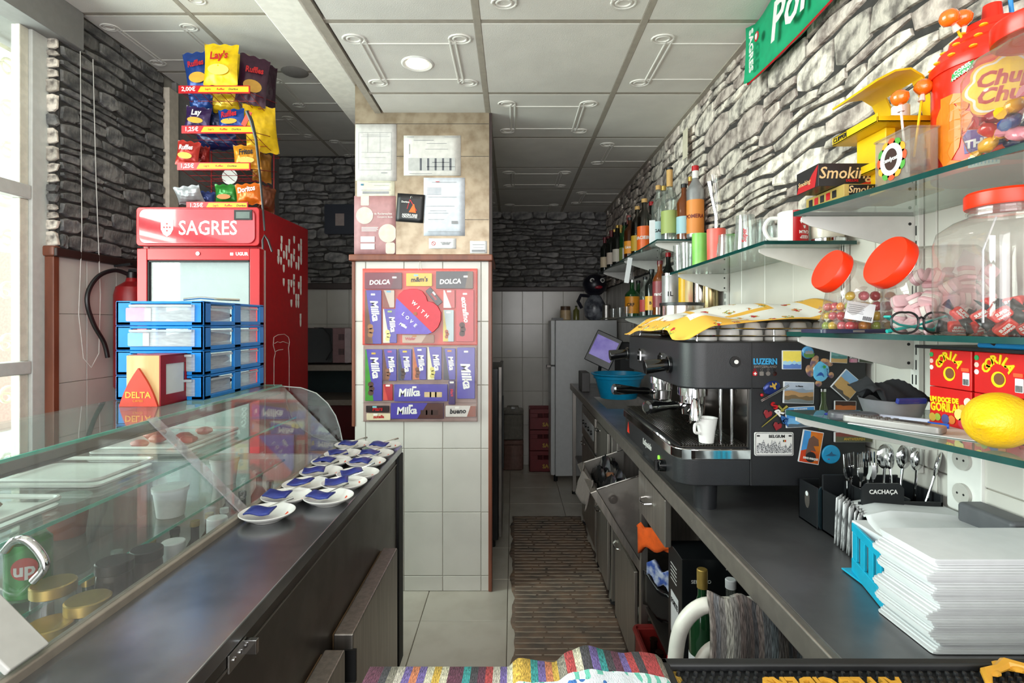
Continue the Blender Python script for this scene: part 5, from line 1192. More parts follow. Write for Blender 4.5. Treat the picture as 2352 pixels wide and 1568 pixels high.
# ================================================================ MAGNETS ON THE MACHINE
MY = 1.3975
def mg(name, label, cat, a, b, ry=0):
    px, py = 1700+a/4.127, 780+b/4.127; return thing(name, label, cat, at(px, py, MY), rot=(0, ry, 0))
ms = MY/F/4.127      # metres per crop pixel on the side panel
def pl_(t, w, h, m, d=.004, r=.001, name='plate'): return MB().prism(rrect(w*ms, h*ms, r), 0, d, FR).build(name, m, t, bevel=.0006)
GR = 'souvenir magnets on the espresso machine'
def picture(name, label, a, b, w, h, cols, ry=0, words=None, wc=M_white, wz=0, ws=.3, border=None, wr=0):
    """flat picture magnet: horizontal colour fields as irregular shapes"""
    t = mg(name, label, 'magnet', a, b, ry); t['group'] = GR
    pl_(t, w, h, border or M_paper)
    W_, H_ = w*ms*.94, h*ms*.94; R = random.Random(int(a+b)); z = H_/2
    lv = [1]+[c[1] for c in cols[1:]]+[0]
    for i, (c, _) in enumerate(cols):
        z1, z0 = -H_/2+H_*lv[i], -H_/2
        top = [(W_/2-W_*k/8, z1+(R.uniform(-.05, .05)*H_ if i and 0 < k < 8 else 0)) for k in range(9)]
        decal('printed_field', [(-W_/2, z0), (W_/2, z0)]+top, colmat(c), t, (0, -.0042-.0003*i, 0), d=.0003)
    if words: text(words, h*ms*ws, wc, t, (0, -.0062, wz*H_), rot=(PI/2, wr, 0), bold=.03, d=.0003)
    return t
t = mg('magnet', 'blue lettered souvenir magnet with four hanging silver charms', 'magnet', 235, 220); t['group'] = GR
text('LUZERN', 78*ms, colmat('#3f9fd0', .35), t, (0, -.001, 12*ms), bold=.03, d=.002, sx=.78); text('SWITZERLAND', 30*ms, M_steel, t, (0, -.001, -36*ms), bold=.03, d=.0012, sx=1.05)
for k, c in enumerate((M_red, M_steel, M_steel, M_chrome)):
    x = (-98+62*k)*ms
    MB().tube([(x+.0028*math.cos(q*PI/4), -.002, -64*ms+.0028*math.sin(q*PI/4)) for q in range(8)], .0006, 5, True).prism(rrect(40*ms, 40*ms, .002) if k < 2 else circle(22*ms, 8), 0, .0018, Matrix.Translation((x, -.001, -100*ms))@FR).build('charm', c, t)
decal('white_cross', [(-.004, -.0012), (-.0012, -.0012), (-.0012, -.004), (.0012, -.004), (.0012, -.0012), (.004, -.0012), (.004, .0012), (.0012, .0012), (.0012, .004), (-.0012, .004), (-.0012, .0012), (-.004, .0012)], M_white, t, (-98*ms, -.0035, -100*ms))
picture('magnet', 'square yellow and pale blue picture magnet at the top of the panel', 484, 190, 182, 178, [('#e9d55a', 1), ('#9fc7dc', .42), ('#5577b8', .25)])
t = mg('magnet', 'round domed magnet showing a castle', 'magnet', 640, 120); t['group'] = GR
MB().lathe([(0, .006), (45*ms, .005), (58*ms, .002), (60*ms, 0)], 28, M=Matrix.Rotation(PI/2, 4, 'X')).build('dome', mat('dome_sky', '#4f93c6', .12, coat=1), t)
decal('printed_field', [(-48*ms, -30*ms), (-30*ms, -48*ms), (30*ms, -48*ms), (48*ms, -30*ms), (50*ms, -5*ms), (-50*ms, -5*ms)], colmat('#4f7a36'), t, (0, -.0066, 0)); decal('castle', [(-38*ms, -14*ms), (36*ms, -14*ms), (34*ms, 14*ms), (22*ms, 12*ms), (18*ms, 24*ms), (8*ms, 10*ms), (-10*ms, 22*ms), (-18*ms, 8*ms), (-34*ms, 18*ms)], colmat('#86898c'), t, (0, -.0074, 0))
t = mg('magnet', 'turtle-shaped magnet with blue dolphin shell', 'magnet', 765, 300); t['group'] = GR
MB().ball((0, 0, 0), 78*ms, 1, .09, 1.25, 20, 12).build('shell', mat('shell_blue', '#5fb4dc', .2, coat=1), t, rot=(0, .15, 0))
for (a, b, rx, rz, an) in ((-60, 95, 34, 62, .5), (-105, 5, 38, 58, -.3), (55, 85, 62, 32, .4), (98, -35, 26, 30, 0), (-22, -115, 32, 30, 0)):
    MB().ball((0, 0, 0), ms, rx, 5, rz, 14, 8).build('flipper', mat('turtle_tan', '#c99a62', .4, col2='#6b5566', vs=60), t, (a*ms, .0, b*ms), (0, an, 0))
decal('dolphin', [(-45*ms, -20*ms), (-20*ms, 10*ms), (0, 20*ms), (20*ms, 5*ms), (30*ms, -30*ms), (10*ms, -10*ms), (-20*ms, -12*ms)], colmat('#1f4f9c'), t, (-12*ms, -.0062, -25*ms)); decal('green_star', [(22*ms*(1 if i % 2 else .45)*math.cos(i*PI/5), 22*ms*(1 if i % 2 else .45)*math.sin(i*PI/5)) for i in range(10)], colmat('#2f8c2f'), t, (20*ms, -.0066, 45*ms))
text('Portugal', 24*ms, colmat('#243a78'), t, (52*ms, -.0064, -12*ms), rot=(PI/2, 1.35, 0), bold=.02)
picture('magnet', 'beach postcard magnet half under the shelf bracket', 930, 158, 160, 122, [('#6fa3a3', 1), ('#4d8080', .55), ('#b59460', .35)], ry=.05)
picture('magnet', 'dark landscape magnet at the upper right of the panel', 1185, 172, 135, 92, [('#6b7060', 1), ('#3d4536', .5)], ry=.08)
t = mg('magnet', 'tiny glass bottle magnet filled with pink sand', 'magnet', 1072, 172); t['group'] = GR
MB().lathe([(38*ms, -45*ms), (42*ms, -40*ms), (42*ms, 10*ms), (18*ms, 28*ms), (18*ms, 48*ms)], 16, ell=.5).build('vial', clear('vial_glass', '#f3eef0', .12, body=.15), t); MB().lathe([(38*ms, -42*ms), (38*ms, -8*ms), (0, -8*ms)], 16, ell=.5).build('pink_sand', colmat('#d0508e', .7), t)
t = mg('magnet', 'dark blue shield magnet with gold lily and silver swords', 'magnet', 300, 455, -.45); t['group'] = GR
MB().ball((0, 0, 0), ms, 85, 18, 62, 18, 10).build('shield', mat('lily_blue', '#1f2f6e', .2, .4), t); decal('gold_lily', [(-8*ms, -30*ms), (8*ms, -30*ms), (12*ms, -5*ms), (38*ms, 8*ms), (30*ms, 25*ms), (12*ms, 10*ms), (0, 40*ms), (-12*ms, 10*ms), (-30*ms, 25*ms), (-38*ms, 8*ms), (-12*ms, -5*ms)], mat('gold_print', '#b9963c'), t, (15*ms, -.0066, 12*ms))
for z in (-50, -62): MB().tube([(-150*ms, -.004, z*ms-8*ms), (150*ms, -.004, z*ms+10*ms)], .0011, 6).build('sword', M_chrome, t)
MB().ball((-118*ms, -.003, -18*ms), 16*ms, u=10, v=7).build('red_tip', M_red, t)
picture('magnet', 'large photo magnet of a sandy coastline beneath a pale sky', 548, 500, 290, 205, [('#a9b4c4', 1), ('#8593a2', .68), ('#a88358', .55), ('#6f5a3e', .34), ('#6b7374', .16)], ry=.03, words='La Manga', wc=M_blackm, wz=.32, ws=.09)
picture('magnet', 'tilted drawing magnet of a sand castle with dark edge strip', 1005, 430, 215, 225, [('#7fa9d0', 1), ('#b8935a', .62), ('#4b4641', .14)], ry=.72)
picture('magnet', 'film-strip magnet with fire-coloured frames', 990, 625, 205, 95, [('#3a1d14', 1), ('#b5622a', .55)], ry=.02)
picture('magnet', 'bright blue photo magnet behind the city letters', 565, 730, 280, 195, [('#3f8ccc', 1), ('#6aa9d8', .5), ('#4a5a68', .15)], ry=-.05, words='FARO ALGARVE', wc=M_white, wz=.42, ws=.09)
t = mg('magnet', 'city name letter magnet running diagonally with red hearts and tower', 'magnet', 340, 720); t['group'] = GR
for ch, c, a, b in (('S', M_red, 320-340, 720-625), ('R', M_white, 365-340, 720-690), ('P', colmat('#2c5f9e', .4), 432-340, 720-780), ('I', colmat('#8f8a3c', .4), 380-340, 720-650), ('A', colmat('#2c5f9e', .4), 405-340, 720-745)): text(ch, 95*ms, c, t, (a*ms, -.004, b*ms), rot=(PI/2, -.75, 0), bold=.04, d=.002)
for (a, b) in ((258-340, 720-705), (350-340, 720-820)): MB().prism([(0, -42*ms), (40*ms, 0), (36*ms, 32*ms), (16*ms, 38*ms), (0, 22*ms), (-16*ms, 38*ms), (-36*ms, 32*ms), (-40*ms, 0)], 0, .003, FR).build('red_heart', mat('heart_dark', '#8b2028', .35), t, (a*ms, 0, b*ms), (0, .3, 0), bevel=.001)
MB().tube([(-140*ms, -.003, -105*ms), (-60*ms, -.003, -40*ms), (60*ms, -.003, 60*ms), (100*ms, -.003, 90*ms)], [.001, .002, .0032, .005], 6).build('bronze_tower', mat('bronze', '#7d7434', .3, .8), t)
t = mg('magnet', 'miniature green glass bottle magnet with silver cap', 'magnet', 790, 660); t['group'] = GR
MB().lathe([(50*ms, -190*ms), (54*ms, -180*ms), (54*ms, -30*ms), (26*ms, 60*ms), (24*ms, 170*ms)], 18, ell=.45).build('bottle_body', clear('mini_green', '#7c9670', .12, body=.35, bodycol='#5b7040'), t); MB().lathe([(28*ms, 168*ms), (28*ms, 195*ms), (0, 198*ms)], 16, ell=.45).build('cap', M_chrome, t)
t = mg('magnet', 'white licence-plate magnet with city engraving', 'magnet', 315, 985); t['group'] = GR
pl_(t, 368, 222, M_white, r=.004); 
MB().tube([(x, -.0042, z) for x, z in rrect(350*ms, 205*ms, .004)], .0006, 5, True).build('black_border', M_blackm, t)
text('BELGIUM', 38*ms, M_blackm, t, (25*ms, -.0045, 72*ms), bold=.03)
R = random.Random(4); sk = [(-165*ms, -85*ms), (165*ms, -85*ms)]
for k in range(31): x = 165-330*k/30; sk.append((x*ms, (R.choice([-20, 0, 10, -35, 30])+(30 if k in (24, 25, 17) else 0))*ms))
decal('engraved_skyline', sk, mat('engraving', '#4c4d50', .6, col2='#d5d5d5', vs=420, lo=.42, hi=.58), t, (0, -.0042, 0))
for (x, c) in ((88, M_blackm), (97, mat('gold_print', '#b9963c')), (106, M_red)): decal('flag_stripe', rrect(9*ms, 20*ms, .0002, 1), c, t, (x*ms, -.0045, 30*ms))
for x in (-150, 150): decal('plate_slot', rrect(28*ms, 14*ms, .001), M_blackm, t, (x*ms, -.0045, 78*ms))
t = mg('magnet', 'tilted orange and blue dinosaur picture magnet', 'magnet', 665, 1015, .17); t['group'] = GR
pl_(t, 195, 310, M_paper)
W_, H_ = 90*ms, 148*ms
decal('printed_field', [(-W_, -H_), (W_, -H_), (W_, H_), (-W_, H_)], mat('sunset_orange', '#d9891e', .4, col2='#c4401f', vs=12), t, (0, -.0042, 0), d=.0003); decal('printed_field', [(-W_, -H_*.3), (-W_*.2, -H_*.1), (-W_*.3, H_), (-W_, H_)], colmat('#3f8fcf'), t, (0, -.0046, 0), d=.0003)
decal('dinosaur', [(-W_*.5, -H_*.55), (W_*.1, -H_*.5), (W_*.0, -H_*.2), (W_*.55, -H_*.22), (W_*.2, H_*.1), (W_*.75, H_*.15), (W_*.6, H_*.55), (0, H_*.75), (-W_*.4, H_*.5), (-W_*.45, 0)], colmat('#6b4a3c'), t, (0, -.005, 0), d=.0003)
decal('black_disc', circle(W_*.55, 18, .1*W_, -H_*.62), M_blackm, t, (0, -.0052, 0), d=.0003); text('DINO PARQUE', 26*ms, M_white, t, (.1*W_, -.0058, -H_*.72), bold=.05, sx=.8)
t = mg('magnet', 'round sky-blue magnet at the lower right of the panel', 'magnet', 858, 1085); t['group'] = GR
MB().lathe([(0, .004), (80*ms, .004), (88*ms, .002), (89*ms, 0)], 32, M=Matrix.Rotation(PI/2, 4, 'X')).build('disc', mat('sky_disc', '#2f9ccf', .25), t); decal('shark', [(-60*ms, -10*ms), (-20*ms, 8*ms), (0, 30*ms), (10*ms, 8*ms), (50*ms, -5*ms), (10*ms, -14*ms)], colmat('#2a5f86'), t, (0, -.0045, 0)); decal('red_swimmer', [(-45*ms, -42*ms), (-20*ms, -38*ms), (-20*ms, -46*ms)], M_red, t, (0, -.0045, 0))
picture('magnet', 'long city street magnet low on the panel under the shelf', 1070, 920, 370, 95, [('#7a3b34', 1), ('#5a5a42', .6)], words='ANTWERPEN', wc=mat('gold_print', '#b9963c'), wz=-.2, ws=.35)
# ================================================================ WALL SHELVES
M_sg = clear('shelf_sheet_glass', '#e9f2ed', .06, body=.07, bodycol='#d3ddd6')
M_br = mat('bracket_white', '#d5d3ce', .45, var=.02)
def shelf(label, pts, z, th=.010, ends=(0, 1)):
    """pts: wall-side and aisle-side corners in plan; a glass sheet with dark green polished edges"""
    c = Vector((sum(p[0] for p in pts)/4, sum(p[1] for p in pts)/4, z)); t = thing('glass_shelf', label, 'shelf', c)
    q = [(x-c.x, y-c.y) for x, y in pts]
    MB().prism(q, 0.0003, th-.0003).build('sheet', M_sg, t, smooth=False)
    for i in ends:
        a, b = Vector((*q[i], 0)), Vector((*q[(i+1) % 4], 0)); d = (b-a).normalized(); n = Vector((d.y, -d.x, 0))*.0012
        MB().add([a, b, b+n, a+n, *[p+Vector((0, 0, th)) for p in (a, b, b+n, a+n)]], [(3,2,1,0),(4,5,6,7),(0,1,5,4),(1,2,6,5),(2,3,7,6),(3,0,4,7)]).build('polished_edge', M_gedge, t, smooth=False)
    return t
ZA, ZG, ZH, ZB, ZC, ZE = 1.655, 1.380, 1.212, 1.622, 1.802, 1.440
shelf('top glass shelf nearest the camera on the right wall, carrying the lollipop tin', [(.925, 1.235), (.645, 1.235), (.775, .42), (.925, .42)][::1], ZA-.01, ends=(0, 1))
shelf('glass shelf at eye level carrying the sweet jars with orange-red lids', [(.925, 1.255), (.64, 1.255), (.77, .42), (.925, .42)], ZG-.01)
shelf('lowest near glass shelf carrying the lemon and remote control', [(.925, 1.165), (.592, 1.165), (.755, .50), (.925, .50)], ZH-.01)
shelf('middle glass shelf carrying tumblers and mugs', [(.925, 2.38), (.695, 2.38), (.678, 1.447), (.925, 1.447)], ZB-.01, ends=(1, 2))
shelf('nearer upper glass shelf carrying spirit bottles', [(.925, 3.42), (.69, 3.42), (.69, 2.57), (.925, 2.57)], ZC-.008, .008, ends=(1, 2))
shelf('farther upper glass shelf carrying dark wine bottles', [(.925, 4.32), (.69, 4.32), (.69, 3.44), (.925, 3.44)], ZC-.008, .008, ends=(1, 2))
shelf('lower back glass shelf carrying the green bottles', [(.925, 4.25), (.69, 4.25), (.69, 2.38), (.925, 2.38)], ZE-.008, .008, ends=(1, 2))
def bracket(label, y, z, x0, h=.075):
    t = thing('shelf_bracket', label, 'bracket', (.92, y, z))
    p = [(0, 0), (0, -h), (-.03, -h), (x0-.92+.02, -.022), (x0-.92, -.012), (x0-.92, -.003), (x0-.92+.012, 0)]
    MB().prism(p, 0, .004, FR).build('plate', M_br, t, (0, .002, 0), bevel=.0012)
    MB().cyl((-.012, -.003, -.018), (-.012, 0, -.018), .0035, seg=10).cyl((-.012, -.003, -h+.014), (-.012, 0, -h+.014), .0035, seg=10).build('bolt', M_blackm, t)
for (lab, y, z, x) in (('white bracket under the top near shelf', 1.232, ZA-.0102, .66), ('white bracket under the eye-level near shelf', 1.236, ZG-.0102, .655), ('white bracket under the lowest near shelf', 1.160, ZH-.0102, .61),
    ('white bracket under the near end of the tumbler shelf', 1.52, ZB-.0102, .695), ('white bracket under the far end of the tumbler shelf', 2.31, ZB-.0102, .71),
    ('white bracket under the near end of the upper bottle shelf', 2.64, ZC-.0082, .70), ('white bracket between the two upper bottle shelves', 3.38, ZC-.0082, .70), ('white bracket near the far end of the upper bottle shelf', 4.15, ZC-.0082, .70),
    ('white bracket under the near end of the green bottle shelf', 2.45, ZE-.0082, .71), ('white bracket under the middle of the green bottle shelf', 3.35, ZE-.0082, .70)): bracket(lab, y, z, x)
def track(label, y, z0, z1):
    t = thing('shelf_track', label, 'shelf rail', (.932, y, z0))
    B(-.012, 0, -.013, .013, 0, z1-z0).build('channel', M_br, t, bevel=.0015)
    sl_ = MB(); z = .03
    while z < z1-z0-.03: sl_.box(-.0128, -.012, -.007, -.004, z, z+.022).box(-.0128, -.012, .004, .007, z, z+.022); z += .034
    stuff(sl_.build('slots', M_blackm, t, smooth=False))
for (lab, y, z0, z1) in (('slotted white wall rail beside the red gum boxes', 1.232, 1.06, 1.66), ('slotted white wall rail behind the mugs', 1.50, 1.36, 1.63), ('slotted white wall rail left of the blank tiles above the machine', 2.33, 1.34, 1.63), ('slotted white wall rail behind the spirit bottles', 3.38, 1.3, 1.80), ('slotted white wall rail behind the dark wines', 4.15, 1.3, 1.80)): track(lab, y, z0, z1)
# ---------------------------------------------------------------- bottles
M_clr = clear('bottle_clear', '#eef2ee', .1); M_amb = mat('amber_spirit', '#6b3410', .1, coat=1); M_dkb = mat('black_glass', '#121512', .1); M_grn = mat('green_glass', '#12491f', .1, coat=1); M_slv = mat('silver_bottle', '#a9a9ab', .3, .6)
gold = Mgold; cork = mat('cork_cap', '#c49a5c', .6)
def bt(label, px, X, z, h, r, glass, cap, lab=None, ry=None, words=None, wc=None, foil=None, **k):
    Y = X*F/(px-VX)
    b = bottle(label, (X, Y, z+.0005), h, r, glass, cap, lab, math.atan2(-X, -Y)*0-.45, words=words, wc=wc, foil=foil, **k); return b
lb = lambda h: mat('label_'+h[1:], h, .5, col2=h, var=.1)
bt('small dark wine with cream label, farthest left on the upper bottle shelf', 1389, .72, ZC, .27, .034, M_dkb, mat('foil_maroon', '#5c1a20', .4), lb('#c9b79a'), foil=mat('foil_maroon', '#5c1a20'))
bt('dark wine with brownish label, second from the far end of the upper shelf', 1397, .76, ZC, .29, .035, M_dkb, mat('foil_maroon', '#5c1a20'), lb('#6e4a3a'))
bt('dark bottle with maroon neck, third from the far end', 1404, .735, ZC, .29, .034, M_dkb, mat('foil_maroon', '#5c1a20'), lb('#cdbfb0'), foil=mat('foil_maroon', '#5c1a20'))
bt('dark bottle with yellow label, fourth from the far end', 1411, .76, ZC, .30, .034, M_dkb, gold, lb('#b89a3c'))
bt('dark bottle with tall white label, fifth from the far end', 1418, .75, ZC, .30, .035, M_dkb, gold, lb('#d2cdbf'))
bt('green tinted wine bottle with tan capsule, standing at the wall', 1426, .84, ZC, .36, .036, M_grn, cork, lb('#c9bfa0'), foil=gold)
bt('green wine bottle with white tag on its neck', 1434, .79, ZC, .31, .036, M_grn, M_black, lb('#8a9a4a'))
bt('dark red wine with dusty pink capsule', 1444, .82, ZC, .36, .037, M_dkb, mat('foil_pink', '#a5605c', .4), None, foil=mat('foil_pink', '#a5605c'))
bt('short liqueur with glowing orange label at the shelf edge', 1447, .735, ZC, .26, .037, mat('dark_amber', '#3a1c0a', .1), M_black, lb('#d98a1c'), words='Licor', wc=M_white)
bt('bottle with cork-coloured cap and mustard label', 1464, .765, ZC, .315, .038, clear('smoke_clear', '#8d8478', .1), cork, lb('#c49a2c'))
bt('bottle with gold cap and large bright orange label', 1480, .775, ZC, .33, .042, clear('smoke_clear', '#8d8478'), cork, mat('label_orange', '#e8641e', .4), words='MACIEIRA', wc=M_white, labz=(.08, .5))
bt('dark bottle with red cap behind the orange-labelled one', 1496, .87, ZC, .36, .036, M_dkb, M_red, None)
bt('slim clear bottle with orange cap and pale blue label', 1512, .79, ZC, .345, .036, M_clr, cork, lb('#b5d0d4'), words='AGAR', wc=M_blackm)
bt('clear bottle with yellow cap standing second from the near group', 1524, .86, ZC, .38, .036, M_clr, gold, None, neck=.4)
bt('tall clear bottle with green and yellow label and dark top', 1538, .79, ZC, .38, .042, M_clr, M_black, lb('#9aa860'), neck=.42, foil=cork, capc=.03)
bt('amber bottle with dark cap and blue-white label', 1571, .84, ZC, .28, .036, M_amb, M_black, lb('#9cc3cc'))
bt('bottle with yellow cap behind the silver bottle', 1586, .89, ZC, .33, .033, M_amb, gold, None)
bt('silver bottle with red cap and orange mosque-picture label', 1597, .868, ZC, .345, .040, M_slv, M_red, lb('#e08a3c'), words='POMERA', wc=mat('label_brown', '#7a2a1c', .5), foil=M_white, labz=(.06, .52))
for (lab, px, X, w, h, dz) in (('white price tag standing against the slim clear bottle', 1498, .735, .03, .14, .0), ('white price strip hanging from the upper bottle shelf edge', 1443, .683, .028, .15, -.165), ('small white tag on the dark green wine', 1435, .75, .03, .10, .0)):
    Y = X*F/(px-VX); o = decal('price_tag', rrect(w, h, .001), M_paper, None, (X, Y, ZC+dz+h/2+.001), d=.0012, rot=(0, .15 if dz < 0 else 0, -.3)); tag(o, lab, 'price tag')
# lower shelf
bt('round green brandy bottle with orange label and steel pourer', 1452, .80, ZE, .25, .048, M_grn, M_chrome, mat('label_amber', '#e0921c', .4), words='CRF', neck=.4, nr=.3, labz=(.1, .55))
bt('second green bottle just behind the orange-labelled one', 1466, .87, ZE, .255, .045, M_grn, M_black, lb('#cdbb8c'), neck=.4, nr=.3)
bt('clear bottle with black cap and white over red label', 1482, .80, ZE, .24, .033, M_clr, M_black, lb('#c8504a'), neck=.38)
bt('black bottle with golden oval label', 1497, .775, ZE, .26, .037, M_dkb, M_black, mat('label_gold', '#dba32a', .4), words='B')
bt('amber whisky bottle with maroon diamond label', 1516, .79, ZE, .295, .039, M_amb, mat('foil_maroon', '#5c1a20'), mat('label_maroon', '#86383c', .4), words="rant's", wc=M_white, labz=(.15, .62))
bt('dark bottle with red and black cap rising behind the whisky', 1535, .86, ZE, .35, .036, M_dkb, M_red, None)
def canister(name, label, px, X, h, r, m, cap=None, words=None, wc=None):
    Y = X*F/(px-VX); t = thing(name, label, 'canister', (X, Y, ZE+.0005))
    MB().lathe([(r*.96, 0), (r, .004), (r, h-.012), (r*.97, h-.008)], 26).build('body', m, t); MB().lathe([(r*1.02, h-.012), (r*1.02, h), (0, h)], 26, cap=False).build('lid', cap or M_chrome, t)
    if words: text(words, r*.7, wc or M_blackm, t, (0, 0, h*.5), wrap=r*1.01, bold=.03).rotation_euler = (0, 0, -.4)
canister('tin', 'grey printed tin behind the steel pot', 1541, .80, .21, .045, mat('tin_grey', '#a8a6a6', .35, .4), words='1L')
canister('tin', 'yellow tin behind the steel pot', 1574, .83, .19, .032, mat('tin_yellow', '#e0b01a', .35))
canister('tin', 'cream tin with red stripes behind the steel pot', 1589, .84, .185, .030, mat('tin_cream', '#d9c08c', .4, col2='#b5402c', vs=22, stretch=(1, 1, .2)))
canister('steel_canister', 'tall plain steel canister right of the striped tin', 1609, .85, .19, .034, mat('polished_steel', '#b9b2aa'))
canister('steel_canister', 'tall brass-toned steel canister nearest the wall rail', 1632, .885, .19, .036, mat('brass_steel', '#a08f6a', .25, 1))
# ---------------------------------------------------------------- tumblers and mugs
M_glz = clear('drinking_glass', '#f4f6f5', .12, body=.08, bodycol='#dfe2e0')
def tumbler(label, px, X, h, r, m, up=True, flutes=0, z=ZB, taper=.8, name='tumbler', cat='glass', word=None):
    Y = X*F/(px-VX); t = thing(name, label, cat, (X, Y, z+.0005)); p = [(0, .001), (r*taper, 0), (r, h), (r-.002, h), (r*taper-.002, .006), (0, .006)]
    if not up: p = [(r, 0), (r*taper, h), (0, h), (0, h-.006), (r*taper-.002, h-.006), (r-.002, 0)]
    MB().lathe(p, 24, cap=False).build('glass_body' if cat == 'glass' else 'body', m, t)
    if flutes:
        fb = MB()
        for i in range(flutes): a = 2*PI*i/flutes; ra, rb_ = (r*taper, r) if up else (r, r*taper); fb.tube([(ra*math.cos(a), ra*math.sin(a), .008), ((ra*.4+rb_*.6)*math.cos(a), (ra*.4+rb_*.6)*math.sin(a), h*.62)], .0016, 5)
        stuff(fb.build('flutes', M_glz, t))
    if word: text(word, h*.16, M_red, t, (0, 0, h*.42), rot=(PI/2, -PI/2, 0), wrap=r*.97, bold=.03).rotation_euler = (0, 0, -.5)
    return t
plas = lambda n, a, b: mat(n, a, .4, col2=b, vs=5, lo=.35, hi=.65)
tumbler('frosted green plastic tumbler, nearest the bottles', 1608, .735, .128, .031, plas('green_tumbler', '#63b24a', '#9ccf6a'), taper=.95, name='plastic_tumbler', cat='tumbler')
tumbler('frosted coral red plastic tumbler beside the green one', 1645, .76, .128, .034, plas('coral_tumbler', '#e0503c', '#ee7f78'), taper=.95, name='plastic_tumbler', cat='tumbler')
tumbler('green plastic tumbler half hidden behind the coral one', 1677, .865, .128, .034, plas('green_tumbler2', '#5da84a', '#7fbd5a'), taper=.95, name='plastic_tumbler', cat='tumbler')
tumbler('upturned fluted shot glass in front of the coral tumbler', 1668, .715, .073, .030, M_glz, False, 12)
tumbler('tall fluted glass left of the green tumbler, farther one', 1563, .74, .12, .032, M_glz, True, 12)
tumbler('tall fluted glass left of the green tumbler, nearer one', 1578, .74, .118, .032, M_glz, True, 12)
tumbler('upturned tall glass with red print, left of the two clear pairs', 1712, .725, .112, .034, M_glz, False, 10, word='Super')
tumbler('upturned clear glass standing behind the printed one', 1722, .85, .12, .035, M_glz, False, 10)
tumbler('upturned clear glass beside the white mug handle', 1757, .79, .10, .034, M_glz, False, 12)
tumbler('upturned clear glass against the wall behind the mug handle', 1783, .88, .10, .034, M_glz, False, 12)
tumbler('clear glass between the red mug and the candle jar', 1872, .862, .085, .026, M_glz, False, 8)
mg_ = thing('mug', 'white mug with a broad red band and upside-down white slogan', 'mug', (.800, 1.535, ZB+.0005), rot=(0, 0, -.55))
MB().lathe([(.0395, 0), (.041, .002), (.041, .091), (.038, .094), (.0365, .092), (.037, .005)], 36).build('mug_body', M_white, mg_)
MB().lathe([(.0414, .002), (.0414, .092)], 12, cap=False)
bd = MB()
for i in range(14):
    a0, a1 = -PI/2+.05+i*.085, -PI/2+.05+(i+1)*.085
    bd.add([(.0414*math.cos(a0), .0414*math.sin(a0), .001), (.0414*math.cos(a1), .0414*math.sin(a1), .001), (.0414*math.cos(a1), .0414*math.sin(a1), .093), (.0414*math.cos(a0), .0414*math.sin(a0), .093)], [(0, 1, 2, 3)])
bd.build('red_band', M_red, mg_)
for k, wd_ in enumerate(('KEEP', 'CALM', '&', 'BEBA', 'UM')): text(wd_, .012, M_white, mg_, (.034, -0, .018+.014*k), rot=(PI/2, PI, 0), wrap=.0418, bold=.02)
MB().tube(curve_pts([(-.036, -.012, .078), (-.060, -.02, .076), (-.072, -.024, .05), (-.060, -.02, .022), (-.038, -.012, .018)]), .006, 10).build('handle', M_white, mg_)
cn = thing('candle_jar', 'cream candle jar upside down on its silver lid beside the red mug', 'candle', (.878, 1.50, ZB+.0005))
MB().lathe([(.046, 0), (.048, .002), (.048, .010), (.046, .012), (0, .012)], 32).build('silver_lid', M_chrome, cn); MB().lathe([(.040, .012), (.042, .03), (.042, .095), (0, .095)], 30).build('jar_body', mat('cream_wax', '#d9cfc0', .25), cn)
decal('label', rrect(.03, .03, .008), mat('label_floral', '#d5907c', .5, col2='#a9c9b4', vs=60), cn, (0, 0, .06), wrap=.0424).rotation_euler = (0, 0, -.5)
M_pet0 = clear('clear_tube', '#f8f6f3', .08, body=.05)
st = thing('cocktail_mixer', 'long chrome and clear mixing rod standing behind the tumblers', 'mixer', (.84, 2.22, ZB+.0005))
B(-.014, .014, -.014, .014, 0, .15).build('grey_base', mat('grey_sleeve', '#9b9d9c', .4, .3), st, bevel=.002)
MB().tube([(0, 0, .15), (0, 0, .22), (-.02, -.005, .30), (-.03, -.008, .36)], [.008, .008, .007, .012], 10).build('chrome_rod', M_chrome, st); MB().tube([(.004, 0, .2), (.002, 0, .3), (-.01, 0, .39)], [.012, .015, .017], 12).build('clear_sleeve', M_pet0, st)
for (px, lab) in ((1409, 'left'), (1424, 'middle'), (1440, 'right')): tumbler('small clear shot glass on the fridge end of the lower shelf, %s one' % lab, px, .76, .07, .024, M_glz, True, 0, ZE)
# note and banner on the stone wall
tag(decal('note', rrect(.075, .15, .002), mat('cream_note', '#d8cfb8', .7), None, (.895, 2.79, 2.33), d=.002, rot=(0, .06, -PI/2)), 'small cream note stuck on the stone wall above the bottles', 'paper')
bn2 = thing('banner', 'green beer banner with red border hanging at the ceiling on the right stone wall', 'banner', (.875, 1.62, 2.39), rot=(0, 0, -PI/2))
Mgrn2 = mat('banner_green', '#0a9a6a', .7, var=.05)
MB().grid(lambda u, v: (-.37+u*.90, .004*math.sin(u*21)-.02*(u < .03)+.008*math.sin(u*5+v*2), -.105+.03*math.sin(u*PI)*(1-v)*0+v*(.205)+(-.03*max(0, .12-u)*8*(v-.5)*0)), 30, 6).build('cloth', Mgrn2, bn2, solid=.003)
MB().tube([(-.372+u*.9/20, -.004+.008*math.sin(u/20*5), -.106) for u in range(21)], .0035, 6).tube([(-.372, -.004, -.106), (-.378, -.004, 0), (-.372, -.004, .10)], .0035, 6).build('red_piping', M_red, bn2)
text('SAGRES', .045, M_white, bn2, (-.325, -.014, -.005), rot=(PI/2, PI/2, 0), bold=.03); text('Portugal', .17, M_white, bn2, (-.17, -.020, -.01), ax='LEFT', bold=.02, shear=.2)
decal('crest', circle(.017), M_red, bn2, (-.275, -.016, .02)); decal('crest', shield(.02), M_white, bn2, (-.275, -.0175, .02))
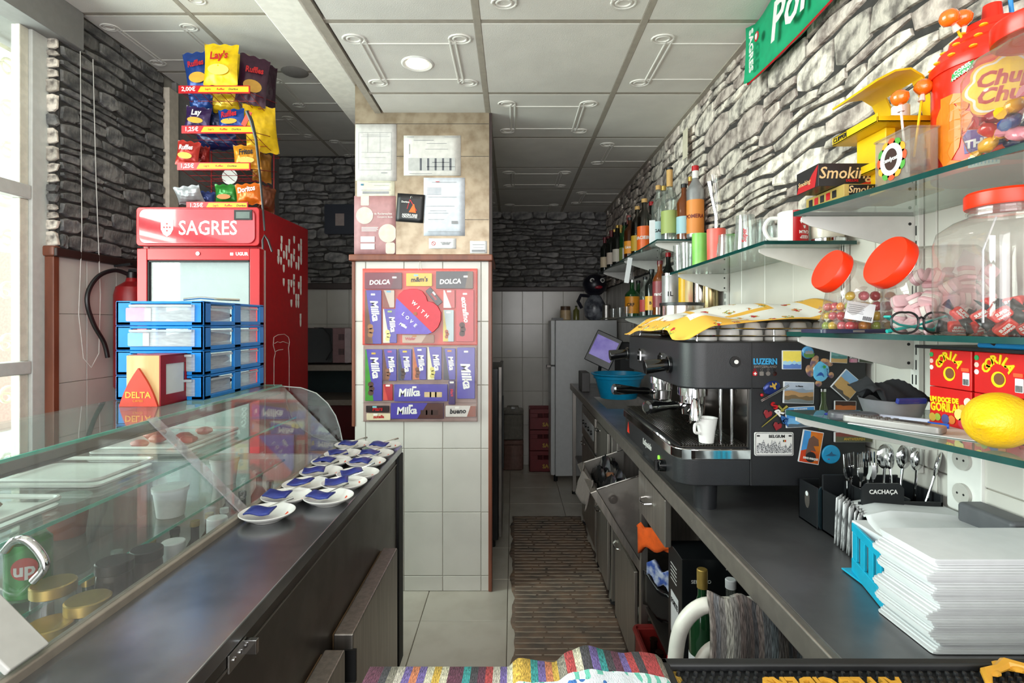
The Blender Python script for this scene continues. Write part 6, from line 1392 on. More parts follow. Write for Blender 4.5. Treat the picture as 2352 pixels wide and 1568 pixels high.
# ---------------------------------------------------------------- top near shelf
def cbox(name, label, cat, x0, x1, y0, y1, z0, z1, m, group=None):
    t = thing(name, label, cat, ((x0+x1)/2, (y0+y1)/2, z0), 0, group)
    B(-(x1-x0)/2, (x1-x0)/2, -(y1-y0)/2, (y1-y0)/2, 0, z1-z0).build('carton', m, t, bevel=.0008); return t
Mtan = mat('tan_print', '#cfae7c', .5)
b1 = cbox('rolling_paper_box', 'lower gold and black rolling paper box lying on the top shelf', 'box', .668, .775, 1.085, 1.225, ZA+.0005, ZA+.026, mat('gold_carton', '#a88f4a', .5))
decal('black_panel', rrect(.095, .022, .001), M_black, b1, (.004, -.0705, .0128)); text('Smoking', .02, Mtan, b1, (-.012, -.0715, .0135), bold=.01, shear=.2)
for k in range(5): decal('red_flag', rrect(.014, .015, .001), M_red if k % 2 else M_black, b1, (-.0538, .05-.022*k, .0125), rot=(0, 0, -PI/2))
b2 = cbox('rolling_paper_box', 'upper black and red rolling paper box resting on the gold one', 'box', .628, .742, 1.105, 1.19, ZA+.0268, ZA+.0735, mat('black_carton2', '#1a191c', .35))
text('Smoking', .034, Mtan, b2, (-.002, -.0432, .026), bold=.01, shear=.2, sx=.95); text('DELUXE', .007, M_red, b2, (.012, -.0432, .011), bold=.02)
decal('red_corner', [(.02, 0.001), (.0565, .001), (.0565, .022), (.04, .008)], M_red, b2, (0, -.0427, 0)); 
decal('red_flame', [(-.04, .001), (.03, .001), (.042, .044), (.02, .03), (0, .012), (-.03, .02)], M_red, b2, (-.0572, 0, 0), rot=(0, 0, -PI/2)); text('Smoking', .014, Mtan, b2, (-.0582, .01, .018), rot=(PI/2, 0, -PI/2), shear=.2)
# lighter stand
My = mat('clipper_yellow', '#e9bd12', .35, var=.03)
ls = thing('lighter_stand', 'bright yellow tiered lighter stand with curved hood on the top shelf', 'display stand', (.76, 1.105, ZA+.0005))
def extr(profile, y0, y1, th): # profile in xz (world), sheet extruded along y
    mb = MB(); n = len(profile); P = [Vector((x-.76, 0, z-ZA)) for x, z in profile]; vs = []
    for y in (y0-1.105, y1-1.105):
        for i, p in enumerate(P):
            d = (P[min(i+1, n-1)]-P[max(i-1, 0)]).normalized(); nn = Vector((-d.z, 0, d.x))*th/2
            vs.append((p.x+nn.x, y, p.z+nn.z)); vs.append((p.x-nn.x, y, p.z-nn.z))
    m2 = 2*n; fs = []
    for i in range(n-1):
        a = 2*i; fs += [(a, a+2, m2+a+2, m2+a), (a+1, m2+a+1, m2+a+3, a+3), (a, a+1, a+3, a+2), (m2+a, m2+a+2, m2+a+3, m2+a+1)]
    fs += [(0, m2, m2+1, 1), (m2-2, m2-1, 2*m2-1, 2*m2-2)]
    return mb.add(vs, fs)
hood = [(.700, 1.867), (.735, 1.885), (.765, 1.889), (.788, 1.875), (.802, 1.845), (.812, 1.80), (.818, 1.74), (.82, 1.70), (.82, ZA+.004)]
extr(hood[:4], 1.033, 1.178, .004).build('hood', My, ls, ang=60)
extr(hood[3:], 1.033, 1.06, .004).build('hood_arm', My, ls, ang=60); extr(hood[3:], 1.135, 1.178, .004).build('hood_arm', My, ls, ang=60); extr(hood[-4:], 1.06, 1.15, .004).build('back_plate', My, ls, ang=60)
for (z, x0, k) in ((1.786, .70, 0), (1.702, .715, 1)):
    tr_ = MB().box(x0-.76, .816-.76, 1.033-1.105, 1.178-1.105, z-ZA, z-ZA+.004).box(x0-.76, x0-.76+.003, 1.033-1.105, 1.178-1.105, z-ZA, z-ZA+.018).box(x0-.76, .81-.76, 1.033-1.105, 1.036-1.105, z-ZA, z-ZA+.012).box(x0-.76+.03, .81-.76, 1.04-1.105, 1.172-1.105, z-ZA+.004, z-ZA+.016).build('tier', My, ls, bevel=.001)
    text('CLIPPER', .013, M_blackm, tr_, (x0-.76-.0008, .045, z-ZA+.009), rot=(PI/2, 0, -PI/2), bold=.02)
    MB().tube([(x0-.76-.0006, .045+a, z-ZA+.009+b) for a, b in rrect(.044, .0155, .001, 1)], .0005, 4, True).build('logo_frame', M_blackm, tr_)
B(.735-.76, .755-.76, 1.06-1.105, 1.15-1.105, .001, 1.786-ZA).build('column', My, ls, bevel=.002)
B(.72-.76, .83-.76, 1.035-1.105, 1.175-1.105, 0, .004).build('base', My, ls)
tag(MB().lathe([(.016, 0), (.016, .03), (.009, .036), (.009, .055), (0, .055)], 16).build('small_bottle', M_white, None, (.775, 1.075, 1.8025)), 'small white bottle standing in the upper tier of the lighter stand', 'bottle')
# clear box with round label
cy = thing('sweet_box', 'clear plastic box with round flower-edged sweet shop label on the top shelf', 'box', (.7225, .990, ZA+.0005))
Mcb = clear('box_clear', '#f1efec', .12, body=.12, bodycol='#d9d2c8')
MB().box(-.025, -.0235, -.045, .045, 0, .09).box(.0235, .025, -.045, .045, 0, .09).box(-.0235, .0235, -.045, -.0435, 0, .09).box(-.0235, .0235, .0435, .045, 0, .09).box(-.025, .025, -.045, .045, 0, .002).build('case', Mcb, cy, smooth=False)
MB().tube([(x, y, .09) for x, y in rrect(.054, .094, .004, 2)], .0018, 6, True).build('rim', Mcb, cy)
for k in range(12):
    a = 2*PI*k/12; decal('petal', circle(.0105, 10, .0285*math.cos(a), .0285*math.sin(a)), colmat(['#d9532c', '#e8a32c', '#4f9c3c'][k % 3]), cy, (-.0256, .0, .046), rot=(0, 0, -PI/2), d=.0004)
decal('white_disc', circle(.029, 30), M_white, cy, (-.0262, 0, .046), rot=(0, 0, -PI/2), d=.0004); decal('brown_oval', circle(.0165, 24, ry=.020), mat('label_brown2', '#3b2420', .4), cy, (-.0268, 0, .046), rot=(0, 0, -PI/2), d=.0004)
text('candycat', .0105, M_white, cy, (-.0278, 0, .046), rot=(PI/2, 0, -PI/2), bold=.03)
def pop(label, x, y, z, dx, dy, L, stick):
    t = thing('lollipop', label, 'lollipop', (x, y, z)); d = Vector((dx, dy, -1)).normalized()
    MB().ball((0, 0, 0), .0155, 1, 1, .92, 14, 9, jit=.05, seed=int(z*999)).build('wrapped_head', mat('orange_wrap', '#ee6f12', .22, coat=1), t)
    MB().cyl(d*.012, d*.026, .0035, .006, 8).build('twisted_wrapper', mat('pink_white_wrap', '#e9cfc4', .5), t); MB().cyl(d*.014, d*L, .0021, seg=8).build('stick', stick, t)
pop('orange lollipop with white stick rising from the clear box, left one', .716, .995, 1.817, .08, -.02, .14, M_white); pop('orange lollipop with yellow stick at the clear box, right one', .752, .985, 1.832, -.15, -.02, .13, My)
pop('orange lollipop leaning left out of the red tin lid', 0.755, .93, 1.928, .75, .1, .08, My); pop('orange lollipop standing upright out of the red tin lid', .79, .945, 1.935, .3, .05, .07, M_white)
# lollipop tin
tn = thing('lollipop_tin', 'big red and orange lollipop tin with stepped red lid on the top shelf', 'tin', (.838, .94, ZA+.0005), rot=(0, 0, -.62))
Mtin = mat('tin_red', '#df2a14', .25, var=.02)
MB().lathe([(.084, 0), (.0855, .003), (.0855, .188), (.084, .19)], 48).build('tin_body', Mtin, tn)
MB().lathe([(.0885, .183), (.0895, .186), (.0885, .200), (.078, .212), (.076, .222), (.062, .232), (.060, .243), (.045, .252), (.043, .263), (.016, .268), (.013, .300), (0, .302)], 48).build('stepped_lid', Mtin, tn)
for (r, z, n) in ((.083, .207, 16), (.069, .228, 13), (.053, .249, 10)): MB_ = MB(); [MB_.ball((r*math.cos(2*PI*i/n), r*math.sin(2*PI*i/n), z), .0062, 1, 1, .45, 8, 5) for i in range(n)]; MB_.build('yellow_sockets', colmat('#f0b81a', .35), tn)['kind'] = 'stuff'
T = .0862
decal('orange_swirl', [(-.075+.03*math.cos(a/10*2*PI)*.9, .075+.055*math.sin(a/10*2*PI)) for a in range(10)], colmat('#ef7d1a', .3), tn, wrap=T)
text('B', .10, colmat('#ef7d1a', .3), tn, (-.062, 0, .095), wrap=T+.0005, bold=.04); text('C', .09, colmat('#ef7d1a', .3), tn, (-.058, 0, .035), wrap=T+.0005, bold=.04)
fl = lambda r, cx, cz, n=8, k=.16: [(cx+(r*(1+k*abs(math.cos(n/2*a))-k*.4))*math.cos(a), cz+.86*(r*(1+k*abs(math.cos(n/2*a))-k*.4))*math.sin(a)) for a in [2*PI*i/72 for i in range(72)]]
decal('flower_rim', fl(.056, .012, .128), colmat('#f7b52a', .3), tn, wrap=T+.0008); decal('flower_white', fl(.052, .012, .128), M_white, tn, wrap=T+.0014); decal('flower_yellow', fl(.048, .012, .128), colmat('#f7cf1e', .3), tn, wrap=T+.002)
text('Chupa', .033, colmat('#c01f1f', .3), tn, (.012, 0, .141), wrap=T+.0028, bold=.035, shear=.25); text('Chups', .033, colmat('#c01f1f', .3), tn, (.012, 0, .114), wrap=T+.0028, bold=.035, shear=.25)
decal('green_tag', [(-.066, .158), (-.034, .170), (-.032, .182), (-.064, .170)], colmat('#2a9c4c', .3), tn, wrap=T+.001); text('CORES', .0085, M_white, tn, (-.049, 0, .1735), rot=(PI/2, -.35, 0), wrap=T+.0016, bold=.03); text('NATURAIS', .007, M_white, tn, (-.049, 0, .1655), rot=(PI/2, -.35, 0), wrap=T+.0016, bold=.03)
decal('purple_panel', [(-.045, .028), (.075, .042), (.075, .078), (-.04, .068), (-.047, .058)], colmat('#4c3a8c', .3), tn, wrap=T+.001); text('THE', .018, M_white, tn, (-.028, 0, .042), wrap=T+.0018, bold=.05); text('BEST', .034, M_white, tn, (.022, 0, .054), wrap=T+.0018, bold=.05)
for k, c in enumerate(('#d9432c', '#f0c41e', '#a01c2c')): decal('fruit_print', circle(.007, 12, -.03+.02*k, .071), colmat(c, .3), tn, wrap=T+.0022)
decal('blue_code', rrect(.04, .018, .001, 2, -.02, .012), M_white, tn, wrap=T+.001)
for k in range(8): decal('code_bar', rrect(.0018, .014, .0002, 1, -.036+.0045*k, .013), colmat('#5aa8d0', .3), tn, wrap=T+.0016)
tag(MB().cyl((0, 0, 0), (-.01, .0, .10), .0035).build('blue_stick', colmat('#2f8fd6', .3), None, (.875, .94, 1.915)), 'blue plastic stick standing in the tin lid', 'stick')
# ---- jars
M_pet = clear('pet_plastic', '#f8f5f3', .10, body=.045, bodycol='#eee6e2', rough=.05)
M_lid = mat('orange_red_lid', '#e8330e', .35, var=.02)
def hull(name, pts, m, parent):
    bm = bmesh.new(); [bm.verts.new(p) for p in pts]; bmesh.ops.convex_hull(bm, input=bm.verts[:])
    for v in [v for v in bm.verts if not v.link_faces]: bm.verts.remove(v)
    bmesh.ops.dissolve_limit(bm, angle_limit=.12, verts=bm.verts[:], edges=bm.edges[:])
    me = bpy.data.meshes.new(name); bm.to_mesh(me); bm.free(); me.shade_smooth(); me.set_sharp_from_angle(angle=1.0); me.materials.append(m)
    return put(bpy.data.objects.new(name, me), parent)
def tilt_jar(label, lidc, nrm, r, base, sx, sy, h, z0):
    """sweet jar that leans: flat base on the shelf and a slanted mouth"""
    t = thing('sweet_jar', label, 'jar', (base[0], base[1], z0)); o = Vector((base[0], base[1], z0)); n = Vector(nrm).normalized(); c = Vector(lidc)-o
    q = n.to_track_quat('Z', 'Y').to_matrix().to_4x4(); q.translation = c
    ring = [q @ Vector((r*.9*math.cos(a), r*.9*math.sin(a), -.022)) for a in [2*PI*i/28 for i in range(28)]]
    pts = [(x, y, .001) for x, y in rrect(sx*.86, sy*.86, .02)]+[(x, y, .012) for x, y in rrect(sx, sy, .025)]+[(x+sx*.06, y+sy*.04, h*.9) for x, y in rrect(sx*.82, sy*.86, .025)]+[(x+sx*.1, y+sy*.05, h) for x, y in rrect(sx*.6, sy*.7, .025)]+ring
    hull('jar_body', pts, M_pet, t)
    MB().lathe([(r*.9, -.022), (r*.9, -.005)], 32, M=q, cap=False).tube([q @ Vector((r*.93*math.cos(a), r*.93*math.sin(a), -.012)) for a in [2*PI*i/32 for i in range(32)]], .0022, 6, True).build('threaded_neck', M_pet, t)
    MB().lathe([(r, -.010), (r*1.01, -.008), (r*1.01, .009), (r*.97, .013), (0, .014)], 44, M=q).build('screw_lid', M_lid, t); return t
J1 = tilt_jar('smaller leaning sweet jar with orange-red lid, full of wrapped boiled sweets', (.662, 1.115, 1.507), (-.9, -.06, .43), .044, (.748, 1.165), .125, .12, .135, ZG+.0005)
J2 = tilt_jar('larger leaning sweet jar with orange-red lid, full of pink marshmallows', (.702, 1.000, 1.512), (-.9, -.06, .43), .049, (.815, 1.035), .15, .135, .165, ZG+.0005)
lab_ = decal('shop_label', rrect(.052, .037, .001), M_paper, J1, (-.040, -.068, .043), d=.0006, rot=(0, .18, -.25))
for k in range(5): decal('printed_line', rrect(.03-.004*(k % 2), .0012, .0002, 1), Mink, lab_, (-.008, -.0008, .012-.004*k), d=.0002)
for k in range(9): decal('code_bar', rrect(.0008 if k % 2 else .0012, .008, .0001, 1), M_blackm, lab_, (.008+.0018*k, -.0008, -.012), d=.0002)
# marshmallows
mm = None; Rm = random.Random(12)
Mpk = mat('marshmallow_pink', '#efc3cc', .6, var=.02); Mws = mat('marshmallow_white', '#f3ece9', .6, var=.02)
words_z = ('bottom', 'second', 'third', 'upper', 'top')
cnt = 0
for lay in range(5):
    for i in range(4):
        for j in range(3):
            x = -.052+.034*i+Rm.uniform(-.004, .004); y = -.048+.034*j+Rm.uniform(-.003, .003); z = .016+.0235*lay
            if lay > 2 and x < -.02*(lay-2)+.0: continue
            if lay == 4 and j == 0 and i < 2: continue
            if mm is None:
                mm = thing('marshmallow', 'pink and white marshmallow in the larger leaning jar', 'marshmallow', (0, 0, 0), 0, 'marshmallows in the larger leaning jar')
                MB().prism(rrect(.030, .024, .007, 3), -.013, -.004).prism(rrect(.030, .024, .007, 3), .004, .013).build('pink_part', Mpk, mm, bevel=.003)
                MB().prism(rrect(.029, .0235, .007, 3), -.004, .004).build('white_part', Mws, mm, bevel=.001); q = mm
            else: q = dup(mm)
            q.location = (.815+x, 1.035+y, ZG+z); q.rotation_euler = (Rm.uniform(0, 3), Rm.uniform(-.5, .5), Rm.uniform(0, 3)); cnt += 1
tag(decal('paper_slip', rrect(.04, .05, .001), M_paper, None, (.835, .985, ZG+.125), d=.0006, rot=(-.2, .5, -.2)), 'white paper slip inside the marshmallow jar', 'paper')
# boiled sweets
sw = {}
for k in range(52):
    c = ['#c23a44', '#e2902c', '#9cb04a', '#d9b83a', '#cf5f6c'][k % 5]; nmz = {'#c23a44': 'red', '#e2902c': 'orange', '#9cb04a': 'green', '#d9b83a': 'yellow', '#cf5f6c': 'pink'}[c]
    lay, r_ = divmod(k, 16); i, j = r_ % 4, r_//4
    p = (.748-.044+.028*i+Rm.uniform(-.004, .004), 1.165-.042+.026*j+Rm.uniform(-.004, .004), ZG+.014+.021*lay)
    if c not in sw:
        q = sw[c] = thing('boiled_sweet', '%s boiled sweet in clear twist wrap in the smaller leaning jar' % nmz, 'sweet', p, 0, 'boiled sweets in the smaller leaning jar')
        MB().ball((0, 0, 0), .0105, 1, 1, .85, 10, 7).build('sweet_body', mat('sweet_'+c[1:], c, .08, coat=1), q)
        mw_ = MB()
        for s in (-1, 1): mw_.add([(s*.009, 0, 0), (s*.02, .008, .003), (s*.021, 0, -.003), (s*.02, -.008, .003)], [(0, 1, 2), (0, 2, 3)])
        mw_.build('twist_wrap', clear('twist_film', '#fbfafa', .25, body=.18, bodycol='#f5eeee', rough=.15), q)
    else: q = dup(sw[c], p)
    q.rotation_euler = (Rm.uniform(0, 3), Rm.uniform(0, 3), Rm.uniform(0, 3))
# upright jar
uj = thing('sweet_jar', 'tall upright clear sweet jar with red lid on the eye-level shelf', 'jar', (.788, .862, ZG+.0005))
def sqring(r, z, k=.3):
    return [(x, y, z) for x, y in rrect(2*r, 2*r, r*k, 4)]
def loft(rings):
    mb = MB(); n = len(rings[0]); vs = [p for R_ in rings for p in R_]; fs = []
    for a in range(len(rings)-1):
        for i in range(n): j = (i+1) % n; fs.append((a*n+i, a*n+j, (a+1)*n+j, (a+1)*n+i))
    fs.append(tuple(reversed(range(n)))); return mb.add(vs, fs)
loft([sqring(.062, 0, .4), sqring(.070, .006, .4), sqring(.072, .03), sqring(.072, .15), sqring(.070, .17, .4), sqring(.058, .185, .7), sqring(.046, .192, 1), sqring(.045, .208, 1)]).build('jar_body', M_pet, uj, ang=60)
MB().tube([(.047*math.cos(a/16*PI), .047*math.sin(a/16*PI), .198) for a in range(32)], .002, 6, True).build('neck_ring', M_pet, uj)
MB().lathe([(.050, .205), (.051, .207), (.051, .226), (.048, .230), (0, .230)], 44).build('screw_lid', M_lid, uj)
MB().tube([(-.0735, -.045, .02), (-.0735, -.045, .06), (-.0735, -.045, .13), (-.066, -.05, .16), (-.058, -.05, .18)], .0018, 6).build('moulded_rib', M_acr, uj)
vs0 = None
for k in range(22):
    lay, r_ = divmod(k, 9); i, j = r_ % 3, r_//3
    p = (.788-.044+.04*i+Rm.uniform(-.006, .006)+(.02 if lay == 2 else 0), .862-.042+.038*j+Rm.uniform(-.006, .006), ZG+.014+.019*lay)
    if vs0 is None:
        q = vs0 = thing('wrapped_sweet', 'red and black wrapped chew in the tall upright jar', 'sweet', p, 0, 'wrapped chews in the upright jar')
        MB().prism(rrect(.030, .018, .004, 2), -.006, .006, FR).build('red_wrap', mat('chew_red', '#c8281c', .3), q, bevel=.003)
        w2 = MB()
        for s in (-1, 1): w2.add([(s*.015, .005, .006), (s*.03, .004, .011), (s*.031, 0, 0), (s*.03, -.004, -.011), (s*.015, -.005, -.006)], [(0, 1, 2, 3, 4)])
        w2.build('black_twist', mat('chew_black', '#1c1a1c', .3), q, solid=.001); text('SUPER', .0065, M_white, q, (0, -.0068, .002), bold=.04); text('VAMPIRO', .0045, M_white, q, (0, -.0068, -.004), bold=.04)
    else: q = dup(vs0, p)
    q.rotation_euler = (Rm.uniform(-.7, .7), Rm.uniform(-.9, .9), Rm.uniform(-1.6, .6))
# big jar on the top shelf at the frame edge
bj = thing('sweet_jar', 'clear sweet jar with red lid overlapping the lollipop tin on the top shelf', 'jar', (.768, .782, ZA+.0005))
loft([sqring(.058, 0, .5), sqring(.068, .012, .5), sqring(.070, .04), sqring(.070, .12), sqring(.066, .145, .6), sqring(.05, .152, 1), sqring(.049, .165, 1)]).build('jar_body', M_pet, bj, ang=60)
MB().lathe([(.056, .160), (.057, .162), (.057, .185), (.054, .189), (0, .189)], 40).build('screw_lid', mat('tin_red', '#df2a14'), bj)
for k in range(26):
    c = ['#d8352c', '#efb21c', '#2c3c78', '#e890a0', '#b01c34'][k % 5]; nmz = ['red', 'yellow', 'navy', 'pink', 'crimson'][k % 5]; lay, r_ = divmod(k, 9); i, j = r_ % 3, r_//3
    p = (.768-.042+.04*i+Rm.uniform(-.006, .006), .782-.042+.04*j+Rm.uniform(-.006, .006), ZA+.018+.02*lay)
    key = 'b'+c
    if key not in sw:
        q = sw[key] = thing('wrapped_sweet', '%s foil-wrapped sweet in the jar beside the lollipop tin' % nmz, 'sweet', p, 0, 'foil sweets in the top shelf jar')
        MB().ball((0, 0, 0), .0125, 1.3, .9, .8, 10, 7, jit=.08, seed=k).build('foil_body', mat('swf_'+c[1:], c, .2, coat=1), q); MB().cyl((.014, 0, 0), (.027, 0, 0), .003, .009, 8).cyl((-.014, 0, 0), (-.027, 0, 0), .003, .009, 8).build('foil_twist', mat('swf_'+c[1:], c, .2), q)
    else: q = dup(sw[key], p)
    q.rotation_euler = (Rm.uniform(0, 3), Rm.uniform(-.6, .6), Rm.uniform(0, 3))
# eyeglasses and phone
eg = thing('eyeglasses', 'dark-rimmed eyeglasses with turquoise temples folded on the eye-level shelf', 'eyeglasses', (.706, .930, ZG+.0015), rot=(0, 0, .12))
Mtq = mat('turquoise_acetate', '#1f9c94', .3)
def lens(cx): return [(cx+.0255*math.cos(a)*(1+.10*abs(math.sin(2*a))), 0, .0195+.0175*math.sin(a)*(1+.12*abs(math.sin(2*a)))) for a in [2*PI*i/28 for i in range(28)]]
for s in (-1, 1): MB().tube(lens(s*.031), .0019, 8, True).build('rim', M_black, eg); MB().add([(x, .0005, z) for x, y, z in lens(s*.031)], [tuple(range(28))]).build('lens', clear('spectacle_lens', '#f2f6f6', .12), eg, smooth=False)
MB().tube([(-.006, 0, .026), (0, -.001, .029), (.006, 0, .026)], .002, 8).build('bridge', M_black, eg)
MB().tube([(.058, 0, .03), (.060, .012, .031), (.02, .03, .014), (-.035, .034, .004)], [.002, .0022, .002, .0035], 8).tube([(-.058, 0, .03), (-.060, .01, .03), (-.02, .024, .016), (.052, .028, .006), (.066, .026, .022)], [.002, .0022, .002, .003, .004], 8).build('temples', Mtq, eg)
B(.058, .074, -.003, .004, .002, .009).build('hinge_end', M_black, eg, bevel=.001)
ph = thing('phone', 'flat navy phone lying on the eye-level shelf in front of the boiled sweets', 'phone', (.665, 1.075, ZG+.0005), rot=(0, 0, .12)); MB().prism(rrect(.15, .07, .008), 0, .008).build('slab', mat('navy_phone', '#20243e', .3), ph, bevel=.001); MB().prism(rrect(.14, .062, .006), .008, .0085).build('screen', M_gl, ph); B(-.012, .012, -.0358, -.034, .002, .006).build('side_key', M_steel, ph)
# ---------------------------------------------------------------- lowest near shelf
def gum(label, y0, y1, z0, top, w2=.13):
    t = thing('gum_box', label, 'box', (.855, (y0+y1)/2, z0), rot=(0, 0, -PI/2), group='red gum boxes on the lowest near shelf'); w, h = y1-y0, .069
    B(-w/2, w/2, -.066, .066, 0, h).build('carton', mat('gum_red', '#d01f1d', .35, var=.03), t, bevel=.0015)
    if top:
        cx = .000
        for i, ch in enumerate('GORILA'): a = 2.75-i*.44; text(ch, .021, colmat('#f5d21a', .35), t, (cx+.024*math.cos(a), -.0668, .033+.025*math.sin(a)), rot=(PI/2, PI/2-a, 0), bold=.035, d=.0006)
        decal('yellow_disc', circle(.013, 20, cx, .026), colmat('#f5d21a', .35), t, (0, -.0664, 0)); decal('brown_disc', circle(.0095, 18, cx+.002, .027), colmat('#7a4a30', .4), t, (0, -.0672, 0))
        for k, c in enumerate(('#2f9c54', '#e8bcb0', '#e8e0d8')): decal('round_mark', circle(.0045, 12, -.041, .059-.012*k), colmat(c), t, (0, -.0664, 0))
        decal('white_label', rrect(.014, .022, .001, 2, .036, .02), M_paper, t, (0, -.0664, 0)); decal('orange_strip', rrect(.016, .006, .001, 2, .034, .036), colmat('#ec5a2c'), t, (0, -.0664, 0))
        for k in range(6): decal('code_bar', rrect(.0009, .010, .0001, 1, .031+.002*k, .015), M_blackm, t, (0, -.0674, 0), d=.0002)
    else:
        text('UM DOCE DE', .0125, colmat('#f5d21a', .35), t, (-.012, -.0668, .047), rot=(PI/2, -.05, 0), bold=.06, d=.0006, sx=.85); text('GORILA!', .0215, colmat('#f5d21a', .35), t, (-.010, -.0668, .033), rot=(PI/2, -.05, 0), bold=.035, d=.0006, sx=.8)
        for (x, z, r, c) in ((-.038, .012, .008, '#c9a03a'), (-.026, .014, .007, '#9cae3c'), (-.008, .013, .009, '#4a4f8c'), (.006, .014, .008, '#d8782c'), (.022, .026, .010, '#eddc74'), (.030, .036, .009, '#d8a52c'), (.030, .012, .010, '#c93048'), (.042, .014, .008, '#e06070'), (.040, .05, .008, '#e8d8c8')): decal('fruit_print', circle(r, 12, x, z), colmat(c), t, (0, -.0664-.00005*r*1000, 0))
    return t
gum('upper red gum box next to the wall rail', .925, 1.018, ZH+.0705, True); gum('lower red gum box with fruit pictures next to the wall rail', .925, 1.018, ZH+.0005, False)
gum('upper red gum box behind the lemon', .826, .920, ZH+.0705, True); gum('lower red gum box hidden behind the lemon', .826, .920, ZH+.0005, False)
tag(B(-.075, .075, -.13, .10, 0, .006).build('black_folder', M_black, None, (.852, .94, ZH+.1405), bevel=.001), 'thin black folder lying on top of the red gum boxes', 'folder')
tag(MB().cyl((0, -.1, .0045), (0, .03, .0045), .0045, seg=10).build('blue_pen', mat('pen_blue', '#1778b5', .3), None, (.782, .87, ZH+.147)), 'blue pen on the black folder above the gum boxes', 'pen')
lm = thing('lemon', 'large yellow lemon on the lowest near shelf in front of the gum boxes', 'lemon', (.722, .800, ZH+.0435), rot=(0, 0, .5))
lmb = MB(); lmb.lathe([(0, -.062), (.008, -.058), (.012, -.052), (.028, -.042), (.038, -.025), (.0425, 0), (.040, .022), (.030, .040), (.016, .050), (.009, .055), (0, .058)], 36, M=Matrix.Rotation(PI/2, 4, 'Y'))
lmb.build('peel', mat('lemon_peel', '#f2bd10', .42, var=.03, bump=.8, bs=190), lm, sub=1, ang=80)
# bowl with cloth
bw2 = thing('bowl', 'oval grey plastic bowl on the lowest near shelf against the machine', 'bowl', (.765, 1.085, ZH+.0005))
MB().lathe([(0, .002), (.042, 0), (.048, .004), (.058, .034), (.060, .036), (.057, .036), (.045, .007), (0, .005)], 36, cap=False).build('bowl_body', mat('grey_bowl', '#77777a', .45), bw2)
tag(MB().grid(lambda u, v: ((u-.5)*.13, (v-.5)*.08, .03+.035*math.sin(PI*u)**.7*math.sin(PI*v)+.006*math.sin(u*17+v*8)+(.02 if u < .2 else 0)), 20, 12).build('black_cloth', mat('black_fabric', '#16171b', .9), None, (.765, 1.085, ZH+.004), solid=.004), 'black crumpled fabric heaped in the grey bowl', 'cloth')
tag(B(-.03, .03, -.004, .004, 0, .011).build('blue_packet', Msug, None, (.762, 1.03, ZH+.034), (.3, 0, .1), bevel=.002), 'blue sugar packet tucked over the rim of the grey bowl', 'sugar packet')
for k, (x, y, a) in enumerate(((.655, 1.075, .3), (.675, 1.095, -.4), (.69, 1.06, .9))):
    tag(MB().grid(lambda u, v: ((u-.5)*.05, (v-.5)*.03, .003+.004*math.sin(PI*u)*math.sin(PI*v)+.002*math.sin(u*9)), 6, 4).build('sugar_packet', Msug, None, (x, y, ZH+.002), (0, 0, a), solid=.003), 'blue sugar packet on the lowest shelf, %s' % ('nearest the glass edge', 'farthest from the camera', 'closest to the grey bowl')[k], 'sugar packet')
o = MB().prism(rrect(.21, .12, .002), 0, .0012).build('paper_sheet', M_paper, None, (.735, .955, ZH+.0004), (0, 0, -.95)); tag(o, 'white paper sheet lying under the remote control', 'paper')
rm = thing('remote_control', 'silver remote control lying on the paper on the lowest shelf', 'remote control', (.680, .965, ZH+.002), rot=(0, 0, -.98))
MB().prism(rrect(.155, .034, .008), 0, .013).build('handset', mat('remote_silver', '#9c9896', .35, .3), rm, bevel=.003)
for i in range(6):
    for j in range(3): MB().prism(rrect(.008, .006, .002, 2), .013, .0148).build('button', mat('button_grey', '#55504e', .4), rm, (-.062+.013*i, -.01+.01*j, 0))
MB().prism(rrect(.05, .026, .003), .0125, .0138).build('key_plate', M_steeld, rm, (.03, 0, 0))
cd = thing('flip_case', 'dark grey rounded case lying left of the remote control', 'case', (.652, 1.030, ZH+.002), rot=(0, 0, -.4)); MB().prism(rrect(.085, .036, .015), 0, .017).build('case_body', mat('case_grey', '#4c4d52', .3), cd, bevel=.006)
pn = thing('pen', 'clear pen with blue cap lying beside the remote control', 'pen', (.735, .985, ZH+.0055), rot=(0, 0, -.75)); MB().cyl((-.05, 0, 0), (.02, 0, 0), .004).build('barrel', M_acr, pn); MB().cyl((.02, 0, 0), (.05, 0, 0), .0052, .0045).build('cap', colmat('#1c5ed0', .3), pn)
pn = thing('pen', 'pale blue marker lying behind the blue-capped pen', 'pen', (.728, 1.004, ZH+.0075), rot=(0, 0, -.8)); MB().cyl((-.035, 0, 0), (.04, 0, 0), .0065).build('barrel', mat('pale_marker', '#c3cbe0', .4), pn)
# wall socket
so = thing('wall_socket', 'white double wall socket on the tiles under the lowest shelf', 'socket', (.9395, 1.107, 1.085), rot=(0, 0, -PI/2))
MB().prism(rrect(.085, .15, .006), 0, .012, FR).build('cover_plate', M_white, so, bevel=.002)
for z in (.034, -.036):
    MB().lathe([(.021, 0), (.021, -.006), (.0, -.006)], 26, M=Matrix.Translation((0, -.0125, z))@Matrix.Rotation(PI/2, 4, 'X')@Matrix.Scale(-1, 4, (0, 0, 1))).build('recess', mat('socket_recess', '#b9b6b0', .4), so)
    MB().cyl((-.008, -.014, z), (-.008, -.019, z), .0024).cyl((.008, -.014, z), (.008, -.019, z), .0024).build('pin_hole', M_blackm, so)
# ================================================================ NEAR WORKTOP ITEMS
ZT = .9015
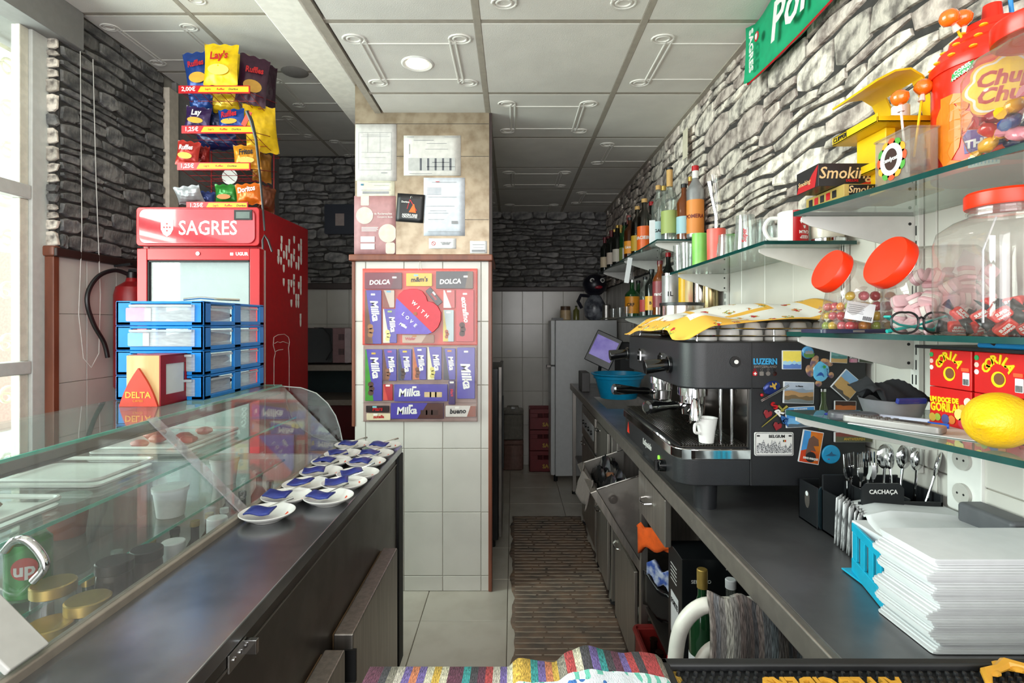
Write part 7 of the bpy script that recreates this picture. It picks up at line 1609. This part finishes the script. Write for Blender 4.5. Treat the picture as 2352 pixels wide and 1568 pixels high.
# black bar caddy
Mcad = mat('caddy_black', '#15171a', .4)
ca = thing('bar_caddy', 'black bar caddy with rum lettering holding cutlery and sachets', 'caddy', (.832, 1.222, ZT+.0005))
MB().box(-.09, .09, -.07, .07, 0, .006).box(-.09, -.085, -.07, .07, 0, .10).box(.085, .09, -.07, .07, 0, .13).box(-.09, .09, -.07, -.065, 0, .115).box(-.09, .09, .065, .07, 0, .135).box(-.04, -.036, -.065, .065, 0, .12).box(.02, .024, -.065, .065, 0, .12).build('tray_body', Mcad, ca, bevel=.001)
MB().prism([(-.045, .06), (.045, .06), (.045, .145), (.035, .156), (-.035, .156), (-.045, .145)], 0, .004, FR).build('name_plate', Mcad, ca, (-.042, -.0705, 0)); text('CACHAÇA', .0125, M_white, ca, (-.042, -.0755, .138), bold=.02)
def spoon2(label, x, y, z, rx, ry, rz, s=1.0):
    t = thing('spoon', label, 'spoon', (x, y, z), rot=(rx, ry, rz), group='spoons in the bar caddy')
    MB().ball((0, 0, .155*s), .019*s, 1, .28, 1.35, 14, 9).build('bowl', M_chrome, t); MB().tube([(0, 0, 0), (0, .002, .06*s), (0, .0, .115*s), (0, 0, .135*s)], [.0045, .0032, .0026, .003], 8).build('handle', M_chrome, t)
def fork2(label, x, y, z, rx, ry, rz, s=1.0):
    t = thing('fork', label, 'fork', (x, y, z), rot=(rx, ry, rz), group='forks in the bar caddy')
    m = MB(); m.tube([(0, 0, 0), (0, .002, .06*s), (0, 0, .11*s)], [.0045, .003, .003], 8); m.prism([(-.010*s, .128*s), (-.003, .11*s), (.003, .11*s), (.010*s, .128*s), (.011*s, .142*s), (-.011*s, .142*s)], 0, .0018, FR); m.build('handle', M_chrome, t)
    for k in range(4): B((-.0105+.0062*k)*s, (-.0083+.0062*k)*s, -.0018, 0, .141*s, .175*s).build('tine', M_chrome, t)
Rf = random.Random(5)
pos = ['leftmost', 'second from left', 'third from left', 'fourth from left', 'fifth from left', 'rightmost']
for k in range(6): fork2('steel fork standing in the caddy, %s of the six' % pos[k], .785+.011*k, 1.25+Rf.uniform(-.012, .012), ZT+.026, Rf.uniform(-.1, .05), -.08+.05*k*.4, Rf.uniform(-.5, .5), .98)
sp_ = ((.800, 1.20, .10, .02, .1), (.815, 1.18, .22, -.1, .5), (.83, 1.20, .33, .0, .2), (.845, 1.16, .42, .1, .9), (.86, 1.19, .12, -.1, .3))
for k, (x, y, ry, rx, rz) in enumerate(sp_): spoon2('steel spoon fanned out of the caddy, %s of the five' % ['leftmost', 'second from left', 'middle', 'fourth from left', 'rightmost'][k], x+.035, y+.02-.03*(x-.80)*8*.5, ZT+.024, rx+.12*(k > 2), ry*.42, rz, 1.12)
for k in range(9):
    o = MB().grid(lambda u, v: ((u-.5)*.03, .002*math.sin(PI*u)*math.sin(PI*v), v*.11), 3, 5).build('sugar_stick', mat('sachet_white', '#d9d9da', .5, col2='#4a4a4e', vs=30, lo=.5, hi=.6), None, (.728+.0012*k, 1.125+.012*k, ZT+.004), (.10, -.30+.02*k, .7+Rf.uniform(-.1, .1)), solid=.0018)
    tag(o, 'white and grey paper sachet leaning in the fan, %s' % ('outermost left', 'second', 'third', 'fourth', 'fifth', 'sixth', 'seventh', 'eighth', 'innermost right')[k]+' of nine by the caddy', 'sachet', 'paper sachets by the caddy')
nh = thing('napkin_holder', 'black sheet holder with oval side hole standing on the worktop beside the caddy', 'holder', (.760, 1.342, ZT))
MB().prism(rrect(.052, .105, .012, 4, 0, .0525), 0, .004, FR).build('front_plate', mat('holder_black', '#16262c', .35), nh, (.003, -.044, 0)); B(-.025, -.021, -.044, .04, 0, .10).build('side_plate', Mcad, nh, bevel=.001); B(-.025, .026, -.044, .04, 0, .004).build('base', Mcad, nh); B(-.025, .026, .036, .04, 0, .10).build('rear_plate', Mcad, nh, bevel=.001)
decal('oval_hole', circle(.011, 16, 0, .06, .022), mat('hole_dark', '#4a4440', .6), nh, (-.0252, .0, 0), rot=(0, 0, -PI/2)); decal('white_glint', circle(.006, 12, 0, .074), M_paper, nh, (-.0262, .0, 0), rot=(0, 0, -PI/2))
# turquoise tray of paper
tq = thing('paper_holder', 'turquoise slotted plastic paper holder under the folded white sheets', 'holder', (.775, 1.02, ZT))
Mt = mat('turquoise_plastic', '#12a9cd', .35)
fp = [(-.035, .004), (.035, .004), (.045, .04), (.04, .085), (.0, .098), (-.034, .088), (-.045, .05)]
pmb = MB()
def bars():
    m = MB(); m.box(-.075, .075, -.003, .003, .0, .03).box(-.075, .075, -.003, .003, .082, .1)
    for x in (-.07, -.03, .01, .045): m.box(x, x+.022, -.003, .003, .03, .084)
    return m
bars().build('slotted_front', Mt, tq, (-.112, -.015, 0), (0, 0, -PI/2-.25), bevel=.002); B(-.11, .13, -.08, .07, 0, .004).build('tray_base', Mt, tq, bevel=.002)
B(-.095, .13, -.07, .06, .004, .104).build('paper_block', M_paper, tq, bevel=.002)
tag(MB().grid(lambda u, v: (-.105+.055*v+(.25-.055*v)*u, -.09+.21*v, .002+.006*math.sin(u*3+v*2)-.012*max(0, .2-u)*4+.006*(abs(v-.5) < .03)), 20, 16).build('folded_sheet', M_paper, None, (.785, 1.06, ZT+.108), (0, 0, -.06), solid=.0025), 'large folded white tissue sheet lying on the turquoise holder', 'tissue')
# napkin stack
ns_ = thing('napkin_stack', 'tall stack of folded white paper napkins on the worktop nearest the camera', 'napkins', (.775, .872, ZT))
Rn = random.Random(9); z = 0; NL = 40; shared = None
for k in range(NL):
    th = .0036
    me_ = MB().prism(rrect(.285, .125, .006, 2), 0, th*.86).data('napkin', M_paper, True) if shared is None else shared; shared = me_
    o = put(bpy.data.objects.new('napkin', me_), ns_, (.011*math.sin(k*.55)*math.sin(k*.21+1)+Rn.uniform(-.001, .001), .002*math.sin(k*.9), z), (0, 0, Rn.uniform(-.006, .006)))
    z += th
for (k, c) in ((0, 0),): pass
tag(B(0, .05, 0, .12, 0, .148).build('grey_case', mat('dark_grey_case', '#55565a', .5), None, (.878, .945, ZT), bevel=.008), 'dark grey case wedged between the napkin stack and the wall', 'box')
# ================================================================ CHAIR UNDER THE WORKTOP
ch = thing('chair', 'white tubular metal chair pushed beneath the worktop', 'chair', (.47, 1.15, 0))
Mct = mat('white_tube', '#dcd8cf', .35)
def C_(mb, n, m, **k): o = mb.build(n, m, ch, **k); o.location = -Vector(ch.location); return o
C_(MB().tube(curve_pts([(.345, 1.12, .40), (.335, 1.115, .62), (.333, 1.10, .72), (.345, 1.095, .785), (.38, 1.09, .825), (.43, 1.088, .830), (.52, 1.088, .830), (.575, 1.09, .82), (.60, 1.10, .76), (.605, 1.12, .60), (.60, 1.14, .40)]), .0155, 14), 'back_frame', Mct)
C_(MB().tube(curve_pts([(.375, 1.105, .60), (.378, 1.10, .69), (.40, 1.096, .735), (.44, 1.094, .745), (.52, 1.094, .745), (.56, 1.10, .70), (.57, 1.11, .6)]), .012, 12), 'inner_loop', Mct)
C_(MB().prism(rrect(.30, .32, .05, 4, .47, 1.28), .43, .46), 'seat', mat('seat_grey', '#5b5a58', .6), bevel=.008)
for (x, y) in ((.345, 1.12), (.60, 1.14), (.36, 1.43), (.59, 1.43)): C_(MB().cyl((x, y, 0), (x, y, .44), .013), 'leg', Mct)
def stripes(name, scale, cols, axis=0, base=None, fine=0, rough=.95, seedz=0.0):
    m = bpy.data.materials.new(name); m.use_nodes = True; t = m.node_tree; n = t.nodes; L = t.links; p = n['Principled BSDF']; p.inputs['Roughness'].default_value = rough
    tc = n.new('ShaderNodeTexCoord'); sx = n.new('ShaderNodeSeparateXYZ'); L.new(tc.outputs['UV'], sx.inputs[0])
    mu = n.new('ShaderNodeMath'); mu.operation = 'MULTIPLY'; mu.inputs[1].default_value = scale; L.new(sx.outputs[axis], mu.inputs[0])
    fl_ = n.new('ShaderNodeMath'); fl_.operation = 'FLOOR'; L.new(mu.outputs[0], fl_.inputs[0])
    ad = n.new('ShaderNodeMath'); ad.operation = 'ADD'; ad.inputs[1].default_value = seedz; L.new(fl_.outputs[0], ad.inputs[0])
    wn = n.new('ShaderNodeTexWhiteNoise'); wn.noise_dimensions = '1D'; L.new(ad.outputs[0], wn.inputs['W'])
    cr = n.new('ShaderNodeValToRGB'); cr.color_ramp.interpolation = 'CONSTANT'; e = cr.color_ramp.elements
    while len(e) < len(cols): e.new(.5)
    for i, c in enumerate(cols): e[i].position = i/len(cols); e[i].color = (*lin(c), 1)
    L.new(wn.outputs['Value'], cr.inputs[0]); out = cr.outputs[0]
    nz = n.new('ShaderNodeTexNoise'); nz.inputs['Scale'].default_value = 55; mp = n.new('ShaderNodeMapping'); mp.inputs['Scale'].default_value = (9, 1, 1) if axis == 0 else (.5, 2.2, 1); L.new(tc.outputs['UV'], mp.inputs[0]); L.new(mp.outputs[0], nz.inputs['Vector'])
    mx = n.new('ShaderNodeMix'); mx.data_type = 'RGBA'; mx.blend_type = 'MULTIPLY'; mx.inputs[0].default_value = .75; L.new(out, mx.inputs[6])
    r2 = n.new('ShaderNodeValToRGB'); r2.color_ramp.elements[0].position = .38; r2.color_ramp.elements[0].color = (.25, .25, .25, 1); r2.color_ramp.elements[1].position = .6; r2.color_ramp.elements[1].color = (1.3, 1.3, 1.3, 1)
    L.new(nz.outputs[0], r2.inputs[0]); L.new(r2.outputs[0], mx.inputs[7]); L.new(mx.outputs[2], p.inputs['Base Color'])
    b = n.new('ShaderNodeBump'); b.inputs['Distance'].default_value = .003; b.inputs['Strength'].default_value = .8; L.new(nz.outputs[0], b.inputs['Height']); L.new(b.outputs[0], p.inputs['Normal'])
    return m
kn = stripes('marled_knit', 22, ['#8a8682', '#77767a', '#98948c', '#6f767a', '#8b7f7a', '#66676a', '#a39e96', '#7c7674'], 1)
def knit(u, v):
    # u: 0 front hem .. .5 over the tube .. 1 rear hem ; v along the tube
    x = .385+.235*v+.014*math.sin(u*7)
    s = (u-.42)/.58 if u > .42 else (u-.42)/.42
    if s < 0: y = 1.072+.012*s; z = .852-.23*(-s)**1.1; x -= .015*(-s)
    else: y = 1.072+.10*s; z = .852-.16*s**1.4; x += .10*s*(1-.3*v)
    z -= .06*max(0, v-.2)*(1+.3*s); z += .005*math.sin(v*22+u*4); y += .006*math.sin(v*19+u*3)
    return (x, y-.0, z)
tag(uvgrid('knitted_jumper', knit, 40, 30, kn, solid=.008), 'grey marled knitted jumper draped over the white chair back', 'jumper')
# ================================================================ NEAR BAR COUNTER
bc = thing('bar_counter', 'dark bar counter top along the bottom edge of the view', 'counter', (.45, .38, 0))
B(-.60, .48, -.26, .178, .995, 1.036).build('counter_top', mat('dark_counter', '#2a2422', .4), bc, bevel=.004); B(-.58, .46, -.24, .06, .0, .995).build('cabinet', M_woodd, bc)
mtt = thing('bar_mat', 'black nubbed rubber bar mat with gold cider lettering', 'bar mat', (.60, .44, 1.0365))
Mr = mat('black_rubber', '#191a1c', .5, var=.1)
MB().prism(rrect(.90, .25, .01, 3), 0, .005).build('base', Mr, mtt)
MB().box(-.45, .45, .112, .124, .004, .0135).box(-.45, -.438, -.12, .124, .004, .0135).build('raised_rim', Mr, mtt, bevel=.003)
nb_ = MB()
for j in range(9):
    for i in range(98):
        x = -.432+.0088*i+(.0044 if j % 2 else 0); y = .106-.0078*j
        nb_.lathe([(.0026, .0045), (.002, .0095), (0, .0098)], 6, (x, y, 0), cap=False)
stuff(nb_.build('nubs', Mr, mtt))
Mgl = mat('gold_rubber', '#c8902c', .45)
tx = text('APPLE CIDERS', .0265, Mgl, mtt, (-.288, .082, .012), rot=(0, 0, PI), d=.0025, bold=.035, sx=.82)
tx2 = text('IRISH', .0265, Mgl, mtt, (.18, .082, .012), rot=(0, 0, PI), d=.0025, bold=.03, sx=.82)
mb = MB(); mb.tube([(-.135, .085, .011), (-.125, .10, .013), (-.11, .104, .014), (-.095, .112, .014), (-.08, .106, .013), (-.065, .10, .012), (-.05, .088, .011)], [.003, .005, .004, .006, .005, .006, .003], 7)
for (x, y) in ((-.10, .112), (-.088, .106), (-.07, .104), (-.118, .1)): mb.ball((x, y, .013), .006, 1.3, 1, .5, 8, 5)
mb.build('gold_leaf_scroll', Mgl, mtt)
# towel
def towel_mat():
    m = stripes('towel_weave', 42, ['#b9484a', '#d8d0b8', '#4a474c', '#7a68a8', '#3fa0a0', '#d9b04c', '#d98660', '#8a8478', '#c9c0b4', '#6a3c50'], 0, seedz=3.3)
    t = m.node_tree; n = t.nodes; L = t.links; p = n['Principled BSDF']; src = p.inputs['Base Color'].links[0].from_socket
    tc = n.new('ShaderNodeTexCoord'); sx = n.new('ShaderNodeSeparateXYZ'); L.new(tc.outputs['UV'], sx.inputs[0])
    vo = n.new('ShaderNodeTexVoronoi'); vo.inputs['Scale'].default_value = 1; mp = n.new('ShaderNodeMapping'); mp.inputs['Scale'].default_value = (26, 16, 1); L.new(tc.outputs['UV'], mp.inputs[0]); L.new(mp.outputs[0], vo.inputs['Vector'])
    cr = n.new('ShaderNodeValToRGB'); cr.color_ramp.interpolation = 'CONSTANT'; e = cr.color_ramp.elements; e[0].color = (*lin('#3f74b8'), 1); e[1].position = .30; e[1].color = (*lin('#dfe4ec'), 1)
    L.new(vo.outputs['Distance'], cr.inputs[0])
    nz = n.new('ShaderNodeTexNoise'); nz.inputs['Scale'].default_value = 6; L.new(tc.outputs['UV'], nz.inputs['Vector'])
    g_ = n.new('ShaderNodeMath'); g_.operation = 'GREATER_THAN'; g_.inputs[1].default_value = .54; L.new(nz.outputs[0], g_.inputs[0])
    wv = n.new('ShaderNodeTexWave'); wv.inputs['Scale'].default_value = 9; wv.inputs['Distortion'].default_value = 6; L.new(tc.outputs['UV'], wv.inputs['Vector'])
    c3 = n.new('ShaderNodeValToRGB'); c3.color_ramp.elements[0].color = (*lin('#6fc3b0'), 1); c3.color_ramp.elements[0].position = .35; c3.color_ramp.elements[1].color = (*lin('#dfe8ea'), 1); c3.color_ramp.elements[1].position = .5; L.new(wv.outputs[0], c3.inputs[0])
    m1 = n.new('ShaderNodeMix'); m1.data_type = 'RGBA'; L.new(g_.outputs[0], m1.inputs[0]); L.new(cr.outputs[0], m1.inputs[6]); L.new(c3.outputs[0], m1.inputs[7])
    gt = n.new('ShaderNodeMath'); gt.operation = 'GREATER_THAN'; gt.inputs[1].default_value = .12; L.new(sx.outputs[1], gt.inputs[0])
    m2 = n.new('ShaderNodeMix'); m2.data_type = 'RGBA'; L.new(gt.outputs[0], m2.inputs[0]); L.new(src, m2.inputs[6]); L.new(m1.outputs[2], m2.inputs[7])
    L.new(m2.outputs[2], p.inputs['Base Color']); return m
KT = [(850, 1562), (900, 1560), (960, 1556), (1040, 1557), (1120, 1556), (1170, 1545), (1195, 1524), (1240, 1524), (1275, 1528), (1310, 1508), (1350, 1494), (1390, 1499), (1440, 1510), (1500, 1513), (1550, 1560)]
def kt(px):
    for (a, b), (c, d) in zip(KT, KT[1:]):
        if px <= c: s = (px-a)/(c-a); s = s*s*(3-2*s); return b+(d-b)*s
    return KT[-1][1]
def towelf(u, v):
    px = 850+700*u; Y = .560; x = (px-VX)*Y/F; z = EYE-(kt(px)-VY)*Y/F
    y = Y-.27*v; z = 1.0385+(z-1.0375)*(1-v)**.7+.002*math.sin(u*30+v*9)
    return (x+.03*v*(u-.5), y, max(z, 1.0385))
tag(uvgrid('tea_towel', towelf, 90, 16, towel_mat(), solid=.004), 'striped-edge tea towel with blue grapes rumpled on the near bar counter', 'towel')
